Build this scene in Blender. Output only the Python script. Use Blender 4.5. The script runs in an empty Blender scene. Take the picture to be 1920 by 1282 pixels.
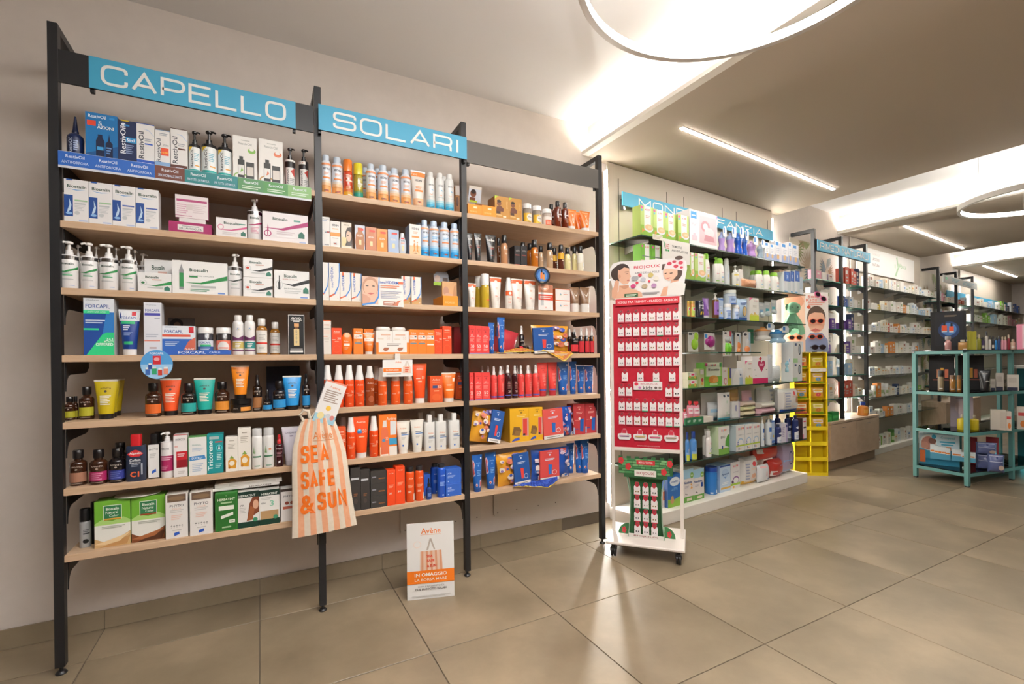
import bpy, math, random
from mathutils import Vector, Matrix
random.seed(7)
scene = bpy.context.scene
col = scene.collection
pi = math.pi
# ------------------------------------------------------------------ camera
cam_d = bpy.data.cameras.new('camera'); cam = bpy.data.objects.new('camera', cam_d); col.objects.link(cam)
scene.camera = cam
YAW, PITCH, ROLL = 0.488207, -0.001636, -0.01082
F = Vector((math.sin(YAW)*math.cos(PITCH), math.cos(YAW)*math.cos(PITCH), math.sin(PITCH)))
Rt = Vector((math.cos(YAW), -math.sin(YAW), 0)); Up = Rt.cross(F)
R2 = Rt*math.cos(ROLL)+Up*math.sin(ROLL); U2 = -Rt*math.sin(ROLL)+Up*math.cos(ROLL)
M3 = Matrix((R2, U2, -F)).transposed()
cam.matrix_world = Matrix.Translation((0.67928, -2.31451, 1.14004)) @ M3.to_4x4()
cam_d.sensor_width = 36; cam_d.lens = 885.16/1920*36; cam_d.shift_y = 35.78/1920; cam_d.clip_start = .05
# ------------------------------------------------------------------ world, exposure
w = bpy.data.worlds.new('world'); scene.world = w; w.use_nodes = True
bg = w.node_tree.nodes['Background']; bg.inputs[0].default_value = (1, .95, .9, 1); bg.inputs[1].default_value = .25
vs = scene.view_settings; vs.view_transform = 'Standard'; vs.look = 'None'; vs.gamma = 1; vs.exposure = -0.06
vs.use_curve_mapping = False
# ------------------------------------------------------------------ large area lights (unseen fill added to brighten the shop)
def area(name, loc, rot, sx, sy, power, colr=(1, .98, .955)):
    l = bpy.data.lights.new(name, 'AREA'); l.shape = 'RECTANGLE'; l.size = sx; l.size_y = sy; l.energy = power; l.color = colr
    o = bpy.data.objects.new(name, l); o.location = loc; o.rotation_euler = rot; col.objects.link(o); return o
area('ceiling_fill', (1.5, -1.75, 2.745), (0, 0, 0), 1.8, .6, 56)  # added overhead fill for the rack, outside the frame
area('up_fill', (1.3, -2.7, 2.3), (pi, 0, 0), 2.0, .3, 115)  # added upward fill to lift the high ceiling and upper wall
area('ceiling_fill', (4.0, -3.9, 2.53), (0, 0, 0), 2.0, .4, 14)  # added fill behind the viewpoint, no fixture here
area('ceiling_fill', (8.0, -3.4, 2.53), (0, 0, 0), 2.0, .4, 25)  # added fill for the far end, out of view
# ------------------------------------------------------------------ colours and materials
def lin(h):
    h = h.lstrip('#'); v = [int(h[i:i+2], 16)/255 for i in (0, 2, 4)]
    return tuple(x/12.92 if x <= .04045 else ((x+.055)/1.055)**2.4 for x in v)+(1,)
MATS = {}
def mat(c, rough=.45, metal=0, emit=0, coat=0, alpha=1):
    k = (c, rough, metal, emit, coat, alpha)
    if k in MATS: return MATS[k]
    m = bpy.data.materials.new('paint_'+c.strip('#')); m.use_nodes = True
    b = m.node_tree.nodes['Principled BSDF']; b.inputs['Base Color'].default_value = lin(c)
    b.inputs['Roughness'].default_value = rough; b.inputs['Metallic'].default_value = metal
    if coat: b.inputs['Coat Weight'].default_value = coat; b.inputs['Coat Roughness'].default_value = .08
    if emit: b.inputs['Emission Color'].default_value = lin(c); b.inputs['Emission Strength'].default_value = emit
    MATS[k] = m; return m
def plastic(c): return mat(c, .32, coat=.3)
def card(c): return mat(c, .5)
def glassy(c): return mat(c, .12, coat=.6)
def noise_mat(name, c1, c2, scale=3, rough=.5, detail=6, stretch=(1, 1, 1), bump=0, rand=0, c3=None, coat=0, rvar=0):
    m = bpy.data.materials.new(name); m.use_nodes = True; nt = m.node_tree; b = nt.nodes['Principled BSDF']
    tc = nt.nodes.new('ShaderNodeTexCoord'); mp = nt.nodes.new('ShaderNodeMapping'); mp.inputs['Scale'].default_value = stretch
    nz = nt.nodes.new('ShaderNodeTexNoise'); nz.inputs['Scale'].default_value = scale; nz.inputs['Detail'].default_value = detail; nz.inputs['Roughness'].default_value = .6
    rp = nt.nodes.new('ShaderNodeValToRGB'); rp.color_ramp.elements[0].color = lin(c1); rp.color_ramp.elements[1].color = lin(c2)
    rp.color_ramp.elements[0].position = .32; rp.color_ramp.elements[1].position = .7
    if c3: e = rp.color_ramp.elements.new(.5); e.color = lin(c3)
    L = nt.links.new; L(tc.outputs['Object'], mp.inputs['Vector'])
    if rand:
        oi = nt.nodes.new('ShaderNodeObjectInfo'); ml = nt.nodes.new('ShaderNodeVectorMath'); ml.operation = 'ADD'
        sc = nt.nodes.new('ShaderNodeMath'); sc.operation = 'MULTIPLY'; sc.inputs[1].default_value = 40
        L(oi.outputs['Random'], sc.inputs[0]); L(mp.outputs['Vector'], ml.inputs[0]); L(sc.outputs[0], ml.inputs[1]); L(ml.outputs[0], nz.inputs['Vector'])
    else: L(mp.outputs['Vector'], nz.inputs['Vector'])
    L(nz.outputs['Fac'], rp.inputs['Fac']); L(rp.outputs['Color'], b.inputs['Base Color'])
    b.inputs['Roughness'].default_value = rough
    if rvar:
        mr = nt.nodes.new('ShaderNodeMapRange'); mr.inputs['To Min'].default_value = rough-rvar; mr.inputs['To Max'].default_value = rough+rvar
        L(nz.outputs['Fac'], mr.inputs['Value']); L(mr.outputs[0], b.inputs['Roughness'])
    if coat: b.inputs['Coat Weight'].default_value = coat
    if bump:
        bp = nt.nodes.new('ShaderNodeBump'); bp.inputs['Strength'].default_value = bump; bp.inputs['Distance'].default_value = .002
        L(nz.outputs['Fac'], bp.inputs['Height']); L(bp.outputs[0], b.inputs['Normal'])
    return m
def glass_mat(name, tint, refl=1.45, rough=0):
    m = bpy.data.materials.new(name); m.use_nodes = True; nt = m.node_tree; nt.nodes.remove(nt.nodes['Principled BSDF'])
    o = nt.nodes['Material Output']; t = nt.nodes.new('ShaderNodeBsdfTransparent'); t.inputs[0].default_value = lin(tint)
    g = nt.nodes.new('ShaderNodeBsdfGlossy'); g.inputs['Roughness'].default_value = rough
    f = nt.nodes.new('ShaderNodeFresnel'); f.inputs[0].default_value = refl; x = nt.nodes.new('ShaderNodeMixShader')
    L = nt.links.new; L(f.outputs[0], x.inputs[0]); L(t.outputs[0], x.inputs[1]); L(g.outputs[0], x.inputs[2]); L(x.outputs[0], o.inputs[0])
    return m
# surfaces
M_WALL = noise_mat('wall_paint', '#dad0c8', '#dfd5cd', 14, .75, bump=.05)
M_CEIL = mat('#f3f2f2', .85)
M_WALLD = mat('#6d6156', .8)
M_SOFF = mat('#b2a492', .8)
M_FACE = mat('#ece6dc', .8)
M_TILE = noise_mat('stone_tile', '#766853', '#9b8970', 2.2, .42, 10, rand=1, c3='#867761', rvar=.1)
M_GROUT = mat('#6e6355', .8)
M_BASE = noise_mat('baseboard_tile', '#85775f', '#a09079', 2.5, .45, 8, rand=1)
M_OAK = noise_mat('light_oak', '#bd9c7c', '#cfb193', 5, .5, 8, stretch=(1.2, 12, 12), bump=.04)
M_BLACK = mat('#1d1d1f', .42)
M_GREYP = mat('#57534f', .45)
M_BLUE = mat('#3fa3c9', .45)
M_WHITE = mat('#efebe4', .4)
M_PANEL = mat('#c9bcac', .5)
M_LED = mat('#fffaf2', .5, emit=120)
M_RING = mat('#fffaf3', .5, emit=34)
M_COVE = mat('#fff9f0', .5, emit=75)
M_GLASS = glass_mat('shelf_glass', '#eef6f1', 1.5)
M_GEDGE = mat('#2f4a40', .15)
M_CLEAR = glass_mat('clear_plastic', '#eef2f4', 1.3, .1)
M_STEEL = mat('#9a9a98', .3, metal=1)
# ------------------------------------------------------------------ mesh builder
class MB:
    def __init__(s): s.v = []; s.f = []; s.m = []; s.sm = []
    def add(s, vs, fs, mi=0, smooth=False):
        b = len(s.v); s.v += [tuple(x) for x in vs]
        for f in fs: s.f.append(tuple(i+b for i in f)); s.m.append(mi); s.sm.append(smooth)
        return s
    def box(s, x0, x1, y0, y1, z0, z1, mi=0, ch=0):
        if ch <= 0:
            v = [(x0, y0, z0), (x1, y0, z0), (x1, y1, z0), (x0, y1, z0), (x0, y0, z1), (x1, y0, z1), (x1, y1, z1), (x0, y1, z1)]
            return s.add(v, [(0, 3, 2, 1), (4, 5, 6, 7), (0, 1, 5, 4), (1, 2, 6, 5), (2, 3, 7, 6), (3, 0, 4, 7)], mi)
        c = ch; v = []
        for z, k in ((z0, c), (z0+c, 0), (z1-c, 0), (z1, c)):
            v += [(x0+k, y0+k, z), (x1-k, y0+k, z), (x1-k, y1-k, z), (x0+k, y1-k, z)]
        fs = [(3, 2, 1, 0), (12, 13, 14, 15)]
        for r in range(3):
            for i in range(4): j = (i+1) % 4; fs.append((r*4+i, r*4+j, r*4+4+j, r*4+4+i))
        return s.add(v, fs, mi)
    def lathe(s, prof, n=16, mi=0, cx=0, cy=0, cap=True, smooth=True, sx=1, sy=1):
        v = []; fs = []
        for r, z in prof:
            for i in range(n):
                a = 2*pi*i/n; v.append((cx+r*sx*math.cos(a), cy+r*sy*math.sin(a), z))
        for k in range(len(prof)-1):
            for i in range(n):
                j = (i+1) % n; fs.append((k*n+i, k*n+j, (k+1)*n+j, (k+1)*n+i))
        if cap: fs.append(tuple(reversed(range(n)))); fs.append(tuple((len(prof)-1)*n+i for i in range(n)))
        return s.add(v, fs, mi, smooth)
    def loft(s, rings, mi=0, smooth=True, cap=True):
        n = len(rings[0]); v = [p for r in rings for p in r]; fs = []
        for k in range(len(rings)-1):
            for i in range(n):
                j = (i+1) % n; fs.append((k*n+i, k*n+j, (k+1)*n+j, (k+1)*n+i))
        if cap: fs.append(tuple(reversed(range(n)))); fs.append(tuple((len(rings)-1)*n+i for i in range(n)))
        return s.add(v, fs, mi, smooth)
    def prism(s, pts, y0, y1, mi=0, ax='y'):
        n = len(pts); g = (lambda a, b, c: (a, c, b)) if ax == 'y' else ((lambda a, b, c: (c, a, b)) if ax == 'x' else (lambda a, b, c: (a, b, c)))
        v = [g(a, b, y0) for a, b in pts]+[g(a, b, y1) for a, b in pts]
        fs = [tuple(range(n)), tuple(reversed(range(n, 2*n)))]+[(i, i+n, (i+1) % n+n, (i+1) % n) for i in range(n)]
        return s.add(v, fs, mi)
    def tube(s, path, r, n=8, mi=0, closed=False):
        P = [Vector(p) for p in path]; rings = []
        for i, p in enumerate(P):
            a = P[i-1] if (i or closed) else p; b = P[(i+1) % len(P)] if (i < len(P)-1 or closed) else p
            t = (b-a).normalized(); u = t.cross(Vector((0, 0, 1)))
            if u.length < 1e-3: u = t.cross(Vector((0, 1, 0)))
            u.normalize(); w_ = t.cross(u)
            rings.append([tuple(p+u*r*math.cos(2*pi*k/n)+w_*r*math.sin(2*pi*k/n)) for k in range(n)])
        if closed: rings.append(rings[0])
        return s.loft(rings, mi, True, not closed)
    def mesh(s, name, mats):
        me = bpy.data.meshes.new(name); me.from_pydata(s.v, [], s.f)
        for m in mats: me.materials.append(m)
        if len(mats) > 1: me.polygons.foreach_set('material_index', s.m)
        if any(s.sm):
            me.polygons.foreach_set('use_smooth', s.sm); me.set_sharp_from_angle(angle=.7)
        me.update(); return me
    def build(s, name, mats, parent=None, loc=None, rz=0):
        if not isinstance(mats, (list, tuple)): mats = [mats]
        return link(name, s.mesh(name, mats), parent, loc, rz)
def link(name, data, parent=None, loc=None, rz=0):
    o = bpy.data.objects.new(name, data); col.objects.link(o)
    if parent: o.parent = parent
    if loc: o.location = loc
    if rz: o.rotation_euler[2] = rz
    return o
USED = {}
def tag(o, label=None, cat=None, group=None, kind=None):
    if label:
        if label in USED and not group: print('DUP LABEL', label)
        USED[label] = 1; o['label'] = label
    if cat: o['category'] = cat
    if group: o['group'] = group
    if kind: o['kind'] = kind
    return o
def empty(name, loc=(0, 0, 0), rz=0, label=None, cat=None, group=None):
    o = bpy.data.objects.new(name, None); o.empty_display_size = .05; col.objects.link(o); o.location = loc; o.rotation_euler[2] = rz
    return tag(o, label, cat, group)
# ------------------------------------------------------------------ lettering
TXT = {}
def text_mesh(t, bold=0):
    """flat text normalised to width 1 x height 1; returns verts, faces, aspect"""
    k = (t, bold)
    if k in TXT: return TXT[k]
    c = bpy.data.curves.new('txt', 'FONT'); c.body = t; c.resolution_u = 2; c.offset = bold; c.size = 1
    o = bpy.data.objects.new('txt', c); col.objects.link(o)
    me = bpy.data.meshes.new_from_object(o, depsgraph=bpy.context.evaluated_depsgraph_get())
    vs_ = [v.co[:2] for v in me.vertices]; fs = [tuple(p.vertices) for p in me.polygons]
    bpy.data.objects.remove(o); bpy.data.curves.remove(c); bpy.data.meshes.remove(me)
    if not vs_: TXT[k] = ([], [], 1); return TXT[k]
    x0 = min(v[0] for v in vs_); x1 = max(v[0] for v in vs_); y0 = min(v[1] for v in vs_); y1 = max(v[1] for v in vs_)
    W = x1-x0 or 1; H = y1-y0 or 1
    TXT[k] = ([((a-x0)/W-.5, (b-y0)/H-.5) for a, b in vs_], fs, W/H); return TXT[k]
# wide technical letters as stroked paths; corner radius per corner point (x, y, r)
r_ = .32
LET = {'C': [[(1, .7, 0), (1, 1, r_), (0, 1, r_), (0, 0, r_), (1, 0, r_), (1, .3, 0)]],
 'A': [[(0, 0, 0), (.5, 1, 0), (1, 0, 0)], [(.2, .3, 0), (.8, .3, 0)]],
 'P': [[(0, 0, 0), (0, 1, 0), (1, 1, .28), (1, .4, .28), (0, .4, 0)]],
 'E': [[(1, 1, 0), (0, 1, 0), (0, 0, 0), (1, 0, 0)], [(0, .52, 0), (.92, .52, 0)]],
 'F': [[(1, 1, 0), (0, 1, 0), (0, 0, 0)], [(0, .5, 0), (.9, .5, 0)]],
 'L': [[(0, 1, 0), (0, 0, 0), (1, 0, 0)]],
 'O': [[(.5, 1, 0), (0, 1, r_), (0, 0, r_), (1, 0, r_), (1, 1, r_), (.5, 1, 0)]],
 'S': [[(1, .74, 0), (1, 1, .24), (0, 1, .24), (0, .52, .24), (1, .52, .24), (1, 0, .24), (0, 0, .24), (0, .26, 0)]],
 'R': [[(0, 0, 0), (0, 1, 0), (1, 1, .28), (1, .42, .28), (0, .42, 0)], [(.55, .42, 0), (.96, .42, .2), (.96, 0, 0)]],
 'I': [[(.5, 0, 0), (.5, 1, 0)]], 'M': [[(0, 0, 0), (0, 1, 0), (.5, .2, 0), (1, 1, 0), (1, 0, 0)]],
 'N': [[(0, 0, 0), (0, 1, 0), (1, 0, 0), (1, 1, 0)]], 'D': [[(0, 0, 0), (0, 1, 0), (1, 1, r_), (1, 0, r_), (0, 0, 0)]],
 'Z': [[(0, 1, 0), (1, 1, 0), (0, 0, 0), (1, 0, 0)]], 'U': [[(0, 1, 0), (0, 0, r_), (1, 0, r_), (1, 1, 0)]], 'T': [[(0, 1, 0), (1, 1, 0)], [(.5, 1, 0), (.5, 0, 0)]]}
def ribbon(pts, t):
    P = [Vector((a, b)) for a, b in pts]; L = []; Rr = []
    for i, p in enumerate(P):
        d1 = (p-P[i-1]).normalized() if i else None; d2 = (P[i+1]-p).normalized() if i < len(P)-1 else None
        d1 = d1 or d2; d2 = d2 or d1; n1 = Vector((-d1.y, d1.x)); n2 = Vector((-d2.y, d2.x)); n = n1+n2
        n = n1 if n.length < .2 else n.normalized(); k = min(1/max(.35, n.dot(n1)), 2.2)
        L.append(p+n*t/2*k); Rr.append(p-n*t/2*k)
    return L, Rr
def stroke_text(text, x0, x1, z0, z1, y, thick, gap=.28, depth=.002):
    """letters in the xz plane facing -y, thickness along y"""
    widths = {'I': .12, 'M': 1.15}; tot = 0; H = z1-z0
    adv = [(.45 if c == ' ' else widths.get(c, 1)) for c in text]; tot = sum(adv)+gap*(len(text)-1)
    u = (x1-x0)/tot; x = x0; b = MB()
    for c, a in zip(text, adv):
        for pi_, path in enumerate(LET.get(c, [])):
            y0_ = y-.0004*pi_
            sc = lambda p: (x+p[0]*a*u, z0+thick/2+p[1]*(H-thick))
            pts = []
            for i, p in enumerate(path):
                q = Vector(sc(p))
                if p[2] and 0 < i < len(path)-1:
                    A = Vector(sc(path[i-1])); C = Vector(sc(path[i+1])); rr = p[2]*H
                    r1 = min(rr, (A-q).length*.5); r2 = min(rr, (C-q).length*.5); s0 = q+(A-q).normalized()*r1; s1 = q+(C-q).normalized()*r2
                    for k in range(6):
                        t = k/5; pts.append(tuple(s0*(1-t)**2+q*2*t*(1-t)+s1*t*t))
                else: pts.append(tuple(q))
            q2 = [pts[0]]
            for p in pts[1:]:
                if (Vector(p)-Vector(q2[-1])).length > 1e-5: q2.append(p)
            Lf, Rg = ribbon(q2, thick)
            for i in range(len(q2)-1):
                v = [(Lf[i].x, y0_, Lf[i].y), (Lf[i+1].x, y0_, Lf[i+1].y), (Rg[i+1].x, y0_, Rg[i+1].y), (Rg[i].x, y0_, Rg[i].y)]
                b.add(v+[(p[0], y+depth, p[2]) for p in v], [(0, 1, 2, 3), (0, 4, 5, 1), (3, 2, 6, 7)])
        x += (a+gap)*u
    return b
# ------------------------------------------------------------------ flat print on package fronts
def R(u0, v0, u1, v1, c): return ('r', u0, v0, u1, v1, c)
def T(t, u, v, wu, hv, c, rot=0, bold=.01): return ('t', t, u, v, wu, hv, c, rot, bold)
def C(u, v, ru, rv, c): return ('c', u, v, ru, rv, c)
def P(pts, c): return ('p', pts, c)
def Ln(u0, v0, u1, v1, n, c): return ('l', u0, v0, u1, v1, n, c)
def Hv(t, u, v, wu, hv, c, W_, H_, th=.24): return ('h', t, u, v, wu, hv, c, W_, H_, th)
def clip(pts, a, side):
    out = []
    for i, p_ in enumerate(pts):
        q = pts[i-1]; ip = (p_[0]-a)*side >= 0; iq = (q[0]-a)*side >= 0
        if ip != iq: t = (a-q[0])/(p_[0]-q[0]); out.append((a, q[1]+(p_[1]-q[1])*t))
        if ip: out.append(p_)
    return out
def print_mesh(decals, surf, nx=1):
    """decals in (u,v) of the front; surf(u, v, lift) -> point. Returns MB and material list"""
    b = MB(); cols = []
    def ci(c):
        if c not in cols: cols.append(c)
        return cols.index(c)
    def poly(pts, e, c):
        if nx == 1: b.add([surf(u, v, e) for u, v in pts], [tuple(range(len(pts)))], ci(c)); return
        lo = min(p_[0] for p_ in pts); hi = max(p_[0] for p_ in pts); m = max(1, math.ceil((hi-lo)*nx*1.2))
        for j in range(m):
            q = clip(clip(pts, lo+(hi-lo)*j/m, 1), lo+(hi-lo)*(j+1)/m, -1)
            if len(q) > 2: b.add([surf(u, v, e) for u, v in q], [tuple(range(len(q)))], ci(c))
    for k, d in enumerate(decals):
        e = .00035+k*.00012
        if d[0] in 'rl':
            rects = []
            if d[0] == 'r': rects = [d[1:5]]; c = d[5]
            else:
                _, u0, v0, u1, v1, n, c = d; hh = (v1-v0)/(2*n-1) if n > 1 else (v1-v0)
                for i in range(n):
                    f = 1-((i*37) % 5)*.07; rects.append((u0, v1-hh*(2*i+1), u0+(u1-u0)*f, v1-hh*2*i))
            for u0, v0, u1, v1 in rects:
                for j in range(nx):
                    a0 = u0+(u1-u0)*j/nx; a1 = u0+(u1-u0)*(j+1)/nx
                    b.add([surf(a0, v0, e), surf(a1, v0, e), surf(a1, v1, e), surf(a0, v1, e)], [(0, 1, 2, 3)], ci(c))
        elif d[0] == 'c':
            _, u, v, ru, rv, c = d; n = 18
            if nx > 1 and ru > .06: poly([(u+ru*math.cos(2*pi*i/n), v+rv*math.sin(2*pi*i/n)) for i in range(n)], e, c)
            else: b.add([surf(u, v, e)]+[surf(u+ru*math.cos(2*pi*i/n), v+rv*math.sin(2*pi*i/n), e) for i in range(n)], [(0, i+1, (i+1) % n+1) for i in range(n)], ci(c))
        elif d[0] == 'p':
            poly(d[1], e, d[2])
        elif d[0] == 'h':
            _, t, u, v, wu, hv, c, W_, H_, th = d; hm = hv*H_; wm = wu*W_
            q = stroke_text(t, -wm/2+th*hm/2, wm/2-th*hm/2, -hm/2, hm/2, 0, th*hm, .85)
            for f in q.f:
                if all(abs(q.v[i][1]) < .0015 for i in f) and len(set(f)) == 4: b.add([surf(u+q.v[i][0]/W_, v+q.v[i][2]/H_, e-q.v[i][1]) for i in f], [(0, 1, 2, 3)], ci(c))
        elif d[0] == 't':
            _, t, u, v, wu, hv, c, rot, bold = d; vs_, fs, asp = text_mesh(t, bold)
            if rot: pts = [surf(u-y*wu, v+x*hv, e) for x, y in vs_]
            else: pts = [surf(u+x*wu, v+y*hv, e) for x, y in vs_]
            b.add(pts, fs, ci(c))
    return b, [mat(c, .45) for c in cols]
# ------------------------------------------------------------------ package shapes: each returns [(part name, mesh builder, materials)], front mapping, front columns
def cyl_surf(rf, h0, h1, span=.82):
    def s(u, v, e):
        z = h0+v*(h1-h0); r = rf(z)+e; a = (u-.5)*pi*span; return (r*math.sin(a), -r*math.cos(a), z)
    return s
def k_box(w, h, st):
    d = st.get('d', .05); b = MB(); b.box(-w/2, w/2, -d/2, d/2, 0, h, 0, min(.0012, w*.04))
    return [('body', b, [card(st.get('sc', st['c']))])], (lambda u, v, e: ((u-.5)*w, -d/2-e, v*h)), 1, d
def k_can(w, h, st):
    r = w/2; hb = h*st.get('hb', .78); b = MB()
    b.lathe([(r*.94, 0), (r, .004), (r, hb), (r*.97, hb+h*.02), (r*.86, hb+h*.05), (r*.66, hb+h*.07)], 20)
    c = MB(); ct = st.get('cr', .68)
    c.lathe([(r*ct, hb+h*.055), (r*ct, h*.965), (r*ct*.93, h*.99), (r*ct*.6, h)], 18)
    if st.get('slant'): c.lathe([(r*.2, h*.99), (r*.15, h*1.0)], 8)
    out = [('body', b, [plastic(st['c'])]), ('cap', c, [plastic(st.get('cap', '#e8e8ea'))])]
    return out, cyl_surf(lambda z: r, .002, hb), 10, w
def k_mist(w, h, st):
    r = w/2; hb = h*st.get('hb', .64); b = MB()
    b.lathe([(r*.92, 0), (r, .004), (r, hb*.96), (r*.97, hb), (r*.86, hb+h*.02)], 20)
    c = MB(); c.lathe([(r*.92, hb+h*.012), (r*.9, hb+h*.05), (r*.62, h*.86), (r*.56, h*.97), (r*.48, h)], 18)
    return [('body', b, [st.get('m', plastic)(st['c'])]), ('cap', c, [plastic(st.get('cap', '#f1efec'))])], cyl_surf(lambda z: r, .002, hb), 10, w
def k_pump(w, h, st):
    r = w/2; hb = h*st.get('hb', .7); b = MB()
    b.lathe([(r*.93, 0), (r, .004), (r, hb*.97), (r*.95, hb), (r*.6, hb+h*.015), (r*.42, hb+h*.02)], 20)
    p = MB(); p.lathe([(r*.45, hb+h*.015), (r*.45, hb+h*.07), (r*.38, hb+h*.075), (r*.38, hb+h*.12), (r*.18, hb+h*.125), (r*.18, h*.95)], 14)
    a = st.get('na', -2.2); dx, dy = math.cos(a), math.sin(a); zt = h*.975
    p.lathe([(r*.42, h*.945), (r*.46, h*.96), (r*.44, h*.985), (r*.3, h)], 12)
    p.tube([(0, 0, zt), (dx*r*.6, dy*r*.6, zt), (dx*r*.95, dy*r*.95, zt-.004)], r*.15, 8)
    out = [('body', b, [plastic(st['c'])]), ('pump', p, [plastic(st.get('cap', '#f2f0ee'))])]
    if st.get('ring'):
        g = MB(); g.lathe([(r*1.012, hb*.86), (r*1.012, hb*.97)], 20, cap=False); out.append(('band', g, [mat('#b9b9bb', .18, metal=1)]))
    return out, cyl_surf(lambda z: r, .002, hb), 10, w
def k_bottle(w, h, st):
    r = w/2; hb = h*st.get('hb', .66); cr = st.get('cr', .62); ch = st.get('ch', .76); b = MB(); nk = st.get('nk', cr*.8)
    b.lathe([(r*.93, 0), (r, .004), (r, hb*.92), (r*.96, hb*.97), (r*.82, hb+h*.02), (r*nk, hb+h*.05), (r*nk, h*ch+.002)], 20)
    c = MB(); c.lathe([(r*cr*st.get('ct', .92), h*ch), (r*cr, h*(ch+.02)), (r*cr*st.get('cu', 1), h*.985), (r*cr*.9*st.get('cu', 1), h)], 18)
    return [('body', b, [st.get('m', glassy)(st['c'])]), ('cap', c, [plastic(st.get('cap', '#17130f'))])], cyl_surf(lambda z: r, .002, hb), 10, w
def k_jar(w, h, st):
    r = w/2; hb = h*st.get('hb', .74); b = MB()
    b.lathe([(r*.94, 0), (r*.98, .004), (r*.98, hb*.93), (r*.85, hb), (r*.85, hb+.004)], 22)
    c = MB(); cr = st.get('cr', .97); c.lathe([(r*cr, hb), (r*cr, h*.97), (r*cr*.94, h)], 22)
    return [('body', b, [st.get('m', plastic)(st['c'])]), ('lid', c, [plastic(st.get('cap', '#f3f1ef'))])], cyl_surf(lambda z: r*.98, .002, hb*.93), 10, w
def k_cone(w, h, st):
    r = w/2; hb = h*.52; b = MB(); b.lathe([(r*.93, 0), (r, .004), (r, hb*.9), (r*.93, hb*1.0), (r*.7, hb*1.08), (r*.4, hb*1.15)], 20)
    c = MB(); c.lathe([(r*.42, hb*1.12), (r*.42, hb*1.24), (r*.34, hb*1.3), (r*.26, h*.8), (r*.16, h*.94), (r*.1, h)], 14)
    return [('body', b, [plastic(st['c'])]), ('nozzle', c, [plastic(st['cap'])])], cyl_surf(lambda z: r, .002, hb), 10, w
def k_spray(w, h, st):
    r = w/2; hb = h*st.get('hb', .68); b = MB(); b.lathe([(r*.93, 0), (r, .004), (r, hb*.94), (r*.8, hb*1.0), (r*.42, hb*1.03)], 18)
    c = MB(); c.lathe([(r*.5, hb*1.01), (r*.5, h*.82), (r*.36, h*.84), (r*.34, h*.95), (r*.28, h)], 14); c.box(-r*.1, r*.1, -r*.62, 0, h*.87, h*.94)
    return [('body', b, [st.get('m', glassy)(st['c'])]), ('sprayer', c, [plastic(st.get('cap', '#15120f'))])], cyl_surf(lambda z: r, .002, hb), 10, w
def k_drop(w, h, st):
    r = w/2; b = MB(); b.lathe([(r*.94, 0), (r, .003), (r, h*.5), (r*.4, h*.58)], 16); c = MB(); c.lathe([(r*.45, h*.57), (r*.45, h*.74), (r*.28, h*.76), (r*.3, h*.93), (r*.15, h)], 12)
    return [('body', b, [glassy(st['c'])]), ('dropper', c, [plastic(st['cap'])])], cyl_surf(lambda z: r, .002, h*.5), 8, w
def k_tube(w, h, st):
    n = 20; zc = h*st.get('ch', .13); cw = w*st.get('cw', .33); b = MB(); rings = []
    def hw(v): return cw+(w/2-cw)*v
    def hd(v): return (cw*.92)*(1-v**1.6)+.0015
    for v in (0, .15, .3, .45, .6, .75, .88, .95, 1):
        z = zc+(h*.965-zc)*v; rings.append([(hw(v)*math.cos(2*pi*i/n), hd(v)*math.sin(2*pi*i/n), z) for i in range(n)])
    b.loft(rings)
    c = MB(); c.lathe([(cw*.94, 0), (cw*.98, .003), (cw*.98, zc+.002)], 18, sy=.94)
    k = MB(); k.box(-w/2, w/2, -.0018, .0018, h*.955, h)
    def s(u, v, e):
        x = 2*u-1; return (x*hw(v), -hd(v)*math.sqrt(max(0, 1-x*x*.96))-e*1.5, zc+(h*.965-zc)*v)
    return [('body', b, [plastic(st['c'])]), ('cap', c, [plastic(st.get('cap', '#f0eeec'))]), ('crimp', k, [plastic(st.get('crimp', st['c']))])], s, 8, max(.03, w*.62)
def k_oval(w, h, st):
    n = 20; b = MB(); rings = []; hb = h*st.get('hb', .8); D = w*.28
    pr = [(0, .72), (.03, .8), (.3, .98), (.55, 1), (.8, .9), (.95, .66), (1, .5)]
    for t, k in pr: rings.append([(w/2*k*math.cos(2*pi*i/n), D*k*math.sin(2*pi*i/n), hb*t) for i in range(n)])
    b.loft(rings); c = MB(); c.loft([[(w*.26*k*math.cos(2*pi*i/n), D*.55*k*math.sin(2*pi*i/n), z) for i in range(n)] for z, k in ((hb*.99, 1), (h*.95, .95), (h, .7))])
    def kk(t):
        for (a, ka), (q, kq) in zip(pr, pr[1:]):
            if a <= t <= q: return ka+(kq-ka)*(t-a)/(q-a)
        return .5
    def s(u, v, e):
        x = 2*u-1; k = kk(v); return (x*w/2*k*.97, -D*k*math.sqrt(max(0, 1-x*x*.92))-e*2, hb*v)
    return [('body', b, [plastic(st['c'])]), ('cap', c, [plastic(st.get('cap', st['c']))])], s, 8, w*.56
def sup(w, d, n=24, p=4):
    o = []
    for i in range(n):
        a = 2*pi*i/n; c, s = math.cos(a), math.sin(a); o.append((w/2*math.copysign(abs(c)**(2/p), c), d/2*math.copysign(abs(s)**(2/p), s)))
    return o
def k_flat(w, h, st):
    d = st.get('d', .04); hb = h*st.get('hb', .74); b = MB(); rings = []
    for z, k in ((0, .95), (.003, 1), (hb*.95, 1), (hb, .93)): rings.append([(x*k, y*k, z) for x, y in sup(w, d)])
    b.loft(rings); c = MB(); cw = st.get('cr', .55)
    c.loft([[(x*k, y*k, z) for x, y in sup(w*cw, d*.8)] for z, k in ((hb-.002, 1), (h*.97, 1), (h, .92))])
    return [('body', b, [plastic(st['c'])]), ('cap', c, [plastic(st['cap'])])], (lambda u, v, e: ((u-.5)*w*.98, -d/2-e, v*hb)), 1, d
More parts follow.
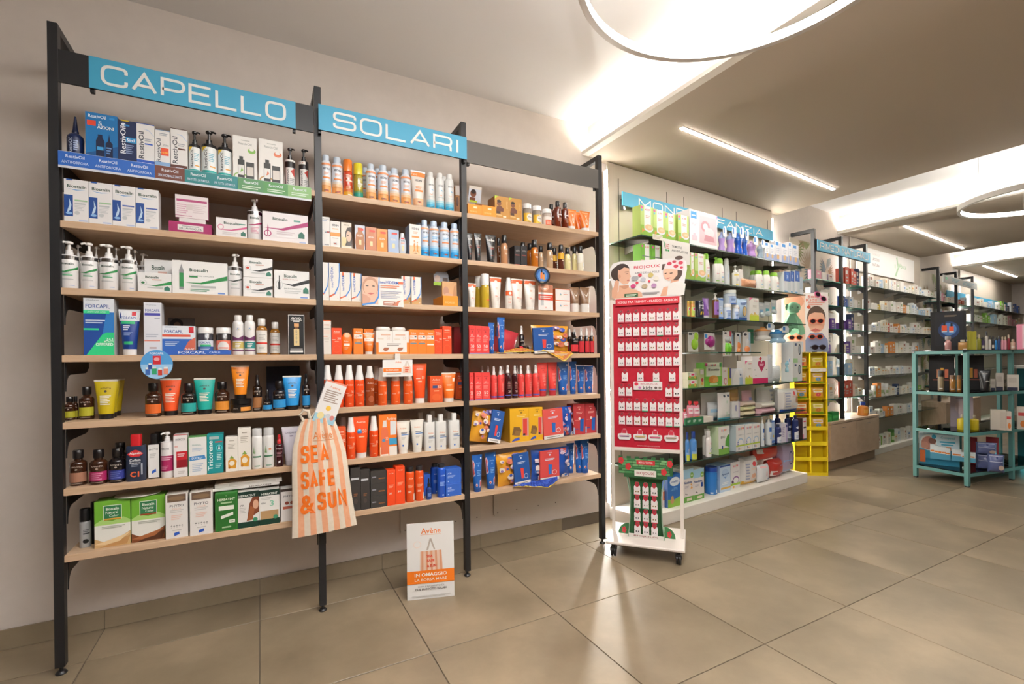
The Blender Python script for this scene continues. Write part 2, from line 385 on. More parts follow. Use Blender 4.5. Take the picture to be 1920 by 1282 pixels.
def k_wave(w, h, st):
    """lotion bottle with a soft oval body and a dome cap"""
    n = 18; b = MB(); D = w*.34; hb = h*st.get('hb', .8); rings = []
    for t, k in ((0, .9), (.03, 1), (.4, .92), (.7, .98), (.9, .82), (1, .6)): rings.append([(w/2*k*math.cos(2*pi*i/n), D*k*math.sin(2*pi*i/n), hb*t) for i in range(n)])
    b.loft(rings); c = MB(); c.loft([[(w*.36*k*math.cos(2*pi*i/n), D*.72*k*math.sin(2*pi*i/n), z) for i in range(n)] for z, k in ((hb*.98, 1), (h*.93, .95), (h*.98, .8), (h, .4))])
    return [('body', b, [plastic(st['c'])]), ('cap', c, [plastic(st['cap'])])], (lambda u, v, e: ((u-.5)*w*.8, -D*.98*math.sqrt(max(0, 1-((u-.5)*1.6)**2))-e*3, v*hb)), 6, w*.68
def pillow(w, h, d, nx=10, nz=10, p=.5):
    b = MB(); vs_ = []
    def q(u, v, s): return ((u-.5)*w*(1-.06*math.sin(pi*v)), s*d/2*(math.sin(pi*u)*math.sin(pi*v))**p, v*h)
    fr = [[q(i/nx, j/nz, -1) for i in range(nx+1)] for j in range(nz+1)]; bk = [[q(i/nx, j/nz, 1) for i in range(nx+1)] for j in range(nz+1)]
    for g, fl in ((fr, 0), (bk, 1)):
        v = [p_ for r in g for p_ in r]; f = []
        for j in range(nz):
            for i in range(nx):
                a = j*(nx+1)+i; t = (a, a+1, a+nx+2, a+nx+1); f.append(t if not fl else t[::-1])
        b.add(v, f, 0, True)
    return b, q
def k_pouch(w, h, st):
    d = st.get('d', .05); b, q = pillow(w, h, d, p=st.get('p', .45))
    def s(u, v, e):
        x, y, z = q(min(max(u, .01), .99), min(max(v, .01), .99), -1); return (x, y-e*3, z)
    return [('body', b, [plastic(st['c'])])], s, 8, d
def k_spout(w, h, st):
    hb = h*.82; b, q = pillow(w, hb, .035, p=.5); c = MB(); c.lathe([(w*.1, hb*.98), (w*.1, hb*1.04), (w*.2, hb*1.05), (w*.2, h*.98), (w*.14, h)], 12)
    return [('body', b, [plastic(st['c'])]), ('cap', c, [plastic(st['cap'])])], (lambda u, v, e: (q(u, v, -1)[0], q(u, v, -1)[1]-e*3, q(u, v, -1)[2])), 6, .036
def k_sip(w, h, st):
    r = w/2; b = MB(); b.lathe([(r*.8, 0), (r*.95, .005), (r, h*.1), (r*.96, h*.2), (r*.74, h*.3), (r*.78, h*.38), (r*.96, h*.5), (r*.96, h*.54)], 18)
    c = MB(); c.lathe([(r, h*.535), (r*1.02, h*.6), (r*.86, h*.66), (r*.5, h*.7), (r*.34, h*.72), (r*.28, h*.79), (r*.12, h*.81)], 16)
    g = MB(); g.prism([(-r*.8, h*.6), (r*.8, h*.6), (r*.95, h*.86), (r*.45, h), (-r*.5, h*.99), (-r*.95, h*.84)], -r*1.1, -r*1.1+.002)
    pm, ms = print_mesh([R(.05, .3, .45, .95, '#2f78c0')], lambda u, v, e: ((u-.5)*1.5*r, -r*1.1-e, h*(.62+.34*v)), 1)
    return [('body', b, [glassy(st['c'])]), ('lid', c, [plastic(st['cap'])]), ('paper_tag', g, [card('#e3e8ee')]), ('tag_print', pm, ms)], cyl_surf(lambda z: r*.96, .01, h*.5), 6, w
def k_compact(w, h, st):
    b = MB(); b.lathe([(w*.4, 0), (w*.5, h*.35), (w*.5, h*.6), (w*.42, h)], 22, sy=.7)
    return [('body', b, [plastic(st['c'])])], (lambda u, v, e: ((u-.5)*w, -w*.35-e, v*h)), 1, w*.7
KIND = dict(box=k_box, can=k_can, mist=k_mist, pump=k_pump, bottle=k_bottle, jar=k_jar, cone=k_cone, spray=k_spray, drop=k_drop, tube=k_tube, oval=k_oval, flat=k_flat, wave=k_wave, pouch=k_pouch, spout=k_spout, sip=k_sip, compact=k_compact)
ROUND = {'can', 'mist', 'pump', 'bottle', 'jar', 'cone', 'spray', 'drop', 'sip'}
STY = {}
def S(key, kind, name, cat, desc, c, dec=(), **kw):
    STY[key] = dict(kind=kind, name=name, cat=cat, desc=desc, c=c, dec=list(dec), **kw)
CACHE = {}
def parts_for(key, w, h):
    w = round(w, 3); h = round(h, 3); k = (key, w, h)
    if k in CACHE: return CACHE[k]
    st = STY[key]; ps, surf, nx, d = KIND[st['kind']](w, h, st); out = []
    for nm, b, ms in ps: out.append((nm, b.mesh(nm, ms)))
    if st['kind'] == 'box' and st.get('sc') and not (st['dec'] and st['dec'][0][:5] == ('r', 0, 0, 1, 1)): st['dec'] = [R(0, 0, 1, 1, st['c'])]+st['dec']
    if st['dec']:
        b, ms = print_mesh(st['dec'], surf, nx); out.append(('printed_label', b.mesh('printed_label', ms)))
    CACHE[k] = (out, d); return CACHE[k]
ORD = ['first', 'second', 'third', 'fourth', 'fifth', 'sixth', 'seventh', 'eighth', 'ninth', 'tenth', 'eleventh', 'twelfth', 'thirteenth', 'fourteenth', 'fifteenth', 'sixteenth', 'seventeenth', 'eighteenth', 'nineteenth', 'twentieth']
NUM = ['zero', 'one', 'two', 'three', 'four', 'five', 'six', 'seven', 'eight', 'nine', 'ten', 'eleven', 'twelve', 'thirteen', 'fourteen', 'fifteen', 'sixteen', 'seventeen', 'eighteen', 'nineteen', 'twenty']
def put(key, loc, w, h, rz, label, group=None):
    st = STY[key]; ps, d = parts_for(key, w, h)
    if len(ps) == 1:
        o = link(st['name'], ps[0][1], None, loc, rz)
    else:
        o = empty(st['name'], loc, rz)
        for nm, me in ps: link(nm, me, o)
    tag(o, label, st['cat'], group); return o
def shelf_fill(rows, zb, where, org=(0, 0, 0), rz=0):
    """rows: style, x along the shelf, front inset, width, height, extra height. Labels count look-alikes from the left"""
    e = Vector((math.cos(rz), math.sin(rz), 0)); n = Vector((-math.sin(rz), math.cos(rz), 0)); O = Vector(org)
    seq = {}
    for r in rows: seq.setdefault(STY[r[0]]['desc'], []).append(r)
    for desc in seq: seq[desc].sort(key=lambda r: (round(r[1], 3), -r[5], r[2]))
    for r in rows:
        key, x, ins, w, h, base = r; st = STY[key]; same = seq[st['desc']]
        d = parts_for(key, w, h)[1]
        loc = O+e*x+n*(ins+d/2)+Vector((0, 0, zb+base))
        if len(same) == 1: lab = f"{st['desc']} on {where}"
        else: lab = f"{st['desc']}, {ORD[same.index(r)]} of {NUM[len(same)]} from left, {where}"
        put(key, loc, w, h, rz, lab, f"{st['desc']}, {where}" if len(same) > 1 else None)
# ------------------------------------------------------------------ package designs
W = '#ebe8e5'; K = '#1b1a1c'; GR = '#9a9a98'
# first bay, top shelf
S('cone_navy', 'cone', 'lotion_bottle', 'bottle', 'navy bottle with pointed nozzle', '#12244f', [T('RestivOil', .36, .5, .2, .7, '#c9d3e6', 1), Ln(.5, .3, .72, .75, 5, '#93a4c8')], cap='#0d1a3c')
S('rest_big', 'box', 'shampoo_box', 'box', 'large bright blue shampoo box', '#1173b4', [P([(0, 0), (1, 0), (1, .35), (0, .12)], '#0c5590'), T('RestivOil', .36, .925, .55, .07, '#eef4fa'), R(.74, .9, .9, .945, '#2f8fcf'), R(.05, .72, .32, .83, '#e2482f'), T('5', .45, .79, .11, .09, '#f4f8fb', 0, .02), T('AZIONI', .62, .71, .52, .07, '#f4f8fb', 0, .02), P([(.32, .03), (.58, .03), (.58, .42), (.52, .5), (.52, .55), (.38, .55), (.38, .5), (.32, .42)], '#0d1c40'), P([(.62, .03), (.84, .03), (.84, .38), (.76, .44), (.73, .58), (.7, .44), (.62, .38)], '#0d1c40'), R(.35, .22, .55, .29, '#3d9bd6'), Ln(.64, .16, .8, .3, 3, '#6b93c8')], sc='#0b3f66', d=.06)
S('rest_navy', 'box', 'shampoo_box', 'box', 'dark navy shampoo box with yellow top', '#15254f', [T('RestivOil', .27, .55, .3, .62, '#f0f2f6', 1), R(.42, .5, 1, .62, '#2a93cf'), T('5in1', .68, .56, .4, .07, '#ffffff', 0, .02), C(.3, .9, .12, .035, '#e8eef6'), R(.35, .865, .62, .905, '#2a7fc2'), Ln(.42, .25, .85, .45, 5, '#8c9cc2'), R(.15, .975, .6, 1, '#e8c52a'), R(0, .06, 1, .08, '#3a6fb4')], d=.05)
for nm, bot, dsc in (('rest_white_blue', '#2456b8', 'white shampoo box with royal blue foot'), ('rest_white_brown', '#5a2d20', 'white shampoo box with brown foot')):
    S(nm, 'box', 'shampoo_box', 'box', dsc, W, [R(0, 0, 1, .16, bot), T('RestivOil', .26, .5, .3, .62, '#3c3f48', 1), R(0, .985, 1, 1, bot), P([(.35, .88), (.7, .84), (1, .72), (1, .735), (.7, .86)], '#b7cbe8'), R(.45, .52, .9, .55, bot), Ln(.45, .6, .85, .66, 2, '#a9adb6'), Ln(.3, .05, .8, .1, 2, '#c9cfe0')], d=.05)
S('rest_white_sky', 'box', 'shampoo_box', 'box', 'narrow white shampoo box with red sticker', W, [R(0, 0, 1, .19, '#86a9cf'), T('RestivOil', .24, .48, .3, .58, '#4a4e57', 1), T('ZERO', .73, .62, .4, .045, '#8f959e'), R(.4, .36, .92, .55, '#e4522f'), T('10,90', .66, .43, .42, .05, '#f6d44a'), Ln(.3, .86, .85, .92, 2, '#aab0ba'), R(0, .985, 1, 1, '#86a9cf')], d=.05)
S('rest_pump', 'pump', 'pump_bottle', 'bottle', 'black pump bottle with white and teal label', K, [R(0, .17, 1, .9, '#e9eceb'), R(0, 0.02, 1, .17, '#1fa39c'), T('RestivOil', .35, .52, .16, .6, '#33373e', 1), Ln(.5, .45, .8, .7, 5, '#7fb9c9'), R(.55, .27, .85, .31, '#eaa94a'), P([(.12, .9), (.4, .9), (.12, .74)], '#ecc93a')], cap='#161517', hb=.68, na=-.4)
def duo_box(nm, dsc, acc, ring):
    S(nm, 'box', 'kit_box', 'box', dsc, '#ece9e4', [T('RestivOil', .5, .84, .56, .055, '#9b9c98'), Ln(.34, .905, .7, .92, 1, '#b3b3ae'), C(.78, .7, .17, .06, acc), C(.78, .73, .1, .03, '#f0ede8'), C(.3, .1, .28, .09, ring), C(.3, .1, .22, .07, '#ece9e4'), R(.2, .06, .48, .48, '#22231f'), R(.26, .48, .42, .55, '#22231f'), R(.54, .05, .88, .44, '#2b2a28'), R(.22, .14, .46, .36, '#e6e4df'), R(.57, .14, .85, .34, '#d8cfc6'), P([(.3, .2), (.42, .24), (.36, .32)], acc)], sc='#d9d5cf', d=.05)
duo_box('cool_box', 'white hair kit box with green teacup', '#7fb24a', '#8bab57'); duo_box('kit_box', 'white hair kit box with orange wreath', '#d9744a', '#b98c4a')
STY['kit_box']['sc'] = '#b8542c'
for nm, dsc in (('dark_pump_ring', 'dark pump bottle with white neck ring'), ('dark_pump', 'dark pump bottle with price tag')):
    S(nm, 'pump', 'pump_bottle', 'bottle', dsc, '#231f1f', [R(.12, .1, .88, .72, '#e7e4e0'), P([(.5, .6), (.85, .72), (.85, .4)], '#c7493f'), T('RestivOil', .3, .42, .16, .5, '#45474c', 1), Ln(.45, .15, .8, .35, 4, '#a7a7a5')]+([R(.1, .92, .95, .985, '#efece8')] if 'ring' in nm else [R(-.1, .88, .6, .98, '#efeae4'), T('12,7', .25, .93, .4, .05, '#b3352a')]), cap='#151315', hb=.7, na=-.5)
# second shelf
def bios(nm, dsc, bar):
    S(nm, 'box', 'shampoo_box', 'box', dsc, '#eceaea', [T('Bioscalin', .52, .84, .78, .075, '#12402f', 0, .022), P([(.15, .77), (.55, .765), (.9, .78), (.5, .745)], '#5a9bd8'), R(0, .13, .36, .63, '#1c4a94'), P([(.12, .2), (.26, .28), (.3, .4), (.2, .56), (.22, .4), (.14, .28)], '#c4dcf2'), C(.2, .2, .13, .03, '#8fb9e6'), Ln(.43, .42, .95, .53, 2, '#c3c6ca'), R(.43, .5, .95, .53, bar), Ln(.43, .28, .85, .4, 4, '#d0d2d4'), C(.53, .22, .11, .045, '#c9ccce'), R(.6, .03, .95, .06, '#b9c7e4'), R(.1, .97, .35, 1, '#2a5aa8')], sc='#d6d4d4', d=.05)
bios('bios_sham', 'white shampoo box with green bar', '#9fc79b'); bios('bios_sham2', 'white shampoo box with blue bar', '#3b5cae')
S('mag_tray', 'box', 'pill_box', 'box', 'magenta hair supplement box lying flat', '#a01b5e', [R(.2, .25, .8, .75, '#e8e4e2'), T('DELL ANTICADUTA', .5, .42, .52, .18, '#3a5a52'), Ln(.3, .58, .7, .66, 1, '#a9b0ae')], d=.09)
S('white_puck', 'box', 'card_stand', 'stand', 'small white card stand on magenta box', '#e6e2e0', [], d=.05)
S('pink_box', 'box', 'pill_box', 'box', 'pink striped supplement box propped up', '#eadfe0', [R(.04, .72, .96, .82, '#b5487a'), Ln(.05, .2, .4, .6, 5, '#d5a9bb'), Ln(.52, .25, .95, .62, 5, '#d8c9cc'), R(.33, .36, .52, .62, '#d9cccb'), R(0, .08, .5, .1, '#b5487a')], sc='#b5487a', d=.03)
S('pink_flat', 'box', 'pill_box', 'box', 'flat white supplement box with pink swoosh', '#ebe7e7', [T('Bioscalin', .5, .73, .5, .13, '#12402f', 0, .022), P([(.05, .34), (.5, .4), (1, .62), (1, .5), (.5, .34)], '#c74f82'), C(.15, .5, .1, .15, '#d98ba8'), C(.15, .5, .075, .11, '#ebe7e7'), R(.75, .7, .95, .76, '#6aa093'), P([(.8, .1), (.96, .1), (.96, .26), (.88, .36), (.8, .26)], '#2e6b5b'), Ln(.2, .12, .7, .26, 2, '#d5cfd0')], d=.06)
S('pink_pump', 'pump', 'pump_bottle', 'bottle', 'white pump bottle with pink swoosh', '#eceaea', [T('Bioscalin', .5, .74, .5, .08, '#12402f', 0, .022), P([(.0, .5), (.5, .52), (1, .64), (1, .58), (.5, .48)], '#b53f6e'), Ln(.28, .25, .72, .42, 4, '#d99bb0'), R(.3, .2, .7, .23, '#c9a9b4')], ring=1, na=-1.2)
S('pink_big', 'box', 'ampoule_box', 'box', 'large white ampoule box with magenta swoosh', '#eae4e6', [T('Bioscalin', .38, .78, .32, .1, '#12402f', 0, .022), P([(.0, .45), (.4, .46), (1, .78), (1, .62), (.45, .4)], '#a8276a'), P([(.09, .18), (.13, .18), (.13, .44), (.115, .6), (.1, .44)], '#b03a72'), C(.11, .26, .08, .11, '#a8276a'), C(.11, .26, .06, .085, '#eae4e6'), R(.1, .2, .12, .45, '#b03a72'), R(.68, .74, .83, .8, '#5b988a'), P([(.78, .18), (.92, .18), (.92, .32), (.85, .42), (.78, .32)], '#2e6b5b'), R(.3, .16, .72, .22, '#f2ecee'), Ln(.3, .26, .7, .36, 2, '#d3c6ca'), R(.8, .03, .95, .06, '#9db4e0')], sc='#8e2460', d=.09)
# third shelf
S('bios_pump', 'pump', 'pump_bottle', 'bottle', 'white pump shampoo with green swoosh', '#eceaea', [T('Bioscalin', .5, .73, .55, .065, '#12402f', 0, .022), P([(.0, .5), (.4, .5), (1, .66), (1, .58), (.45, .46)], '#2c8a4a'), R(.3, .36, .72, .4, '#6fae88'), Ln(.3, .42, .68, .46, 2, '#b9c6bf'), R(.25, .24, .75, .27, '#c3c3c5'), R(.6, .06, .8, .08, '#b5c4e4')], ring=1, na=-2.6)
S('bios_pump_b', 'pump', 'pump_bottle', 'bottle', 'white pump shampoo in the back row', '#e6e4e4', [], ring=1, na=-.3)
def biosbox(nm, dsc, sw, dot, d=.06):
    S(nm, 'box', 'supplement_box', 'box', dsc, '#ecebea', [T('Bioscalin', .42, .77, .4, .13, '#12402f', 0, .022), P([(.2, .36), (.5, .36), (1, .6), (1, .42), (.55, .3)], sw), C(.16, .47, .11, .14, '#cfd2d2'), C(.16, .47, .085, .11, '#ecebea'), C(.15, .47, .055, .06, dot), R(.28, .2, .74, .26, '#c9cccb'), P([(.78, .1), (.95, .1), (.95, .24), (.87, .34), (.78, .24)], '#3c7a67'), Ln(.42, .62, .7, .67, 1, '#d9b0a4')], d=d)
biosbox('bios_green', 'white supplement box with green swoosh', '#2c8a4a', '#3b7d4c'); biosbox('bios_black', 'white supplement box with black swoosh', '#26262a', '#c0432f')
S('bios_big', 'box', 'activator_box', 'box', 'large white activator box with green swoosh', '#edecea', [T('Bioscalin', .47, .73, .33, .1, '#12402f', 0, .022), T('ATTIVATORE CAPILLARE', .52, .55, .45, .035, '#8b9290'), P([(.22, .34), (.5, .35), (1, .6), (1, .46), (.52, .3)], '#2c8a4a'), P([(.12, .12), (.2, .12), (.2, .7), (.18, .78), (.16, .9), (.14, .78), (.12, .7)], '#8f8f93'), R(.125, .2, .195, .62, '#2f8a4c'), R(.3, .5, .45, .54, '#2f8a4c'), R(.33, .2, .78, .26, '#b7bab8'), Ln(.32, .08, .66, .15, 2, '#5a9a7c'), R(.82, .03, .95, .07, '#6d92d4')], d=.08)
S('slim_pump', 'pump', 'pump_bottle', 'bottle', 'slim white pump bottle with dark swoosh', '#eceaea', [T('Bioscalin', .5, .73, .55, .065, '#12402f', 0, .022), P([(.0, .54), (.4, .5), (1, .62), (1, .57), (.45, .46)], '#3b4540'), R(.25, .24, .75, .27, '#c3c3c5'), Ln(.3, .36, .68, .42, 2, '#b9c6bf')], ring=1, na=-1)
S('bios_vial', 'box', 'vial_box', 'box', 'white vial box with black swoosh', '#ecebea', [T('Bioscalin', .46, .8, .36, .11, '#12402f', 0, .022), T('ENERGY Uomo', .46, .68, .44, .045, '#c99a90'), P([(.2, .54), (.5, .5), (1, .72), (1, .58), (.55, .43)], '#26262a'), C(.14, .48, .1, .17, '#d3d5d5'), C(.14, .48, .08, .14, '#ecebea'), P([(.11, .3), (.17, .3), (.17, .55), (.15, .62), (.15, .8), (.13, .8), (.13, .62), (.11, .55)], '#2e3033'), P([(.82, .2), (.98, .2), (.98, .33), (.9, .44), (.82, .33)], '#3c7a67'), T('FIALE ANTICADUTA', .53, .35, .5, .04, '#8b9290'), Ln(.3, .18, .75, .28, 2, '#c9cccb'), R(.74, .03, .95, .07, '#6d92d4')], d=.06)
# fourth shelf
S('forc_tall', 'box', 'supplement_box', 'box', 'tall blue and white supplement box', '#e6ebf2', [R(0, 0, 1, .76, '#1f4b9c'), P([(.55, .2), (1, .3), (1, .76), (.75, .76)], '#2f7ac4'), P([(.08, 0), (1, 0), (1, .4), (.75, .4), (.6, .36)], '#2fcf87'), R(0, .73, .85, .79, '#38cf93'), T('FORCAPIL', .47, .86, .8, .07, '#1f4f9f'), T('ANTI HAIR LOSS', .42, .76, .6, .03, '#c9f2e0'), R(.0, .44, .5, .47, '#35d38f'), Ln(.06, .56, .7, .62, 2, '#c9d6ee'), T('2+1', .84, .28, .24, .05, '#eafff6'), T('MONTH', .82, .24, .3, .035, '#eafff6'), T('OFFERED', .68, .19, .58, .05, '#eafff6', 0, .02), T('arkopharma', .3, .965, .45, .025, '#7c8696')], sc='#b9bcc0', d=.07)
S('forc_tube', 'tube', 'shampoo_tube', 'tube', 'navy and white shampoo tube', '#1c3f8c', [R(0, .74, 1, 1, '#e8ebf0'), T('FORCAPIL', .5, .82, .78, .07, '#1f4f9f'), R(.08, .66, .8, .74, '#2fae74'), R(.62, .88, .82, .99, '#c9303a'), Ln(.18, .5, .55, .62, 3, '#e2e8f4'), Ln(.2, .36, .7, .44, 3, '#93a8d8'), R(.2, .12, .75, .2, '#2fae74')], crimp='#e8ebf0')
S('forc_slim', 'box', 'supplement_box', 'box', 'slim pale supplement box', '#e2e4ec', [T('FORCAPIL', .5, .85, .84, .05, '#3a4fa0'), R(.05, .75, .92, .8, '#4a49a8'), T('arkopharma', .4, .95, .6, .02, '#7c8696'), R(.02, .26, .9, .285, '#e08a7a'), R(.6, .69, .9, .705, '#9aa3b8'), Ln(.1, .34, .8, .4, 2, '#b9bfce'), Ln(.3, .12, .7, .15, 1, '#c3a9a8')], sc='#c3c3c8', d=.06)
S('forc_box', 'box', 'supplement_box', 'box', 'blue and coral supplement box', '#e6ebf2', [R(0, 0, 1, .55, '#2c62b4'), P([(.55, 0), (1, 0), (1, .62), (.78, .46)], '#cf6a54'), R(0, .62, .85, .7, '#d55a44'), T('FORCAPIL', .34, .8, .56, .11, '#1f4f9f'), R(.8, .76, .95, .97, '#c9303a'), T('30%', .82, .17, .3, .11, '#f6ece8'), Ln(.08, .32, .5, .46, 3, '#b9cbe8'), T('arkopharma', .26, .95, .36, .04, '#7c8696')], sc='#b9bcc0', d=.07)
S('forc_jar', 'jar', 'gummy_jar', 'jar', 'dark gummy jar with green and blue label', '#3b3a42', [R(0, 0, 1, .72, '#dfe5ee'), R(.0, 0, 1, .4, '#3c62a8'), T('FORCAPIL', .5, .6, .56, .1, '#1f4f9f'), R(.25, .4, .8, .5, '#2fae74'), Ln(.25, .15, .75, .34, 3, '#c9d6ee')], m=glassy, hb=.78)
S('forc_gummy', 'jar', 'gummy_jar', 'jar', 'dark gummy jar with coral label', '#3b3536', [R(0, 0, 1, .72, '#ef7f68'), C(.5, .38, .3, .28, '#e9e4e2'), R(.25, .3, .75, .36, '#e2735c'), R(.25, .2, .75, .24, '#4a4a4c')], m=glassy, hb=.78)
for nm, c2, dd in (('plum_bottle_y', '#cdb866', 'olive'), ('plum_bottle_t', '#2e8a88', 'teal')):
    S(nm, 'bottle', 'shampoo_bottle', 'bottle', f'white bottle with plum and {dd} label', '#e9e7e6', [P([(0, .58), (.5, .5), (1, .6), (1, .42), (0, .42)], '#6a3560'), R(0, .18, 1, .38, c2), Ln(.3, .22, .7, .34, 3, '#e9e7e6'), R(0, .1, 1, .14, '#6a3560'), C(.5, .78, .14, .06, '#d8d8da'), P([(.42, .76), (.55, .8), (.5, .82)], '#3f7ac0'), P([(.5, .75), (.58, .77), (.52, .79)], '#cfd24a')], m=plastic, cap='#eae8e6', hb=.82, ch=.85, cr=.64, nk=.5)
S('amber_sham', 'bottle', 'shampoo_bottle', 'bottle', 'amber shampoo bottle with red band', '#9c6a2a', [R(0.05, .05, .95, .9, '#e7e3dc'), R(.05, .38, .95, .45, '#d23a2e'), Ln(.3, .55, .75, .75, 4, '#b9b5ae'), Ln(.3, .15, .75, .32, 4, '#b9b5ae')], cap='#ebe8e4', hb=.74, ch=.8, cr=.66)
S('gold_box', 'box', 'collagen_box', 'box', 'black collagen drink box', '#121113', [R(0, 0, .03, 1, '#d8d5d2'), R(.97, 0, 1, 1, '#d8d5d2'), R(0, .985, 1, 1, '#d8d5d2'), T('GOLD', .5, .91, .6, .055, '#efece8', 0, .03), T('COLLAGEN', .5, .865, .7, .03, '#efece8'), R(.3, .82, .7, .85, '#efece8'), R(.34, .22, .68, .64, '#d8c08a'), R(.38, .64, .64, .7, '#7a5230'), R(.36, .7, .66, .78, '#d9a06a'), T('G O L D', .5, .45, .1, .34, '#7c7c80', 1), R(.12, .12, .88, .15, '#8c8a88'), R(.1, .05, .9, .1, '#e3e0dd')], d=.05)
S('hair_card', 'box', 'photo_card', 'card', 'grey photo card with dark haired woman behind boxes', '#6c6462', [C(.32, .84, .24, .14, '#221b19'), C(.34, .8, .13, .09, '#6e5140')], d=.004)
# fifth shelf
AMB = '#3a1f12'
def apb(nm, lab, dd, kind='bottle', **kw):
    S(nm, kind, 'shampoo_bottle', 'bottle', f'dark amber {"bottle" if kind == "bottle" else "spray bottle"} with {dd} label', kw.pop('c', AMB), [R(0, .14, 1, .56, lab), T('APIVITA', .5, .8, .56, .07, '#b9aea4'), C(.5, .69, .06, .04, '#a89a8c'), Ln(.25, .2, .75, .5, 4, kw.pop('ink', lab)), Ln(.2, .07, .75, .09, 1, '#a39488')], cap='#141012', **kw)
apb('ap_small_y', '#a8a42a', 'small olive', hb=.66); apb('ap_bot_y', '#b3ad2e', 'olive green'); apb('ap_bot_o', '#dd6a2a', 'orange'); apb('ap_bot_t', '#2ba39d', 'teal', c='#1d1714')
apb('ap_bot_a', '#dd8f35', 'amber orange'); apb('ap_spray_b', '#a87246', 'tan', 'spray', c='#20140f'); apb('ap_small_b', '#2f8fcb', 'small blue', 'drop', c='#1a1618'); apb('ap_bot_b', '#2f8fcb', 'sky blue', c='#1c1a1e'); apb('ap_spray_c', '#2f8fcb', 'sky blue', 'spray', c='#241815')
STY['ap_small_b']['desc'] = 'small dropper bottle with blue label'
apb('ap_bot_tan', '#a5765f', 'tan brown'); apb('ap_bot_mag', '#a8275f', 'magenta', ink='#d58aa8'); apb('ap_bot_nav', '#2f3a8c', 'indigo', c='#171316', ink='#6c78c0')
def apt(nm, c, dd, crimp='#e8e4da', cap='#171517'):
    S(nm, 'tube', 'conditioner_tube', 'tube', f'{dd} conditioner tube standing on black cap', c, [T('APIVITA', .5, .78, .5, .05, '#33302a'), C(.5, .69, .07, .035, '#4a443a'), Ln(.22, .28, .78, .56, 6, '#efe9d8')], crimp=crimp, cap=cap)
apt('ap_tube_y', '#c9b21e', 'mustard yellow'); apt('ap_tube_o', '#ef5a2a', 'vermilion orange'); apt('ap_tube_t', '#1fa89b', 'turquoise'); apt('ap_tube_a', '#ee8a1e', 'amber orange'); apt('ap_tube_b', '#2c94d8', 'sky blue')
S('ap_jar', 'jar', 'hair_mask_jar', 'jar', 'black jar with orange label', '#191515', [T('APIVITA', .3, .5, .2, .16, '#b3a99e'), R(.5, .15, .95, .7, '#d8903f')], cap='#131112', hb=.6, cr=1.0)
S('navy_dark_box', 'box', 'gift_box', 'box', 'dark navy box at the back', '#161a33', [], d=.08)
# sixth shelf
S('alpe', 'flat', 'shampoo_bottle', 'bottle', 'navy shampoo bottle with red cap', '#26324a', [P([(.1, .78), (.3, .86), (.5, .9), (.7, .86), (.9, .78), (.7, .7), (.3, .7)], '#cf2a30'), T('Alpecin', .5, .79, .6, .09, '#f4f0ee', 0, .02), T('Coffein', .48, .6, .56, .08, '#e9ecf0', 0, .02), T('Shampoo', .48, .52, .56, .07, '#e9ecf0', 0, .02), Ln(.3, .42, .65, .48, 2, '#9aa6ba'), T('C1', .46, .2, .46, .16, '#e0623a', 0, .04), R(.78, .18, .86, .5, '#b9c0cc')], cap='#cc2229', d=.04, hb=.755)
S('phyto_bot', 'flat', 'shampoo_bottle', 'bottle', 'black bottle with white rectangular label', '#17171a', [R(.06, .03, .94, .98, '#e9e8e6'), T('PHYTO', .5, .84, .72, .05, '#3a3d44'), Ln(.2, .6, .7, .72, 3, '#c9c9c8'), P([(.35, .14), (.7, .2), (.66, .28), (.35, .22)], '#2a5fc0')], cap='#121214', d=.04, hb=.78, cr=.62)
S('derc_pump', 'pump', 'pump_bottle', 'bottle', 'white pump bottle with crimson label', '#ebe8e8', [R(.0, .18, 1, .62, '#a8245c'), T('DERCOS', .4, .82, .5, .055, '#4a4a52'), Ln(.15, .5, .8, .58, 2, '#e6b3c6'), Ln(.15, .24, .6, .34, 3, '#d98aa8')], hb=.78, na=-2.8)
S('derc_box', 'box', 'shampoo_box', 'box', 'white and red shampoo box', '#ebe7e6', [R(.2, .22, 1, .6, '#c3202c'), R(.2, .22, 1, .4, '#8e1622'), T('DERCOS', .5, .88, .7, .045, '#7a7a80'), R(0, .985, 1, 1, '#c3202c'), R(.08, .7, .3, .74, '#dcb0ac'), Ln(.28, .48, .8, .55, 2, '#eec4c4'), Ln(.3, .08, .8, .14, 2, '#cfcac8')], d=.05)
S('ducr_box', 'box', 'shampoo_box', 'box', 'white shampoo box with blue brush stroke', '#ebeae8', [P([(.05, .38), (.95, .41), (.88, .51), (.05, .49)], '#3f86c4'), T('DUCRAY', .48, .44, .6, .055, '#e6f0f8'), T('SENSINOL', .45, .78, .5, .035, '#7fa6a0'), Ln(.2, .62, .85, .7, 3, '#b5c4d6'), Ln(.2, .1, .8, .3, 5, '#b5c4d6'), R(0, .985, 1, 1, '#57a052'), R(0, 0, .02, 1, '#57a052')], sc='#5d9a58', d=.05)
S('tric_box', 'box', 'hair_treatment_box', 'box', 'teal treatment box', '#148f93', [T('Tricorene', .2, .46, .3, .75, '#e3f2f2', 1, .02), R(.15, .87, .75, .94, '#a3b9b8'), R(.5, .78, .95, .81, '#c93a3a'), C(.75, .64, .2, .08, '#4fc3c9'), C(.75, .64, .15, .06, '#0f7f86'), P([(.68, .6), (.82, .6), (.77, .7), (.75, .75), (.73, .7)], '#dff0f0'), Ln(.6, .34, .92, .52, 5, '#bfe3e3'), Ln(.5, .14, .9, .24, 3, '#a8d8d8')], d=.05)
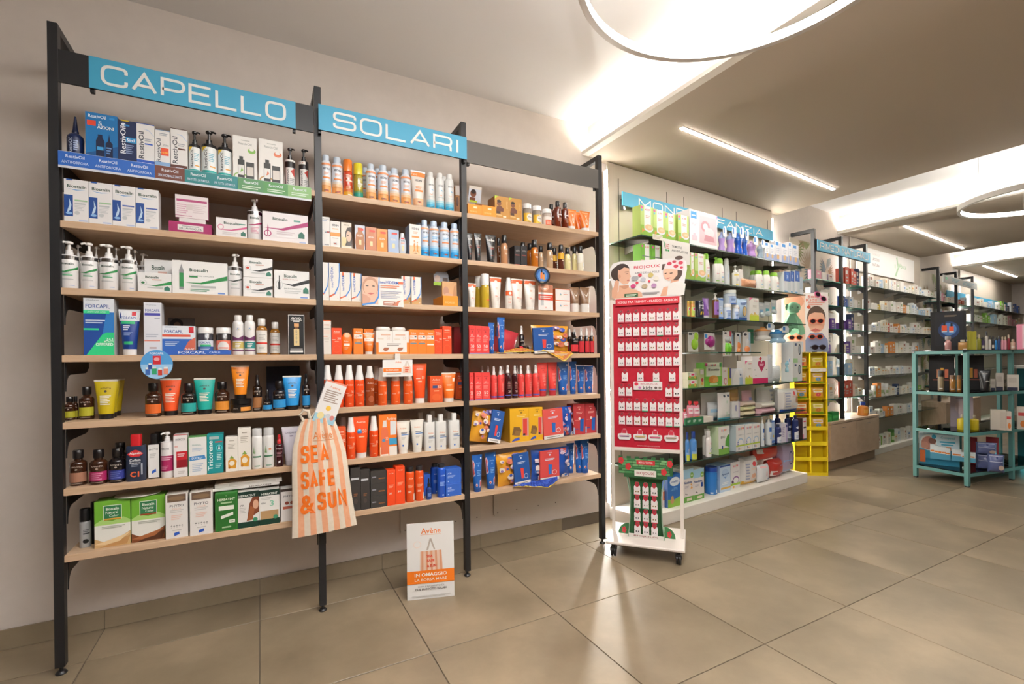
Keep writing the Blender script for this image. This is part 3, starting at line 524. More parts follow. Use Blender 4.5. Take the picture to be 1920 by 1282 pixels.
S('tree_box', 'box', 'shampoo_box', 'box', 'white box with gold honeycomb picture', '#ebe6dd', [P([(.2, .1), (.8, .08), (.9, .3), (.55, .4), (.2, .32)], '#d8992f'), C(.5, .24, .22, .07, '#efe4cf'), P([(.3, .38), (.5, .46), (.68, .38)], '#7fa04a'), Ln(.2, .66, .8, .8, 4, '#b9b2a6'), Ln(.3, .88, .7, .9, 1, '#a39a8c'), C(.3, .12, .1, .03, '#b87420')], d=.05)
for nm, dd, sq in (('oat_can', 'one green leaf print', '#7fae62'), ('oat_can2', 'orange square print', '#d98a5a')):
    S(nm, 'can', 'dry_shampoo_can', 'can', f'white dry shampoo can with {dd}', '#e9e8e5', [P([(.2, .5), (.3, .5), (.26, .75)], '#6a9a58'), P([(.3, .48), (.38, .5), (.36, .66)], '#8fb47c'), R(.15, .36, .8, .41, '#3f7a58'), R(.5, .58, .68, .64, sq if nm == 'oat_can2' else '#e9e8e5'), Ln(.3, .06, .7, .1, 1, '#8fae9c')], cap='#cfcfcf', hb=.76, cr=.9)
S('red_serum', 'spray', 'serum_bottle', 'bottle', 'dark red serum bottle with red cap', '#3b1219', [T('PHYTO', .5, .8, .6, .06, '#d9cfd0'), Ln(.25, .45, .75, .65, 4, '#8f6a70'), P([(.4, .14), (.6, .18), (.58, .28), (.4, .22)], '#d9d6d8')], cap='#cf2a30', hb=.7)
S('caud_tube', 'tube', 'hair_care_tube', 'tube', 'pale lilac tube beside striped bag', '#dcd8e4', [T('CAUDALIE', .45, .86, .6, .05, '#6d6478'), Ln(.4, .74, .6, .78, 1, '#8f869a')], crimp='#e6e3ea', cap='#d0ccd8')
# bottom shelf
S('silver_can', 'can', 'hairspray_can', 'can', 'silver spray can with black cap', '#a8a8a8', [R(.45, .55, .9, .6, '#3a3a3c'), C(.62, .25, .2, .09, '#1c1c1e'), Ln(.45, .65, .85, .75, 2, '#5a5a5c')], cap='#161618', hb=.62, cr=.98)
S('black_can', 'can', 'hairspray_can', 'can', 'black spray can behind silver can', '#1b1b1d', [], cap='#131315', hb=.66, cr=.98)
def nat(nm, dd, c1, c2, c3):
    S(nm, 'box', 'hair_dye_box', 'box', f'green and white dye box with {dd} hair', '#ebebe4', [R(0, .52, 1, 1, '#6fae35'), P([(.0, .52), (.2, .6), (.5, .55), (.8, .62), (1, .54), (1, .48), (0, .48)], '#a7cf74'), P([(0, 0), (1, 0), (1, .3), (.8, .22), (.55, .16), (.3, .1), (.0, .2)], c1), P([(.1, 0), (.9, .02), (1, .2), (.7, .14), (.4, .06)], c2), P([(.0, .08), (.3, .05), (.7, .1), (1, .27), (.7, .2), (.3, .13)], c3), R(.24, .58, .76, .9, '#dfe6d4'), R(.26, .6, .74, .885, '#2f7a4c'), T('Bioscalin', .5, .82, .36, .06, '#e9f0e6', 0, .02), T('Natural', .48, .74, .34, .06, '#e9f0e6'), T('Color', .54, .67, .26, .05, '#e9f0e6'), R(.26, .58, .74, .615, '#c99a3a' if dd == 'blond' else '#9c4a26'), Ln(.2, .4, .85, .45, 2, '#b5b8ac')], sc='#5c8f2e', d=.07)
nat('nat_blond', 'blond', '#c9a474', '#b98c58', '#e3c79a'); nat('nat_brown', 'brown', '#7a4526', '#4d2a18', '#a3653c')
S('phyto_col', 'box', 'hair_dye_box', 'box', 'white dye box with dark hair swatch', '#eae6e2', [R(.08, .82, .92, .99, '#6b5646'), C(.5, .9, .38, .05, '#83694f'), T('PHYTO', .5, .73, .62, .06, '#55585e'), T('COLOR', .5, .665, .4, .035, '#e6b9a8'), Ln(.2, .58, .8, .64, 2, '#d0ccc8'), Ln(.25, .42, .75, .52, 3, '#ecc9bc'), T('* * * * *', .5, .26, .56, .08, '#5f625f', 0, .02), Ln(.3, .17, .7, .19, 1, '#c9c5c0'), P([(.38, .05), (.62, .08), (.6, .14), (.38, .12)], '#2456b8')], sc='#d3cdc4', d=.06)
S('herb_green', 'box', 'hair_dye_box', 'box', 'dark green dye box', '#2f7a2e', [R(.06, .04, .94, .96, '#276b28'), T('HERBATINT', .5, .83, .78, .06, '#e6ecd8', 0, .02), R(.16, .55, .84, .66, '#e9ecdf'), P([(.25, .32), (.8, .4), (.8, .48), (.25, .4)], '#e9ecdf'), Ln(.25, .72, .75, .76, 1, '#a9c79a'), R(.62, .2, .88, .28, '#e9ecdf'), T('10N', .75, .24, .18, .04, '#276b28'), T('C', .5, .93, .06, .03, '#b9d0a8'), Ln(.3, .08, .7, .12, 1, '#a9c79a')], d=.06)
S('herb_7r', 'box', 'hair_dye_box', 'box', 'white dye box with red haired woman', '#e6e3de', [R(0, .83, 1, 1, '#123028'), T('HERBATINT', .44, .885, .8, .06, '#e6ece4', 0, .02), P([(.45, .3), (.7, .3), (1, .4), (1, .83), (.7, .83), (.55, .66)], '#7a3f26'), C(.85, .62, .14, .13, '#d9a98c'), P([(.4, .18), (.7, .2), (.8, .5), (.6, .6), (.5, .38)], '#9c5a34'), R(0, 0, 1, .16, '#123a2c'), C(.82, .2, .12, .06, '#3f8a68'), T('7R', .2, .62, .2, .05, '#6a6d6a'), Ln(.08, .42, .4, .56, 4, '#c4c3be')], sc='#c9c6c0', d=.06)
S('herb_9n', 'box', 'hair_dye_box', 'box', 'white dye box with green number three', '#e8e6e1', [R(0, .83, 1, 1, '#123028'), T('HERBATINT', .5, .885, .8, .06, '#e6ece4', 0, .02), T('3', .62, .6, .2, .16, '#7fc0a0'), R(.06, .16, .94, .4, '#b08d62'), R(0, 0, 1, .16, '#123a2c'), C(.8, .2, .12, .06, '#3f8a68'), T('9N', .2, .62, .2, .05, '#6a6d6a'), Ln(.1, .72, .6, .78, 2, '#c4c3be')], sc='#c9c6c0', d=.06)
S('phyto_red', 'box', 'hair_dye_box', 'box', 'white dye box with brick red band', '#e6e1de', [T('PHYTO', .45, .77, .62, .06, '#6a6a70'), R(.1, .38, .9, .46, '#b9624e'), C(.3, .56, .1, .05, '#8a3a2a'), C(.55, .56, .1, .05, '#a3523a'), R(0, .92, 1, 1, '#3a2c28')], d=.06)
# second bay sun care
S('isd_can', 'can', 'sunscreen_can', 'can', 'white and peach sunscreen spray can', '#dfe2ea', [R(0, 0, 1, .28, '#eea863'), R(0, .28, 1, .36, '#ecc39a'), R(0, .36, 1, .43, '#e6d6c6'), T('ISDIN', .5, .81, .5, .065, '#4a4a50', 0, .02), R(.22, .5, .78, .55, '#ee8f4c'), Ln(.3, .62, .7, .7, 3, '#f0b89a'), R(.3, .08, .7, .095, '#33343a'), R(.3, .115, .7, .13, '#33343a'), R(.42, .095, .6, .115, '#e0552a'), R(0, .93, 1, .99, '#ee9a68'), Ln(.2, .24, .8, .25, 1, '#b98a5c')], cap='#c9d4e2')
S('isd_bi_o', 'bottle', 'sun_oil_bottle', 'bottle', 'red orange two-phase sun bottle', '#c9431f', [R(0, 0, 1, .2, '#d8a32a'), R(0, .2, 1, .34, '#d06a22'), Ln(.3, .74, .8, .86, 3, '#f2d8c6'), R(.3, .6, .85, .66, '#f0d9c8'), Ln(.3, .3, .75, .42, 3, '#e9b48c'), R(.45, .06, .8, .1, '#f2e6da')], cap='#ee7f2a', hb=.68, ch=.69, cr=.94, nk=.9, ct=1)
S('isd_bi_y', 'bottle', 'sun_oil_bottle', 'bottle', 'yellow green two-phase sun bottle', '#a89a32', [R(0, 0, 1, .24, '#138a78'), R(0, .24, 1, .3, '#5f9250'), T('ISDIN', .62, .84, .4, .06, '#f0efe0', 0, .02), R(.4, .6, .85, .66, '#f0efe0'), Ln(.4, .5, .75, .58, 2, '#dfe0c0')], cap='#ddd02e', hb=.66, ch=.68, cr=.94, nk=.9, ct=1)
S('isd_tube', 'tube', 'sunscreen_tube', 'tube', 'large white and orange sunscreen tube', '#e6dcd2', [R(0, .86, 1, 1, '#ef8a3c'), T('250', .28, .92, .3, .05, '#f6dcc6'), T('ISDIN', .5, .74, .5, .055, '#4a4a50', 0, .02), R(.18, .4, .84, .46, '#ee8f4c'), Ln(.25, .5, .75, .56, 2, '#f0a878'), R(0, 0, 1, .2, '#eebd92'), R(.32, .06, .7, .075, '#33343a'), R(.32, .095, .7, .11, '#33343a'), R(.42, .075, .6, .095, '#e0552a')], crimp='#d8dde6', cap='#ecc7a8', ch=.06)
S('isd_blue', 'can', 'sunscreen_can', 'can', 'white and aqua after-sun can', '#e8e8e6', [R(0, 0, 1, .16, '#3fb2da'), R(0, .16, 1, .24, '#7cc6dd'), R(0, .24, 1, .31, '#b6dae2'), T('ISDIN', .5, .8, .42, .05, '#7a7c82', 0, .02), P([(.5, .66), (.8, .62), (.5, .63)], '#5bb6de'), C(.5, .5, .09, .04, '#e6a37c'), C(.5, .51, .07, .03, '#e8e8e6'), R(.3, .05, .7, .065, '#2f5a6a'), R(.3, .085, .7, .1, '#2f5a6a'), Ln(.25, .4, .8, .42, 1, '#c4cccc')], cap='#ecebe8', hb=.8, cr=.66)
S('brown_card', 'box', 'display_card', 'card', 'narrow brown and white display card', '#a8703a', [R(0, .7, 1, 1, '#e3ddd6'), C(.4, .5, .3, .15, '#5a3420')], d=.02)
S('eryf_box', 'box', 'sunscreen_box', 'box', 'slim white box with navy stripes', '#e7e4e0', [T('Eryfotona', .5, .92, .8, .05, '#7d8592'), R(.1, .855, .7, .88, '#a9b4c8'), R(.5, .5, 1, .52, '#33405a'), R(.5, .46, 1, .48, '#33405a'), R(.7, .48, .95, .5, '#e0552a'), Ln(.12, .38, .4, .55, 6, '#c4c8d0'), T('ISDIN', .68, .06, .4, .03, '#4a5a7a', 0, .02)], d=.045)
S('isd_box', 'box', 'sunscreen_box', 'box', 'white sunscreen box with orange band', '#e9e5e1', [T('ISDIN', .5, .84, .64, .08, '#4a4a50', 0, .02), R(0, .42, 1, .56, '#ee9a4e'), Ln(.2, .68, .8, .72, 1, '#eebb98'), R(.3, .11, .66, .125, '#33343a'), R(.3, .15, .66, .165, '#33343a'), R(.4, .125, .56, .15, '#e0552a'), Ln(.2, .33, .8, .36, 1, '#b9b5b0')], d=.045)
S('isd_face', 'box', 'sunscreen_box', 'box', 'cream box with grey portrait of woman', '#e8dfce', [P([(.42, .1), (1, .1), (1, .85), (.62, .78), (.4, .6)], '#5a534f'), C(.74, .48, .26, .22, '#d9bca6'), P([(.4, .62), (.6, .8), (1, .84), (1, .62), (.7, .68)], '#4a423e'), C(.66, .5, .06, .02, '#3a302c'), R(.05, .08, .5, .42, '#e3d3a0'), T('ISDIN', .5, .9, .5, .05, '#a39a8c', 0, .02), P([(.4, .1), (.55, .1), (.62, .25), (.45, .2)], '#3f3a38')], d=.045)
def fus(nm, dd, bx, bt, sc):
    S(nm, 'box', 'sunscreen_box', 'box', f'{dd} sunscreen box with bottle picture', bx, [P([(.12, .02), (.88, .02), (.98, .3), (.9, .62), (.75, .72), (.25, .72), (.1, .62), (.02, .3)], bt), R(.28, .72, .74, .9, bt), T('ISDIN', .5, .58, .5, .08, '#efe7df', 0, .02), R(.4, .22, .64, .42, '#e8d8a8'), R(.35, .8, .85, .88, '#d84a42')], d=.045, sc=sc)
fus('fus_tan', 'tan brown', '#c9d0de', '#b0774f', '#8c6a52'); fus('fus_rose', 'rose brown', '#c88a6c', '#c4805c', '#e0703a'); fus('fus_org', 'bright orange', '#e89a58', '#e88a2e', '#d8752a'); fus('fus_sky', 'pale blue', '#b4c4dc', '#a9bcd8', '#e07a3c')
S('fus_bot', 'oval', 'sunscreen_bottle', 'bottle', 'small white oval sunscreen bottle', '#cfd6e0', [T('ISDIN', .5, .78, .5, .08, '#4a4a50', 0, .02), R(.4, .2, .62, .5, '#e8d8a8'), R(.2, .88, .8, .97, '#d84a42'), Ln(.25, .6, .75, .68, 2, '#ee9a78')], cap='#dfe3e8')
S('isd_fam', 'box', 'sunscreen_box', 'box', 'large peach box with running family', '#e6e2df', [R(0, 0, 1, .3, '#efbe95'), T('ISDIN', .52, .86, .58, .07, '#4a4a50', 0, .02), R(.2, .56, .86, .62, '#ee8f4c'), P([(.3, .08), (.38, .2), (.34, .32), (.42, .42), (.5, .3), (.46, .2), (.56, .06), (.44, .14)], '#e8903f'), P([(.58, .08), (.64, .2), (.6, .3), (.68, .38), (.76, .28), (.72, .18), (.82, .06), (.7, .12)], '#e8903f'), C(.41, .45, .05, .025, '#e8903f'), C(.68, .41, .05, .025, '#e8903f'), R(.34, .04, .64, .055, '#33343a'), Ln(.3, .7, .72, .76, 2, '#f0b89a')], sc='#9fb6d6', d=.08)
S('isd_wet', 'can', 'sunscreen_can', 'can', 'white and bright blue sunscreen can', '#d6deea', [R(0, 0, 1, .22, '#2f9ede'), R(0, .22, 1, .3, '#79bce4'), R(0, .3, 1, .37, '#aecfe8'), T('ISDIN', .5, .82, .5, .06, '#4a4a50', 0, .02), R(.2, .5, .8, .55, '#ee9a68'), Ln(.25, .62, .75, .7, 2, '#7fc0e8'), R(.3, .08, .7, .095, '#33343a'), R(.3, .115, .7, .13, '#33343a'), R(.42, .095, .6, .115, '#e0552a'), R(0, .93, 1, .99, '#eeaa80')], cap='#bccfe6')
def vid(nm, dd, gold, tall):
    S(nm, 'box', 'cream_box', 'box', dd, '#e7e3dd', ([R(0, 0, 1, .25, '#c69a62'), P([(0, .25), (.6, .25), (0, .1)], '#e7e3dd')] if gold else [])+[T('neoVIDERM', .27, .62, .22, .56, '#2a5cb4', 1, .01), P([(.0, .12), (.5, .2), (.84, .4), (.93, .65), (.93, 1), (1, 1), (1, .62), (.9, .36), (.55, .16), (0, .07)], '#3f86d0'), P([(0, .12), (.45, .19), (.55, .16), (0, .07)], '#d9683c'), R(.18, .88, .34, 1, '#d9683c' if not tall else '#e7e3dd'), C(.8, .06, .05, .02, '#d3cfc8')], sc='#cfcac2', d=.05)
vid('vid_box', 'tall white skin cream box', 0, 1); vid('vid_small', 'short white skin cream box', 0, 0); vid('vid_gold', 'white and gold skin cream box', 1, 0)
S('inca_tray', 'box', 'display_tray', 'box', 'orange counter display box', '#e8931f', [T('INCAROSE', .45, .35, .6, .18, '#f2c890')], d=.16)
S('inca_pack', 'box', 'body_care_pack', 'box', 'tan pack with reclining body picture', '#d8a878', [C(.25, .62, .2, .18, '#b98c74'), P([(.05, .45), (.5, .4), (.75, .3), (.7, .5), (.3, .55)], '#c9a48c'), P([(.7, .4), (.95, .4), (.9, .9), (.8, .8)], '#c48f62')], d=.02)
# sunscreen in orange
O1 = '#ef6a20'; O2 = '#e8491c'
S('av_slimbox', 'box', 'cream_box', 'box', 'slim white cream box with orange top', '#e6ddd4', [R(0, .98, 1, 1, '#ee6a2a'), T('Av\u00e8ne', .5, .87, .62, .05, '#e09a84'), R(.0, .52, .6, .535, '#e2683a'), Ln(.15, .75, .85, .77, 1, '#b9aea4'), R(.1, .6, .9, .72, '#ead6ca'), Ln(.15, .44, .85, .49, 2, '#c4bab0'), Ln(.3, .36, .7, .38, 1, '#c4bab0')], d=.04)
S('grey_slim', 'box', 'cream_box', 'box', 'slim grey box edge behind white box', '#9aa0ac', [], d=.04)
def avb(nm, dd, c, n, extra):
    S(nm, 'box', 'sunscreen_box', 'box', dd, c, [T('Av\u00e8ne', .5, .86, .6, .07, '#f6d9c8'), Ln(.2, .76, .8, .78, 1, '#f0a27a')]+extra, d=.045)
avb('av_box30', 'red orange sunscreen box', O2, 30, [T('30', .74, .6, .34, .09, '#f4d2c2'), R(.02, .545, .38, .56, '#f6ddd0'), C(.5, .2, .38, .14, '#e6562a'), C(.5, .2, .32, .11, O2), Ln(.3, .48, .7, .5, 1, '#f2b49a')])
avb('av_box50', 'bright orange sunscreen box with white label', '#ee7f24', 50, [R(.04, .6, .94, .76, '#ece4dc'), T('50+', .3, .68, .44, .09, '#e8823a'), R(.62, .68, .84, .73, '#5a5a66'), R(.1, .41, .86, .46, '#6f8a9a'), Ln(.3, .5, .7, .52, 1, '#f4b784')])
avb('av_box50w', 'orange sunscreen box with pale stripe', '#ee7f24', 50, [R(.04, .6, .94, .76, '#ece4dc'), T('50+', .3, .68, .44, .09, '#e8823a'), R(.1, .36, .9, .42, '#efe4d8'), R(.62, .68, .84, .73, '#5a5a66')])
avb('av_boxd', 'deep orange sunscreen box', '#dd5522', 50, [R(.2, .54, .58, .64, '#3a4a7a'), T('50', .76, .59, .3, .1, '#f4cdb8'), Ln(.3, .42, .7, .46, 1, '#f0a27a'), C(.5, .2, .36, .13, '#e2622e')])
S('av_oval', 'oval', 'sunscreen_bottle', 'bottle', 'orange oval sunscreen bottle', '#ef7420', [T('Av\u00e8ne', .4, .62, .42, .08, '#f8dcc6'), R(.2, .4, .72, .52, '#efe6de'), Ln(.25, .22, .6, .34, 3, '#f6c096'), C(.5, .93, .4, .12, '#d8a478')], cap='#d8a478', hb=.96)
S('av_tubec', 'tube', 'sunscreen_tube', 'tube', 'small orange sunscreen tube with white label', '#ee7a28', [R(.02, .58, .98, .76, '#ece4dc'), T('50+', .42, .67, .4, .09, '#e8823a'), R(.2, .36, .8, .42, '#e0a078'), T('Av\u00e8ne', .5, .86, .5, .06, '#f6d9c8')], crimp='#e9e3dc', cap='#ece8e4')
S('av_duo', 'box', 'compact_box', 'box', 'wide white and orange compact powder display', '#ece7e1', [R(0, 0, 1, .5, '#ef8222'), R(.07, .08, .93, 1, '#ece7e1'), R(.495, .5, .505, 1, '#cfc8c0'), Ln(.14, .8, .42, .86, 1, '#e2b8a0'), Ln(.58, .8, .88, .86, 1, '#e2b8a0'), R(.05, .64, .22, .66, '#d9c29a'), R(.55, .64, .72, .66, '#d9c29a'), T('50', .36, .68, .1, .14, '#e3d2c6'), T('50', .86, .68, .1, .14, '#e3d2c6'), Ln(.32, .36, .74, .46, 2, '#9a8f88'), P([(.2, .2), (.26, .12), (.34, .16), (.39, .28), (.24, .28)], '#a8664a'), P([(.63, .2), (.69, .12), (.77, .16), (.82, .28), (.67, .28)], '#a8664a')], d=.07)
S('dark_red_box', 'box', 'sun_box', 'box', 'dark red box in shadow beside post', '#8c1218', [], d=.08)
S('av_mist', 'mist', 'sunscreen_spray', 'bottle', 'orange spray bottle with tapered white cap', '#ea4f1c', [T('Av\u00e8ne', .5, .82, .5, .06, '#f6d0bc'), T('30', .72, .56, .26, .1, '#f2bca2'), R(.12, .5, .45, .515, '#f8e2d6'), Ln(.3, .4, .7, .46, 2, '#f0a482'), Ln(.4, .1, .6, .12, 1, '#f0a482')])
S('av_mist2', 'mist', 'sunscreen_spray', 'bottle', 'lighter orange sunscreen spray bottle', '#ea5c20', [T('Av\u00e8ne', .5, .82, .5, .06, '#f6d0bc'), T('30', .72, .5, .26, .1, '#f2bca2'), R(.12, .45, .45, .465, '#f8e2d6'), Ln(.4, .1, .6, .12, 1, '#f0a482')], cap='#ecdcd2')
S('av_oil', 'mist', 'sun_oil_spray', 'bottle', 'translucent brown sun oil spray', '#9a4520', [T('Av\u00e8ne', .5, .82, .5, .06, '#f0cdb8'), T('30', .68, .58, .3, .1, '#e6b296'), R(.1, .53, .4, .545, '#f4dccf'), C(.55, .24, .24, .12, '#a85530')], m=glassy, cap='#e9e4df', hb=.7)
S('av_tube50', 'tube', 'sunscreen_tube', 'tube', 'tall orange sunscreen tube with white cap', '#ec521e', [T('Av\u00e8ne', .5, .88, .5, .05, '#f6d0bc'), R(.16, .58, .5, .595, '#f8e2d6'), T('50', .74, .62, .24, .09, '#f2bca2'), Ln(.3, .48, .6, .52, 1, '#f0a482')], crimp='#e9683a')
S('av_tubew', 'tube', 'sunscreen_tube', 'tube', 'short orange sunscreen tube with white cap', '#ee7426', [R(.76, .68, .94, .82, '#ece4dc'), T('Av\u00e8ne', .45, .88, .45, .06, '#f6d9c8'), R(.15, .3, .85, .36, '#f0c4a0'), Ln(.25, .5, .7, .56, 2, '#f4b184')], crimp='#e9dfd4')
S('av_kid', 'tube', 'sunscreen_tube', 'tube', 'orange children sunscreen tube with blue fish', '#ec521e', [T('Av\u00e8ne', .48, .88, .6, .05, '#f6d0bc'), T('50', .72, .62, .3, .11, '#f2bca2'), C(.35, .62, .17, .06, '#2f8ac0'), C(.35, .66, .1, .03, '#7fc0e0'), R(.2, .56, .5, .6, '#3a6aa8'), Ln(.25, .44, .7, .48, 1, '#f0a482')], crimp='#e9683a')
S('av_set', 'box', 'sunscreen_set', 'box', 'orange children sunscreen gift box', '#ee7a24', [T('Av\u00e8ne', .68, .9, .56, .08, '#f6d9c8'), R(.04, 0, .5, .22, '#ecd9cc'), P([(.08, .04), (.5, .04), (.5, .6), (.42, .7), (.4, .84), (.2, .84), (.18, .7), (.08, .6)], '#e2714a'), P([(.18, .7), (.42, .7), (.4, .86), (.22, .86)], '#e9e2dc'), R(.62, .5, .96, .84, '#dfe2e4'), R(.55, .26, 1, .42, '#3f9ac4'), T('30', .42, .42, .14, .07, '#f2c4ac'), R(.55, 0, 1, .22, '#ece2d8'), C(.24, .38, .1, .04, '#5a86a8')], d=.05)
S('av_after', 'tube', 'after_sun_tube', 'tube', 'white after-sun tube', '#e9e4da', [T('Av\u00e8ne', .48, .78, .5, .055, '#e8a078'), R(.3, .54, .95, .57, '#3f7ac0'), Ln(.3, .6, .85, .64, 2, '#4a5a78'), Ln(.28, .4, .7, .48, 3, '#c4beb4'), C(.38, .18, .08, .035, '#3a72c4')], crimp='#e3ded4', cap='#ebe7e0', ch=.1)
S('av_milk', 'flat', 'after_sun_bottle', 'bottle', 'white after-sun lotion bottle', '#e6e5e1', [T('Av\u00e8ne', .55, .62, .5, .06, '#e8a078'), R(.35, .44, .95, .46, '#3f7ac0'), Ln(.35, .48, .85, .53, 2, '#4a5a78'), Ln(.3, .3, .75, .38, 3, '#c8c6c0'), C(.45, .14, .08, .03, '#3a72c4')], cap='#eae8e4', d=.036, hb=.8, cr=.44)
S('acm_tall', 'box', 'skincare_box', 'box', 'tall charcoal skincare box with white stripe', '#3a3634', [R(.05, .72, .85, .77, '#c9ccd0'), Ln(.3, .34, .7, .4, 2, '#8a5a34'), C(.5, .22, .2, .06, '#4a423c')], sc='#2c2927', d=.05)
S('acm_low', 'box', 'skincare_box', 'box', 'low charcoal skincare box in stack of three', '#3b3836', [R(.1, .45, .34, .55, '#8c9098'), Ln(.5, .3, .9, .4, 1, '#8a5a34')], sc='#2c2927', d=.06)
S('acs_box', 'box', 'sunscreen_box', 'box', 'vivid orange red tall sun box', '#ee4a1a', [T('30', .4, .34, .36, .05, '#f6dccf', 0, .02), Ln(.2, .5, .8, .58, 3, '#f4a487'), T('ACM', .5, .9, .5, .03, '#f6c4ae')], d=.05)
S('acs_can', 'can', 'sunscreen_can', 'can', 'vivid orange sun can with black cap', '#e8551e', [T('30', .36, .36, .3, .07, '#f6dccf', 0, .02), Ln(.2, .52, .75, .6, 3, '#f6b290'), T('ACM', .5, .84, .4, .05, '#f6c4ae'), R(.72, .05, .95, .28, '#e6ddd6')], cap='#2c2a2c', hb=.8, cr=.78)
S('acb_box', 'box', 'skincare_box', 'box', 'blue skincare box behind dropper', '#2c5cb8', [], d=.05)
S('acb_drop', 'drop', 'serum_bottle', 'bottle', 'small blue dropper serum bottle', '#123f8c', [Ln(.25, .3, .75, .6, 4, '#7fa0dc')], cap='#141418')
S('acb_can', 'can', 'skincare_can', 'can', 'royal blue can with black cap', '#1f55c0', [T('ACM', .5, .8, .4, .05, '#c4d6f4'), Ln(.25, .42, .7, .56, 4, '#9ab8ec'), C(.5, .08, .06, .03, '#c4d6f4')], cap='#2a2a2e', hb=.82, cr=.72)
S('acb_sq', 'box', 'skincare_box', 'box', 'royal blue square skincare box', '#3566c4', [T('ACM', .22, .7, .24, .1, '#dbe6f8'), Ln(.1, .4, .6, .56, 3, '#a4bcec'), C(.14, .18, .04, .04, '#c4d6f4')], d=.07)
# third bay
S('inca_tray2', 'box', 'display_tray', 'box', 'orange open display tray', '#ef9420', [T('INCAROSE', .4, .3, .5, .14, '#f6c884'), R(.4, .62, .66, .8, '#f0dcb4')], d=.12)
S('inca_man', 'box', 'tanning_box', 'box', 'golden box with picture of tanned man', '#c08a3c', [P([(0, 1), (.25, 1), (0, .86)], '#b6cc3a'), C(.3, .68, .16, .1, '#7c4a30'), C(.3, .78, .15, .06, '#2c1a12'), P([(.08, .34), (.6, .34), (.62, .48), (.42, .58), (.16, .56)], '#6a3a26'), R(.1, .24, .4, .34, '#4a3020'), R(.58, .1, .8, .17, '#ecdfc8'), Ln(.82, .5, .9, .8, 6, '#e0b878'), Ln(.1, .16, .5, .2, 1, '#e0b878')], sc='#8a5f2a', d=.09)
for nm, c1, dd in (('gum_yel', '#e8b82e', 'yellow'), ('gum_red', '#e3643a', 'orange red')):
    S(nm, 'jar', 'gummy_jar', 'jar', f'gummy jar with {dd} label', '#8f8478' if nm == 'gum_yel' else '#b8a79c', [R(0, .0, 1, .72, c1), C(.62, .42, .3, .27, '#e9e4d6'), R(.4, .4, .85, .46, '#9a9488'), R(0, .0, 1, .06, '#5a4a34')] if nm == 'gum_yel' else [R(0, 0, 1, .78, '#e6ddd6'), R(.2, .02, .95, .5, c1), Ln(.3, .12, .85, .38, 4, '#f0b49a')], m=glassy, hb=.76)
S('brn_bot', 'bottle', 'tanning_oil_bottle', 'bottle', 'reddish brown tanning oil bottle', '#6a2812', [Ln(.35, .62, .8, .68, 1, '#e3d5cc'), Ln(.35, .3, .85, .5, 5, '#b98a74')], cap='#1e1a1a', hb=.74, ch=.8, cr=.56, nk=.45)
S('org_tube', 'tube', 'self_tan_tube', 'tube', 'bright orange tube with white figure', '#ef7a1e', [P([(.45, .15), (.55, .15), (.6, .45), (.52, .62), (.62, .8), (.5, .7), (.42, .8), (.44, .55), (.36, .4)], '#f6e4d0'), R(.15, .9, .85, .94, '#f6c090')], crimp='#ee8a3a', ch=.16)
S('soh_tube', 'tube', 'body_cream_tube', 'tube', 'matte black cream tube with white script', '#201f21', [T('sohe', .5, .82, .72, .12, '#e3e0dc', 0, .02), R(.2, .5, .8, .53, '#a8968c'), Ln(.3, .42, .7, .46, 1, '#8a3a34'), Ln(.35, .12, .65, .14, 1, '#9a3a34')], crimp='#1c1b1d', cap='#161517')
def soh(nm, c, dd, lab=(), m=glassy):
    S(nm, 'bottle', 'body_oil_bottle', 'bottle', f'{dd} oil bottle with black cap', c, [T('sohe', .62, .78, .4, .08, '#efe6da', 0, .02), Ln(.4, .5, .85, .56, 2, '#e6d2b8')]+list(lab), cap='#161416', hb=.66, ch=.72, cr=.78, nk=.7, cu=.9, m=m)
soh('soh_tan', '#c08a62', 'tan'); soh('soh_brn', '#6a3c22', 'brown'); soh('soh_org', '#b8681c', 'amber orange'); soh('soh_tan2', '#b99a78', 'beige'); soh('soh_duo', '#5a2c1c', 'yellow and maroon', [R(-.1, .62, 1.1, 1, '#d8a51e')]); soh('soh_pale', '#ded29a', 'pale yellow'); soh('soh_clear', '#e6e0c8', 'clear pale', [R(-.1, .5, 1.1, 1, '#e9e6da')])
S('soh_box', 'box', 'perfume_box', 'box', 'small black perfume box', '#242224', [T('sohe', .55, .75, .6, .12, '#8c8884', 0, .01), R(.15, .48, .85, .54, '#7a3a34'), R(.1, 0, .9, .03, '#c03a2a')], sc='#1a191a', d=.06)
S('so_tube', 'tube', 'sunscreen_tube', 'tube', 'white sunscreen tube with orange top', '#e9e2da', [R(0, .86, 1, 1, '#e2622e'), C(.5, .87, .14, .05, '#ece6de'), T('50', .42, .32, .22, .07, '#e2622e'), Ln(.45, .3, .85, .31, 1, '#e2622e'), Ln(.4, .58, .64, .64, 2, '#ecb89c'), Ln(.42, .16, .8, .26, 3, '#d3cbc2')], crimp='#ece6e0', cap='#ece8e2', ch=.1)
S('so_oil', 'bottle', 'tanning_oil_bottle', 'bottle', 'golden oil bottle with tall white cap', '#c8a832', [Ln(.5, .3, .85, .36, 1, '#d9683a'), Ln(.5, .12, .9, .2, 2, '#b58a20')], cap='#edeae6', hb=.66, ch=.66, cr=.98, nk=.95, ct=1)
S('so_spray', 'mist', 'sunscreen_spray', 'bottle', 'white sunscreen spray with orange band', '#e9e2da', [R(0, .72, 1, .98, '#e2622e'), C(.5, .85, .16, .08, '#ece6de'), T('50', .42, .34, .26, .08, '#e2622e'), Ln(.3, .5, .7, .58, 2, '#ecb89c'), Ln(.3, .12, .75, .26, 3, '#d3cbc2')], hb=.58)
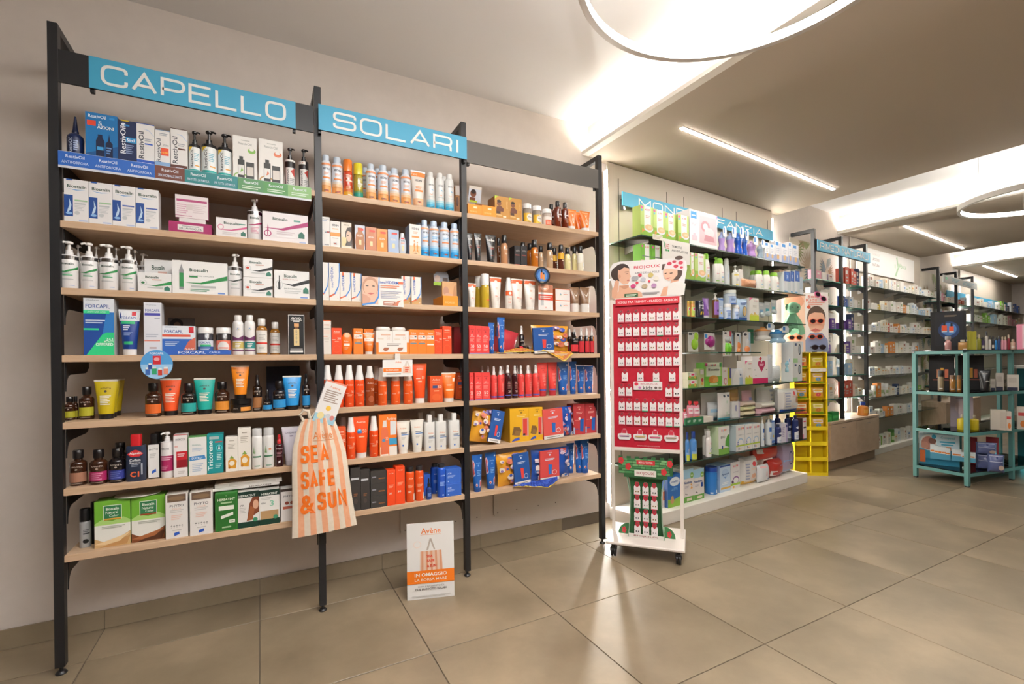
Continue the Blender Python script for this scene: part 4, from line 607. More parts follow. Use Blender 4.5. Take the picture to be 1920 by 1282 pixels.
S('so_duo', 'box', 'sunscreen_box', 'box', 'white sunscreen box edged in orange', '#e8e2de', [R(0, .94, 1, 1, '#e2713c'), P([(.3, .4), (.42, .5), (.34, .6)], '#4a86c4'), C(.38, .46, .03, .05, '#c8cc4a'), Ln(.55, .5, .85, .54, 1, '#e2713c'), Ln(.55, .62, .8, .68, 1, '#cfc8c4')], sc='#d2622c', d=.06)
S('vic_tube', 'tube', 'self_tan_tube', 'tube', 'brown tube on white cap', '#8a6a50', [P([(.2, .78), (.4, .5), (.5, .44), (.62, .5), (.8, .78), (.62, .6), (.5, .52), (.36, .6)], '#e3dcd4'), C(.5, .72, .2, .1, '#93745a'), Ln(.25, .14, .75, .26, 3, '#b39a84')], cap='#e9e5df', ch=.34, crimp='#8a6a50', cw=.38)
for nm, t, wd in (('bee30', '30', 'thirty'), ('bee50', '50', 'fifty')):
    S(nm, 'box', 'sunscreen_box', 'box', f'coral red sunscreen box numbered {wd}', '#e8433f', [T('APIVITA', .5, .86, .6, .035, '#8c2a2a'), C(.5, .79, .09, .035, '#b33434'), T('BEE', .45, .66, .3, .035, '#f6cfc9'), T('SUN SAFE', .5, .61, .66, .035, '#f6cfc9'), Ln(.15, .42, .8, .54, 4, '#f0938c'), T(t, .5, .27, .56, .12, '#f8ddd8'), Ln(.2, .1, .8, .18, 2, '#f0938c'), R(0, 0, 1, .035, '#7a6ab0')], d=.045)
S('after_tube', 'tube', 'after_sun_tube', 'tube', 'blue tube with coral flower pattern', '#1f5fb0', [P([(0, .35), (.2, .42), (.12, .6), (.24, .74), (.1, .9), (0, .86)], '#c9b4c8'), P([(.02, .4), (.14, .46), (.08, .66), (.16, .78), (.04, .84)], '#c24a48'), C(.28, .1, .12, .05, '#e6d2cc'), C(.28, .09, .07, .03, '#cf4a3e'), P([(.6, .02), (.96, .1), (.9, .28), (.66, .24)], '#c9b4c8'), P([(.68, .05), (.9, .12), (.86, .22), (.7, .19)], '#cf5a52'), T('APIVITA', .56, .78, .44, .035, '#9cc0e8'), C(.56, .7, .07, .028, '#7fa8dc'), Ln(.36, .4, .8, .56, 4, '#7fb0e6'), C(.84, .93, .07, .028, '#dfe8f4')], crimp='#1f5fb0', cap='#184c94', ch=.1)
S('mist_black', 'spray', 'hair_spray_bottle', 'bottle', 'black spray bottle with white sprayer', '#1d1516', [R(0, .06, 1, .36, '#c42a34'), T('APIVITA', .5, .66, .6, .06, '#b9aea4'), Ln(.3, .42, .7, .52, 2, '#8c827a')], cap='#e8e4e0', hb=.68)
S('ap_flip_r', 'bottle', 'shampoo_bottle', 'bottle', 'squat black bottle with red label', '#1a1516', [R(0, .1, 1, .58, '#cf3038'), T('APIVITA', .5, .8, .5, .07, '#b9aea4')], cap='#151214', hb=.7, cr=.5)
S('ap_spr_r', 'spray', 'hair_spray_bottle', 'bottle', 'black and red bottle with white sprayer', '#21171a', [R(0, .05, 1, .7, '#c42a34'), T('APIVITA', .5, .84, .5, .06, '#b9aea4'), R(.45, .72, .56, .96, '#d88a3a')], cap='#dedad6', hb=.68)
S('bee_mist', 'spray', 'sunscreen_spray', 'bottle', 'coral red spray bottle with white sprayer', '#e2443f', [T('APIVITA', .6, .84, .44, .04, '#8c2a2a'), C(.6, .77, .06, .03, '#b33434'), Ln(.45, .3, .85, .66, 8, '#ee8780'), R(-.05, .06, 1.05, .12, '#5a55a8')], cap='#e9e4e1', hb=.72, m=plastic)
S('bee_dark', 'spray', 'tanning_oil_spray', 'bottle', 'dark brown tanning oil spray', '#3a1014', [T('BEE', .5, .66, .3, .05, '#c9a49c'), Ln(.3, .4, .8, .6, 5, '#9a6a64'), T('20', .55, .28, .36, .09, '#d9b8b0'), R(-.05, .1, 1.05, .14, '#5560b8')], cap='#e9e4e1', hb=.74)
S('bee_tube', 'tube', 'sunscreen_tube', 'tube', 'coral red sunscreen tube', '#e2463f', [T('APIVITA', .52, .82, .44, .03, '#8c2a2a'), C(.52, .76, .07, .022, '#b33434'), Ln(.36, .36, .8, .64, 7, '#ee8780'), T('50', .6, .24, .26, .06, '#f2a8a0'), R(0, .02, 1, .08, '#5a55a8')], crimp='#e2463f', cap='#b9323a', ch=.14)
S('yel_gift', 'box', 'gift_box', 'box', 'yellow gift set box with cut-out window', '#e3ab22', [T('APIVITA', .6, .93, .3, .03, '#7a5a20'), C(.6, .87, .06, .03, '#9a7428'), Ln(.35, .74, .85, .8, 2, '#f0d48a'), R(.66, .16, .98, .7, '#c99a94'), R(.68, .18, .9, .68, '#d8463c'), P([(.1, .22), (.5, .2), (.6, .34), (.5, .44), (.2, .46)], '#7c5a32'), P([(.2, .2), (.5, .18), (.58, .3), (.3, .36)], '#8f6a3c'), R(.68, .18, .8, .24, '#2a2624'), P([(.06, .02), (.5, .06), (.48, .14), (.2, .1)], '#3a52a8')], sc='#b98a1e', d=.12)
S('red_gift', 'box', 'gift_box', 'box', 'brick red gift box with blue tube picture', '#b83a3e', [T('APIVITA', .5, .9, .3, .03, '#e8b4ac'), C(.5, .83, .06, .025, '#e8b4ac'), Ln(.25, .68, .8, .74, 2, '#e6a8a0'), P([(.55, .1), (.85, .08), (.9, .52), (.58, .5)], '#1f5fb0'), R(.1, .17, .42, .2, '#4a4a98'), C(.52, .52, .1, .045, '#ecdad4'), R(0, .02, .12, .24, '#a8b4d0'), R(.12, .46, .5, .48, '#d88a80')], sc='#9a2c32', d=.07)
# baby unit
def gb(nm, dsc, c, dec=(), kind='box', name='baby_box', cat='box', **kw): S(nm, kind, name, cat, dsc, c, dec, **kw)
HIPP = lambda u, v, w_, h_: [T('H', u-w_*.36, v, w_*.22, h_, '#d8336a', 0, .03), T('i', u-w_*.1, v, w_*.08, h_, '#3f86c4', 0, .03), T('P', u+w_*.12, v, w_*.2, h_, '#e88a2e', 0, .03), T('P', u+w_*.36, v, w_*.2, h_, '#d8336a', 0, .03)]
gb('hipp_porr', 'green and white baby porridge box', '#b7cf78', [R(0, 0, 1, .36, '#8cb83e'), R(.3, .2, .82, 1, '#e9e8e4')]+HIPP(.56, .88, .4, .07)+[C(.1, .93, .09, .05, '#d85a9a'), C(.1, .84, .07, .035, '#5aa8c8'), Ln(.4, .62, .75, .7, 2, '#d0a49a'), C(.66, .28, .34, .13, '#e3e6ea'), C(.66, .31, .32, .1, '#e2b98c'), C(.7, .31, .14, .045, '#eccba6'), R(0, 0, 1, .05, '#7fae34'), P([(.1, .1), (.34, .2), (.1, .26)], '#d8964a')], sc='#a9c25e', name='baby_porridge_box', d=.07)
gb('hipp_milk', 'bright green baby food box', '#6fb03a', [R(.38, 0, .84, 1, '#e6e6e2')]+HIPP(.6, .9, .4, .06)+[C(.14, .92, .09, .04, '#d85a9a'), R(.1, .58, 1, .61, '#6a7a70'), R(0, .4, .3, .46, '#d898a8')], name='baby_food_box', d=.07)
gb('mam_box', 'large white breast pump box with pink window', '#ece8ea', [R(.34, .12, .98, .9, '#d9b8bf'), C(.56, .6, .16, .16, '#c98f98'), C(.7, .45, .18, .14, '#e6ccd0'), C(.56, .6, .09, .09, '#e8d4d8'), P([(.5, .2), (.9, .2), (.85, .35), (.55, .38)], '#c48a94'), R(.04, .76, .24, .95, '#2f8ad0'), T('MAM', .14, .85, .14, .04, '#eef4fa', 0, .02), Ln(.05, .56, .28, .64, 3, '#d8c0cc'), R(.08, .16, .26, .3, '#efc4d0'), R(.12, .3, .2, .36, '#efc4d0'), R(.95, .9, 1, .98, '#c9a0d0')], sc='#d6cfd4', name='breast_pump_box', d=.12)
for nm, c1, c2, dd in (('sip_lilac', '#a88ac8', '#8f9cc8', 'lilac'), ('sip_blue', '#1f58c0', '#3f7ad0', 'royal blue'), ('sip_pink', '#b48ac8', '#c49ad0', 'pink purple'), ('sip_grey', '#8fa4b4', '#a8bccc', 'grey blue')):
    gb(nm, f'{dd} baby drinking cup', c1, (), 'sip', 'sippy_cup', 'cup', cap=c2)
gb('mam_small', 'small white and blue soother pack', '#e6e6ea', [R(.1, .82, .6, .96, '#3a8ad0'), R(0, .05, 1, .4, '#9aa8d0'), C(.5, .3, .22, .12, '#d8b07a'), Ln(.2, .5, .8, .7, 3, '#c4c8d4')], name='soother_pack', d=.04)
gb('lot_white', 'white baby lotion with green cap', '#eae9e5', HIPP(.5, .62, .5, .06)+[C(.4, .28, .16, .06, '#e8c83a'), R(.1, .1, .8, .16, '#8ab85a'), Ln(.2, .42, .7, .5, 2, '#c4c8cc')], 'wave', 'lotion_bottle', 'bottle', cap='#8cc83e')
gb('lot_pump', 'white pump lotion with green top', '#e9e8e4', HIPP(.5, .5, .5, .06)+[R(.15, .12, .8, .17, '#8ab85a')], 'pump', 'lotion_bottle', 'bottle', cap='#86c43a', hb=.74)
gb('lot_green', 'white baby wash with pale green cap', '#e9e8e2', HIPP(.5, .55, .4, .05)+[R(.3, .3, .6, .36, '#9ac0dc'), R(.3, .12, .75, .16, '#8ab85a')], 'wave', 'baby_wash_bottle', 'bottle', cap='#98d048')
gb('lot_clear', 'white flacon with blue curve', '#e4e6e8', [P([(.3, .2), (.4, .5), (.7, .75), (.5, .5)], '#5a92d0')], 'wave', 'lotion_bottle', 'bottle', cap='#e9e8e6')
gb('pump_yel', 'white pump bottle with yellow stripes', '#e9e7e0', [R(0, .78, 1, .86, '#e8d05a'), R(.2, .06, .8, .14, '#e8d05a'), Ln(.25, .4, .75, .6, 3, '#b9bcc4')], 'pump', 'pump_bottle', 'bottle', hb=.66)
gb('white_box', 'plain white baby care carton', '#e3dcd4', [Ln(.3, .4, .7, .5, 2, '#c9bfb4')], name='baby_care_box', d=.05)
gb('peach_box', 'peach carton with dark curl', '#dcb594', [C(.5, .7, .2, .1, '#4a3a34')], d=.05)
gb('blue_ger', 'white and blue feeding bottle box', '#e4e8ec', [R(0, .55, 1, 1, '#2c5cb4'), R(.3, .6, .7, .95, '#3f7ad0'), T('3', .5, .76, .24, .14, '#dce8f6', 0, .02), R(.5, 0, 1, .55, '#cfd8dc'), R(0, .04, .5, .1, '#6ab0d8')], name='feeding_bottle_box', d=.06)
gb('clear_box', 'pale blue transparent bottle box', '#bccad8', [R(0, .0, .8, .3, '#d8dfe4')], d=.05)
gb('babyjar', 'small fruit puree jar', '#c88a3a', [R(0, .1, 1, .8, '#b8cc5a'), R(.2, .5, .8, .75, '#ece6e4'), R(.3, .55, .7, .7, '#d8336a')], 'jar', 'puree_jar', 'jar', cap='#b5962e', hb=.84)
gb('black_tin', 'black tin with yellow figures', '#1c1f30', [T('FARMO', .5, .86, .7, .1, '#e6e6ec', 0, .02), T('dino', .6, .66, .5, .12, '#e6e6ec', 0, .03), P([(.2, .2), (.35, .2), (.4, .45), (.25, .4)], '#d8b82e'), P([(.5, .2), (.65, .22), (.62, .42), (.5, .36)], '#d8b82e'), P([(.7, .25), (.85, .3), (.8, .5)], '#d8b82e')], 'jar', 'snack_tin', 'tin', hb=.9, cap='#23263a')
gb('purple_tube', 'purple baby cream tube', '#8458a8', [C(.5, .3, .16, .08, '#4a2f6a'), C(.75, .25, .1, .06, '#d8b04a')], 'tube', 'cream_tube', 'tube', crimp='#8458a8', cap='#e9e5e3')
gb('purple_pump', 'amber pump bottle with purple label', '#6a4222', [R(0, .2, 1, .9, '#9a6cc0'), C(.45, .42, .14, .08, '#4a2f6a'), C(.75, .38, .1, .06, '#d8b04a')], 'pump', 'pump_bottle', 'bottle', hb=.74, cap='#ece8e4')
gb('sky_box', 'pale blue cream box', '#b4c8e4', [R(0, .02, 1, .12, '#4a74c0'), R(0, .9, 1, .97, '#4a74c0'), C(.6, .3, .16, .06, '#e8c84a'), Ln(.2, .45, .8, .6, 3, '#e8eef6')], d=.05)
gb('blue_jar', 'white and blue baby cream jar', '#dbe4f0', [R(0, .0, 1, .12, '#3a68b8'), R(0, .7, 1, .76, '#4a7ac8'), R(.1, .15, .6, .68, '#b0c8ec'), C(.75, .3, .12, .14, '#e8c84a'), Ln(.2, .35, .55, .55, 3, '#4a68a8')], 'jar', 'cream_jar', 'jar', cap='#eeeeec', hb=.78)
gb('mopc_pouch', 'blue refill pouch with bread picture', '#a9c4e0', [R(.1, .02, .9, .14, '#3a68b8'), C(.6, .42, .2, .24, '#4a4a58'), C(.6, .42, .17, .21, '#e0c48a'), R(0, .1, .16, .6, '#c0864a'), Ln(.25, .7, .85, .84, 3, '#4a68a8')], 'pouch', 'refill_pouch', 'pouch', d=.04)
gb('hipp_lime', 'white and lime baby food box', '#e8e6de', [R(0, 0, 1, .26, '#c2d23a'), P([(.05, .26), (.2, .34), (.4, .27), (.6, .36), (.8, .28), (.95, .32), (.95, .24), (0, .24)], '#d8cf6a'), P([(0, 1), (.35, 1), (0, .86)], '#e06a9a')]+HIPP(.65, .88, .4, .06)+[Ln(.35, .6, .8, .68, 2, '#c4bfb4'), C(.55, .34, .07, .05, '#d8a84a')], sc='#d8d4cc', name='baby_food_box', d=.07)
gb('snackpack', 'fruit pot twin pack', '#cfd4b8', [R(0, 0, 1, .45, '#7fae4a'), R(.25, .5, .75, .95, '#ece8e6'), R(.35, .6, .68, .85, '#d8336a'), C(.2, .4, .1, .2, '#d89a4a'), C(.75, .35, .12, .2, '#e0b05a')], name='fruit_pot_pack', d=.06)
gb('apple_box', 'narrow green tea box with apples', '#b8c890', [R(.2, .7, .9, .95, '#ece8e6'), C(.6, .4, .25, .1, '#c8404a'), C(.6, .2, .25, .1, '#d8a04a')], d=.05)
gb('bisc_box', 'green and white biscuit box', '#6fc03a', [R(0, .42, 1, 1, '#a8dc7a'), R(.1, .42, .9, 1, '#e3eedc')]+HIPP(.5, .88, .34, .1)+[T('Biscotto', .52, .7, .62, .1, '#2a2c30', 0, .02), C(.5, .3, .28, .16, '#e0a04a'), C(.36, .28, .14, .12, '#d8903a'), C(.62, .26, .16, .1, '#eab060'), R(.28, .05, .72, .14, '#c8e8b0'), R(.04, .84, .16, .97, '#d85a9a'), R(.84, .8, .96, .96, '#4fae6a')], sc='#5aa030', name='biscuit_box', d=.07)
gb('hipp_small', 'white tea box with pink apple', '#e8e4e0', HIPP(.5, .8, .5, .07)+[C(.6, .25, .3, .2, '#d8708a'), C(.62, .24, .22, .15, '#eee6dc'), R(0, 0, 1, .06, '#c8d08a')], d=.05)
gb('lime_box', 'lime green and violet carton edge', '#c2cc3a', [R(.5, .4, 1, 1, '#5a5a98')], d=.05)
gb('house_box', 'white house shaped bottle carton', '#dfe2e4', [P([(.1, 0), (.7, 0), (.75, .5), (.6, .85), (.5, .98), (.35, .85), (.2, .55)], '#eff0ee'), R(.68, 0, 1, .45, '#b0cce0'), C(.78, .62, .06, .07, '#3a5a88')], sc='#b8c4d0', d=.05)
gb('heart_box', 'white gift box with magenta heart', '#e9e5e3', [R(0, 0, 1, .2, '#c01a5a'), P([(.58, .42), (.34, .68), (.34, .78), (.42, .84), (.52, .82), (.58, .76), (.64, .82), (.74, .84), (.82, .78), (.82, .68)], '#b8285a'), Ln(.44, .64, .72, .72, 2, '#e8c0cc'), P([(.4, .9), (.52, .84), (.6, .92), (.5, .98)], '#c8404a'), C(.14, .5, .03, .02, '#4a8a5a'), C(.2, .3, .03, .02, '#4a8a5a'), C(.9, .5, .03, .02, '#4a8a5a')], name='gift_box', d=.1)
gb('white_dev', 'white and pale green monitor box', '#dcdedc', [R(0, 0, .5, .2, '#a8d09a'), C(.72, .62, .14, .26, '#2a2c30'), C(.72, .62, .1, .2, '#9aa8b0'), R(.2, .8, .4, .92, '#3a4a78')], name='baby_monitor_box', d=.1)
gb('clear_bottle', 'clear round breast milk bottle pack', '#cfd4d6', [C(.5, .5, .3, .3, '#e2e6e8')], 'pouch', 'bottle_pack', 'pack', d=.08)
gb('clear_blister', 'clear plastic blister sleeve', '#c4c8cc', [R(.2, .1, .8, .9, '#d3d6d8')], 'pouch', 'blister_pack', 'pack', d=.03)
gb('teal_cup', 'aqua training cup in pack', '#9cc4d0', [R(.1, .8, .9, 1, '#dfe8ec')], 'sip', 'training_cup', 'cup', cap='#8cc0d0')
gb('fruit_pouch', 'pink and orange fruit pouch', '#d8889a', [R(.1, .55, .9, .85, '#e6dce0'), R(.15, .05, .85, .4, '#d8963a'), C(.5, .22, .2, .14, '#e8b04a'), T('hipp', .5, .7, .4, .08, '#c02a5a')], 'spout', 'fruit_pouch', 'pouch', cap='#c8303a')
gb('big_bag', 'large grey paper pack at back', '#b4afa6', [], 'pouch', 'wipes_pack', 'pack', d=.05)
gb('wipe_blue', 'white and pale blue wipes pack', '#dfe4e6', [R(.1, .4, .9, .6, '#a8d0e8'), R(0, 0, 1, .06, '#4ab0e0'), R(.5, .45, .8, .5, '#5a7ac0')], 'pouch', 'wipes_pack', 'pack', d=.05)
gb('wipe_white', 'white wipes pack with teal edge', '#e6e6e2', [R(0, 0, 1, .06, '#3ab0cc'), C(.4, .88, .08, .05, '#3a4a58'), R(.62, .84, .82, .92, '#3a4a68'), R(.5, .2, .62, .7, '#c8d8c8'), R(.5, .14, .9, .16, '#4aa05a')], 'pouch', 'wipes_pack', 'pack', d=.05)
gb('sm_box', 'small white cream carton', '#e0dedc', [C(.5, .6, .14, .2, '#9a98b8'), R(.8, 0, 1, 1, '#c4bcd0')], d=.05)
gb('org_pack', 'tan and orange cereal bag', '#c89a5a', [R(.6, .3, 1, .6, '#d8d0c4'), R(.1, .6, .8, .7, '#e0b878')], 'pouch', 'cereal_bag', 'bag', d=.05)
gb('pink_pack', 'pale pink pad pack', '#d8aab0', [R(.5, .55, .9, .7, '#8a8ac0')], 'pouch', 'pad_pack', 'pack', d=.05)
gb('diap_box', 'grey white nappy pack at back', '#cdc9c4', [Ln(.6, .1, .9, .9, 5, '#9aa0b4')], 'pouch', 'nappy_pack', 'pack', d=.1, p=.25)
gb('diap_pack', 'white nappy pack with blue base', '#e2deda', [R(0, 0, 1, .12, '#2450a8'), C(.64, .8, .07, .09, '#d8434a'), R(.5, .2, .95, .7, '#e3ccc0'), C(.8, .5, .1, .16, '#c08a6a'), C(.74, .3, .2, .07, '#dfe2e4'), Ln(.14, .2, .42, .85, 6, '#a8aec4')], 'pouch', 'nappy_pack', 'pack', d=.11, p=.22)
gb('milkb_blue', 'blue liquid milk bottle', '#4a86c8', [R(0, 0, 1, .3, '#c2cc4a'), R(0, .3, 1, .42, '#8ab0d8'), T('1', .55, .52, .3, .2, '#e6eef6', 0, .03)], 'bottle', 'milk_bottle', 'bottle', cap='#1f3f8c', m=plastic, hb=.68, cr=.6)
gb('hipp_bot', 'white liquid milk bottle', '#e8e6e2', HIPP(.6, .72, .4, .1)+[C(.55, .35, .2, .12, '#7aa4cc'), C(.55, .34, .15, .09, '#e8e6e2'), R(.2, .16, .9, .22, '#b8cc3a'), T('3', .7, .08, .16, .1, '#2a4a98', 0, .03)], 'bottle', 'milk_bottle', 'bottle', cap='#e6e4e0', m=plastic, hb=.7, cr=.62)
gb('hipp_bio', 'white and green infant milk box', '#e4e4de', HIPP(.5, .86, .5, .09)+[T('BIO', .4, .62, .38, .1, '#2c2e30'), R(0, 0, 1, .22, '#7ab04a'), P([(.6, .3), (1, .22), (1, .7), (.8, .66), (.62, .46)], '#4f9a3a'), T('1', .34, .26, .12, .12, '#1f3a88', 0, .04), C(.48, .2, .06, .03, '#e09a4a')], sc='#b9cca8', name='infant_milk_box', d=.1)
gb('hipp_comb', 'white infant milk box with grey arch', '#e6e5e2', HIPP(.6, .86, .7, .09)+[T('COMBIOTIC', .55, .62, .66, .04, '#9aa0a4'), C(.5, .34, .34, .16, '#a8c4dc'), C(.5, .33, .27, .12, '#ebebe8'), R(0, .18, 1, .24, '#b8cc3a'), C(.2, .3, .1, .06, '#3a5aa8'), C(.2, .3, .06, .035, '#e6e5e2'), T('2', .3, .1, .16, .09, '#2a3a78', 0, .04), C(.5, .08, .06, .03, '#e09a4a')], sc='#c0cdd4', name='infant_milk_box', d=.1)
gb('lot_pumpw', 'white pump baby cleanser', '#e2e6ea', [R(.2, .6, .9, .8, '#3a6cb8'), C(.4, .3, .12, .06, '#8ab4dc'), Ln(.3, .36, .7, .5, 3, '#a8b8cc')], 'pump', 'pump_bottle', 'bottle', hb=.76)
gb('navy_bot', 'navy and white bath bottle', '#1f2f68', [P([(0, 0), (1, 0), (1, .3), (.6, .44), (0, .36)], '#e2e4e8'), Ln(.2, .1, .7, .2, 2, '#8a9ac0'), C(.5, .62, .3, .06, '#dfe4ec')], 'bottle', 'bath_bottle', 'bottle', cap='#18234c', m=plastic, hb=.8, ch=.84, cr=.5)
gb('purp_box', 'pale lilac cream carton', '#d8d3e0', [R(.7, 0, 1, 1, '#b8aed0'), Ln(.15, .3, .55, .8, 6, '#a8a0c0'), C(.85, .85, .12, .08, '#2a3a88')], d=.05)
gb('belly_box', 'pink box with belly photo', '#e3d8d6', [R(0, 0, .3, .2, '#d87a94'), R(.2, .8, .9, .86, '#d84a6a'), R(.2, .5, .9, .58, '#3a3440')], sc='#3f2a28', d=.12)
for nm, t, c2, wd in (('neolatte2', '2', '#e8a23a', 'orange two'), ('neolatte1', '1', '#1f4a98', 'navy one')):
    gb(nm, f'pale organic milk box with {wd}', '#e0d8d4', [R(0, .72, 1, 1, '#9cc4dc'), R(0, 0, 1, .17, '#5f9a3a'), C(.82, .8, .17, .09, '#7aa84a'), T('bio', .82, .8, .22, .06, '#e9f0e0'), T('Neolatte', .42, .6, .78, .08, '#1f4a88', 0, .02), T(t, .78, .47, .2, .15, c2, 0, .04), P([(.3, .04), (.8, .04), (.8, .12), (.3, .12)], '#d8cfb8'), C(.2, .26, .05, .02, '#2a2a2a'), C(.3, .24, .04, .02, '#2a2a2a'), Ln(.1, .44, .5, .5, 2, '#b8b0b8')], name='infant_milk_box', d=.1)
gb('apt_tin', 'bright blue milk powder tin', '#2a78c4', [R(.62, .02, .95, .8, '#4a98d8'), P([(.7, .5), (.98, .72), (.98, .3), (.8, .1)], '#dfe8f2'), T('Apta', .72, .68, .36, .1, '#1f4a98', 0, .02), T('1', .5, .14, .1, .14, '#e3ecf6', 0, .04), R(.08, .02, .26, .1, '#cfdcec')], 'jar', 'milk_powder_tin', 'tin', cap='#1f4aa8', hb=.84, cr=1.0)
gb('apt_box', 'pale blue milk box with gold stripe', '#c0d4e8', [T('Aptamil', .5, .66, .7, .09, '#1f3f88', 0, .02), C(.5, .7, .34, .16, '#aac4e0'), T('Aptamil', .5, .66, .7, .09, '#1f3f88', 0, .02), P([(.4, .56), (.62, .56), (.5, .48)], '#6a98d0'), R(.1, .1, 1, .17, '#e3b45a'), Ln(.2, .28, .8, .36, 2, '#eef2f6'), R(0, .95, 1, 1, '#2a4a98')], sc='#9ab4d4', name='infant_milk_box', d=.12)
gb('hipp_comf', 'white comfort milk box with purple arch', '#e6e4e2', HIPP(.55, .84, .56, .08)+[T('COMFORT', .55, .62, .6, .035, '#8a7a9a'), C(.56, .32, .34, .14, '#8a5a98'), C(.56, .3, .28, .11, '#ebebe8'), C(.2, .26, .12, .06, '#5a3a68'), R(0, .12, 1, .2, '#a8cc3a'), C(.3, .06, .1, .04, '#e8a84a')], sc='#cfd0d0', name='infant_milk_box', d=.12)
gb('red_white_box', 'white carton with red foot', '#e2dfdc', [R(0, 0, 1, .2, '#c8282e'), Ln(.3, .3, .7, .8, 8, '#a8b0c0')], d=.1)
gb('diap_box2', 'white nappy pack with yellow base', '#e4e0dc', [R(0, 0, 1, .14, '#e3b23a'), C(.62, .76, .13, .09, '#d8434a'), R(.4, .2, .95, .62, '#e8d4c6'), C(.85, .55, .14, .14, '#a8744e'), C(.56, .32, .14, .09, '#dba988'), Ln(.12, .2, .32, .8, 6, '#a8aec4')], 'pouch', 'nappy_pack', 'pack', d=.12, p=.22)
gb('white_pack', 'white pad pack with red drop', '#dfe0e2', [P([(.5, .35), (.56, .5), (.53, .68), (.48, .5)], '#d8343a'), C(.72, .2, .06, .06, '#5a7ac0'), R(.1, .85, .6, .95, '#e8b0b0')], 'pouch', 'pad_pack', 'pack', d=.08, p=.3)
gb('mellin_box', 'blue milk box with teddy bear', '#2a6cb8', [P([(0, 0), (1, 0), (1, .3), (.5, .22), (0, .26)], '#8ab83e'), C(.55, .78, .4, .14, '#e6eef6'), T('mellin', .55, .78, .5, .06, '#2a5ca8', 0, .02), T('LATTE', .5, .55, .5, .08, '#8ac0e8'), C(.34, .2, .14, .09, '#c89a6a'), C(.34, .3, .1, .05, '#c89a6a')], sc='#1f4a88', name='infant_milk_box', d=.1)
gb('org_small', 'orange and white biscuit box', '#e8e0d8', [R(.2, .4, 1, .9, '#e8742a'), C(.6, .6, .2, .12, '#3a5aa8')], d=.06)
# table goods
S('pinkb', 'bottle', 'cosmetic_bottle', 'bottle', '', '#b5807c', [R(.3, .02, .7, .08, '#e6ddd8')], cap='#8f8a88', hb=.62, cr=.9, m=glassy)
S('amberb', 'flat', 'perfume_bottle', 'bottle', '', '#b0803a', [R(.55, .05, .95, .15, '#e6ddd8')], cap='#a8a08a', d=.04, hb=.75, cr=.5)
S('limebox', 'box', 'carton', 'box', '', '#b8b02e', [R(.4, .1, .5, .9, '#c8c24a')], d=.04); S('pinkbox', 'box', 'carton', 'box', '', '#dc8aa4', [R(.5, .05, .95, .95, '#e6ccd2'), R(.65, .3, .8, .6, '#c83a5a')], d=.06)
for k, c in (('lime', '#9a9a3a'), ('purple', '#3a2c58'), ('white', '#dcd6d0'), ('black', '#22242c'), ('blue', '#1f74b8'), ('navy', '#1f3f78'), ('pink', '#d89aa8'), ('red', '#8a2434'), ('beige', '#c8b09a')): S('m_'+k, 'bottle', 'mini_bottle', 'bottle', '', c, [R(.2, .15, .8, .5, '#d8d2c8')] if k in ('white', 'purple', 'black', 'beige') else (), cap='#b8a890' if k in ('pink', 'red', 'lime', 'beige') else '#2a2830', hb=.7, m=plastic)
S('blackdisp2', 'box', 'cosmetic_display', 'display', '', '#131315', [R(.12, .1, .92, .92, '#1c1a1c'), R(.3, .35, .42, .6, '#b87a5a'), R(.46, .35, .58, .64, '#d8a03a'), R(.62, .35, .76, .6, '#c86a4a'), R(.16, .28, .88, .31, '#a85a48')], d=.02)
S('tbot', 'bottle', 'cosmetic_bottle', 'bottle', '', '#8a7a60', [R(.3, .12, .7, .18, '#e6e0d8')], cap='#17171a', hb=.66, ch=.68, cr=.88, nk=.8); S('tamb', 'jar', 'cosmetic_jar', 'jar', '', '#9a6a2e', [R(.3, .1, .7, .16, '#e6e0d8')], cap='#7a5a3a', hb=.76, m=glassy)
S('blktube', 'tube', 'cosmetic_tube', 'tube', '', '#1c1c1e', [T('sohe', .5, .85, .5, .08, '#d8d4d0'), R(.6, .38, 1, .42, '#cfccc8')], crimp='#1c1c1e', cap='#161617'); S('whbox', 'box', 'carton', 'box', '', '#d3cdc4', [R(.1, .5, .8, .8, '#c3bdb4'), R(.0, .0, .9, .2, '#2c3048')], d=.05)
S('lilpanel', 'box', 'display_card', 'card', '', '#b3a8b4', [C(.5, .6, .3, .2, '#c4b4b8'), Ln(.25, .86, .75, .9, 1, '#8a7f8c')], d=.004); S('yelbot', 'bottle', 'perfume_bottle', 'bottle', '', '#c8b424', (), cap='#b8ae94', hb=.7, ch=.78, cr=.3)
S('whbig', 'box', 'carton', 'box', '', '#d8d0c4', [R(.6, .1, 1, .9, '#cfc6ba')], d=.08); S('whfruit', 'box', 'carton', 'box', '', '#d8cfc4', [C(.6, .25, .3, .15, '#d8803a'), R(.1, .6, .9, .75, '#c84a4a')], d=.06)
S('compback', 'box', 'plaster_display', 'display', '', '#b8ccd4', [R(0, 0, 1, .5, '#2f8aa8'), R(.0, .0, 1, .2, '#1f7a98'), C(.24, .72, .21, .26, '#e6e6e2'), C(.24, .7, .18, .22, '#b87f70'), C(.34, .78, .1, .1, '#6a4438'), C(.15, .62, .1, .12, '#c8907c'), R(.02, .06, .16, .46, '#d8703a'), C(.38, .92, .06, .07, '#1f8aa8'), T('Compeed', .72, .9, .34, .09, '#4aa0b0'), R(.52, .74, .9, .79, '#3a96b0'), R(.56, .66, .86, .7, '#3a96b0'), R(.62, .5, .8, .62, '#d8803a')], d=.16)
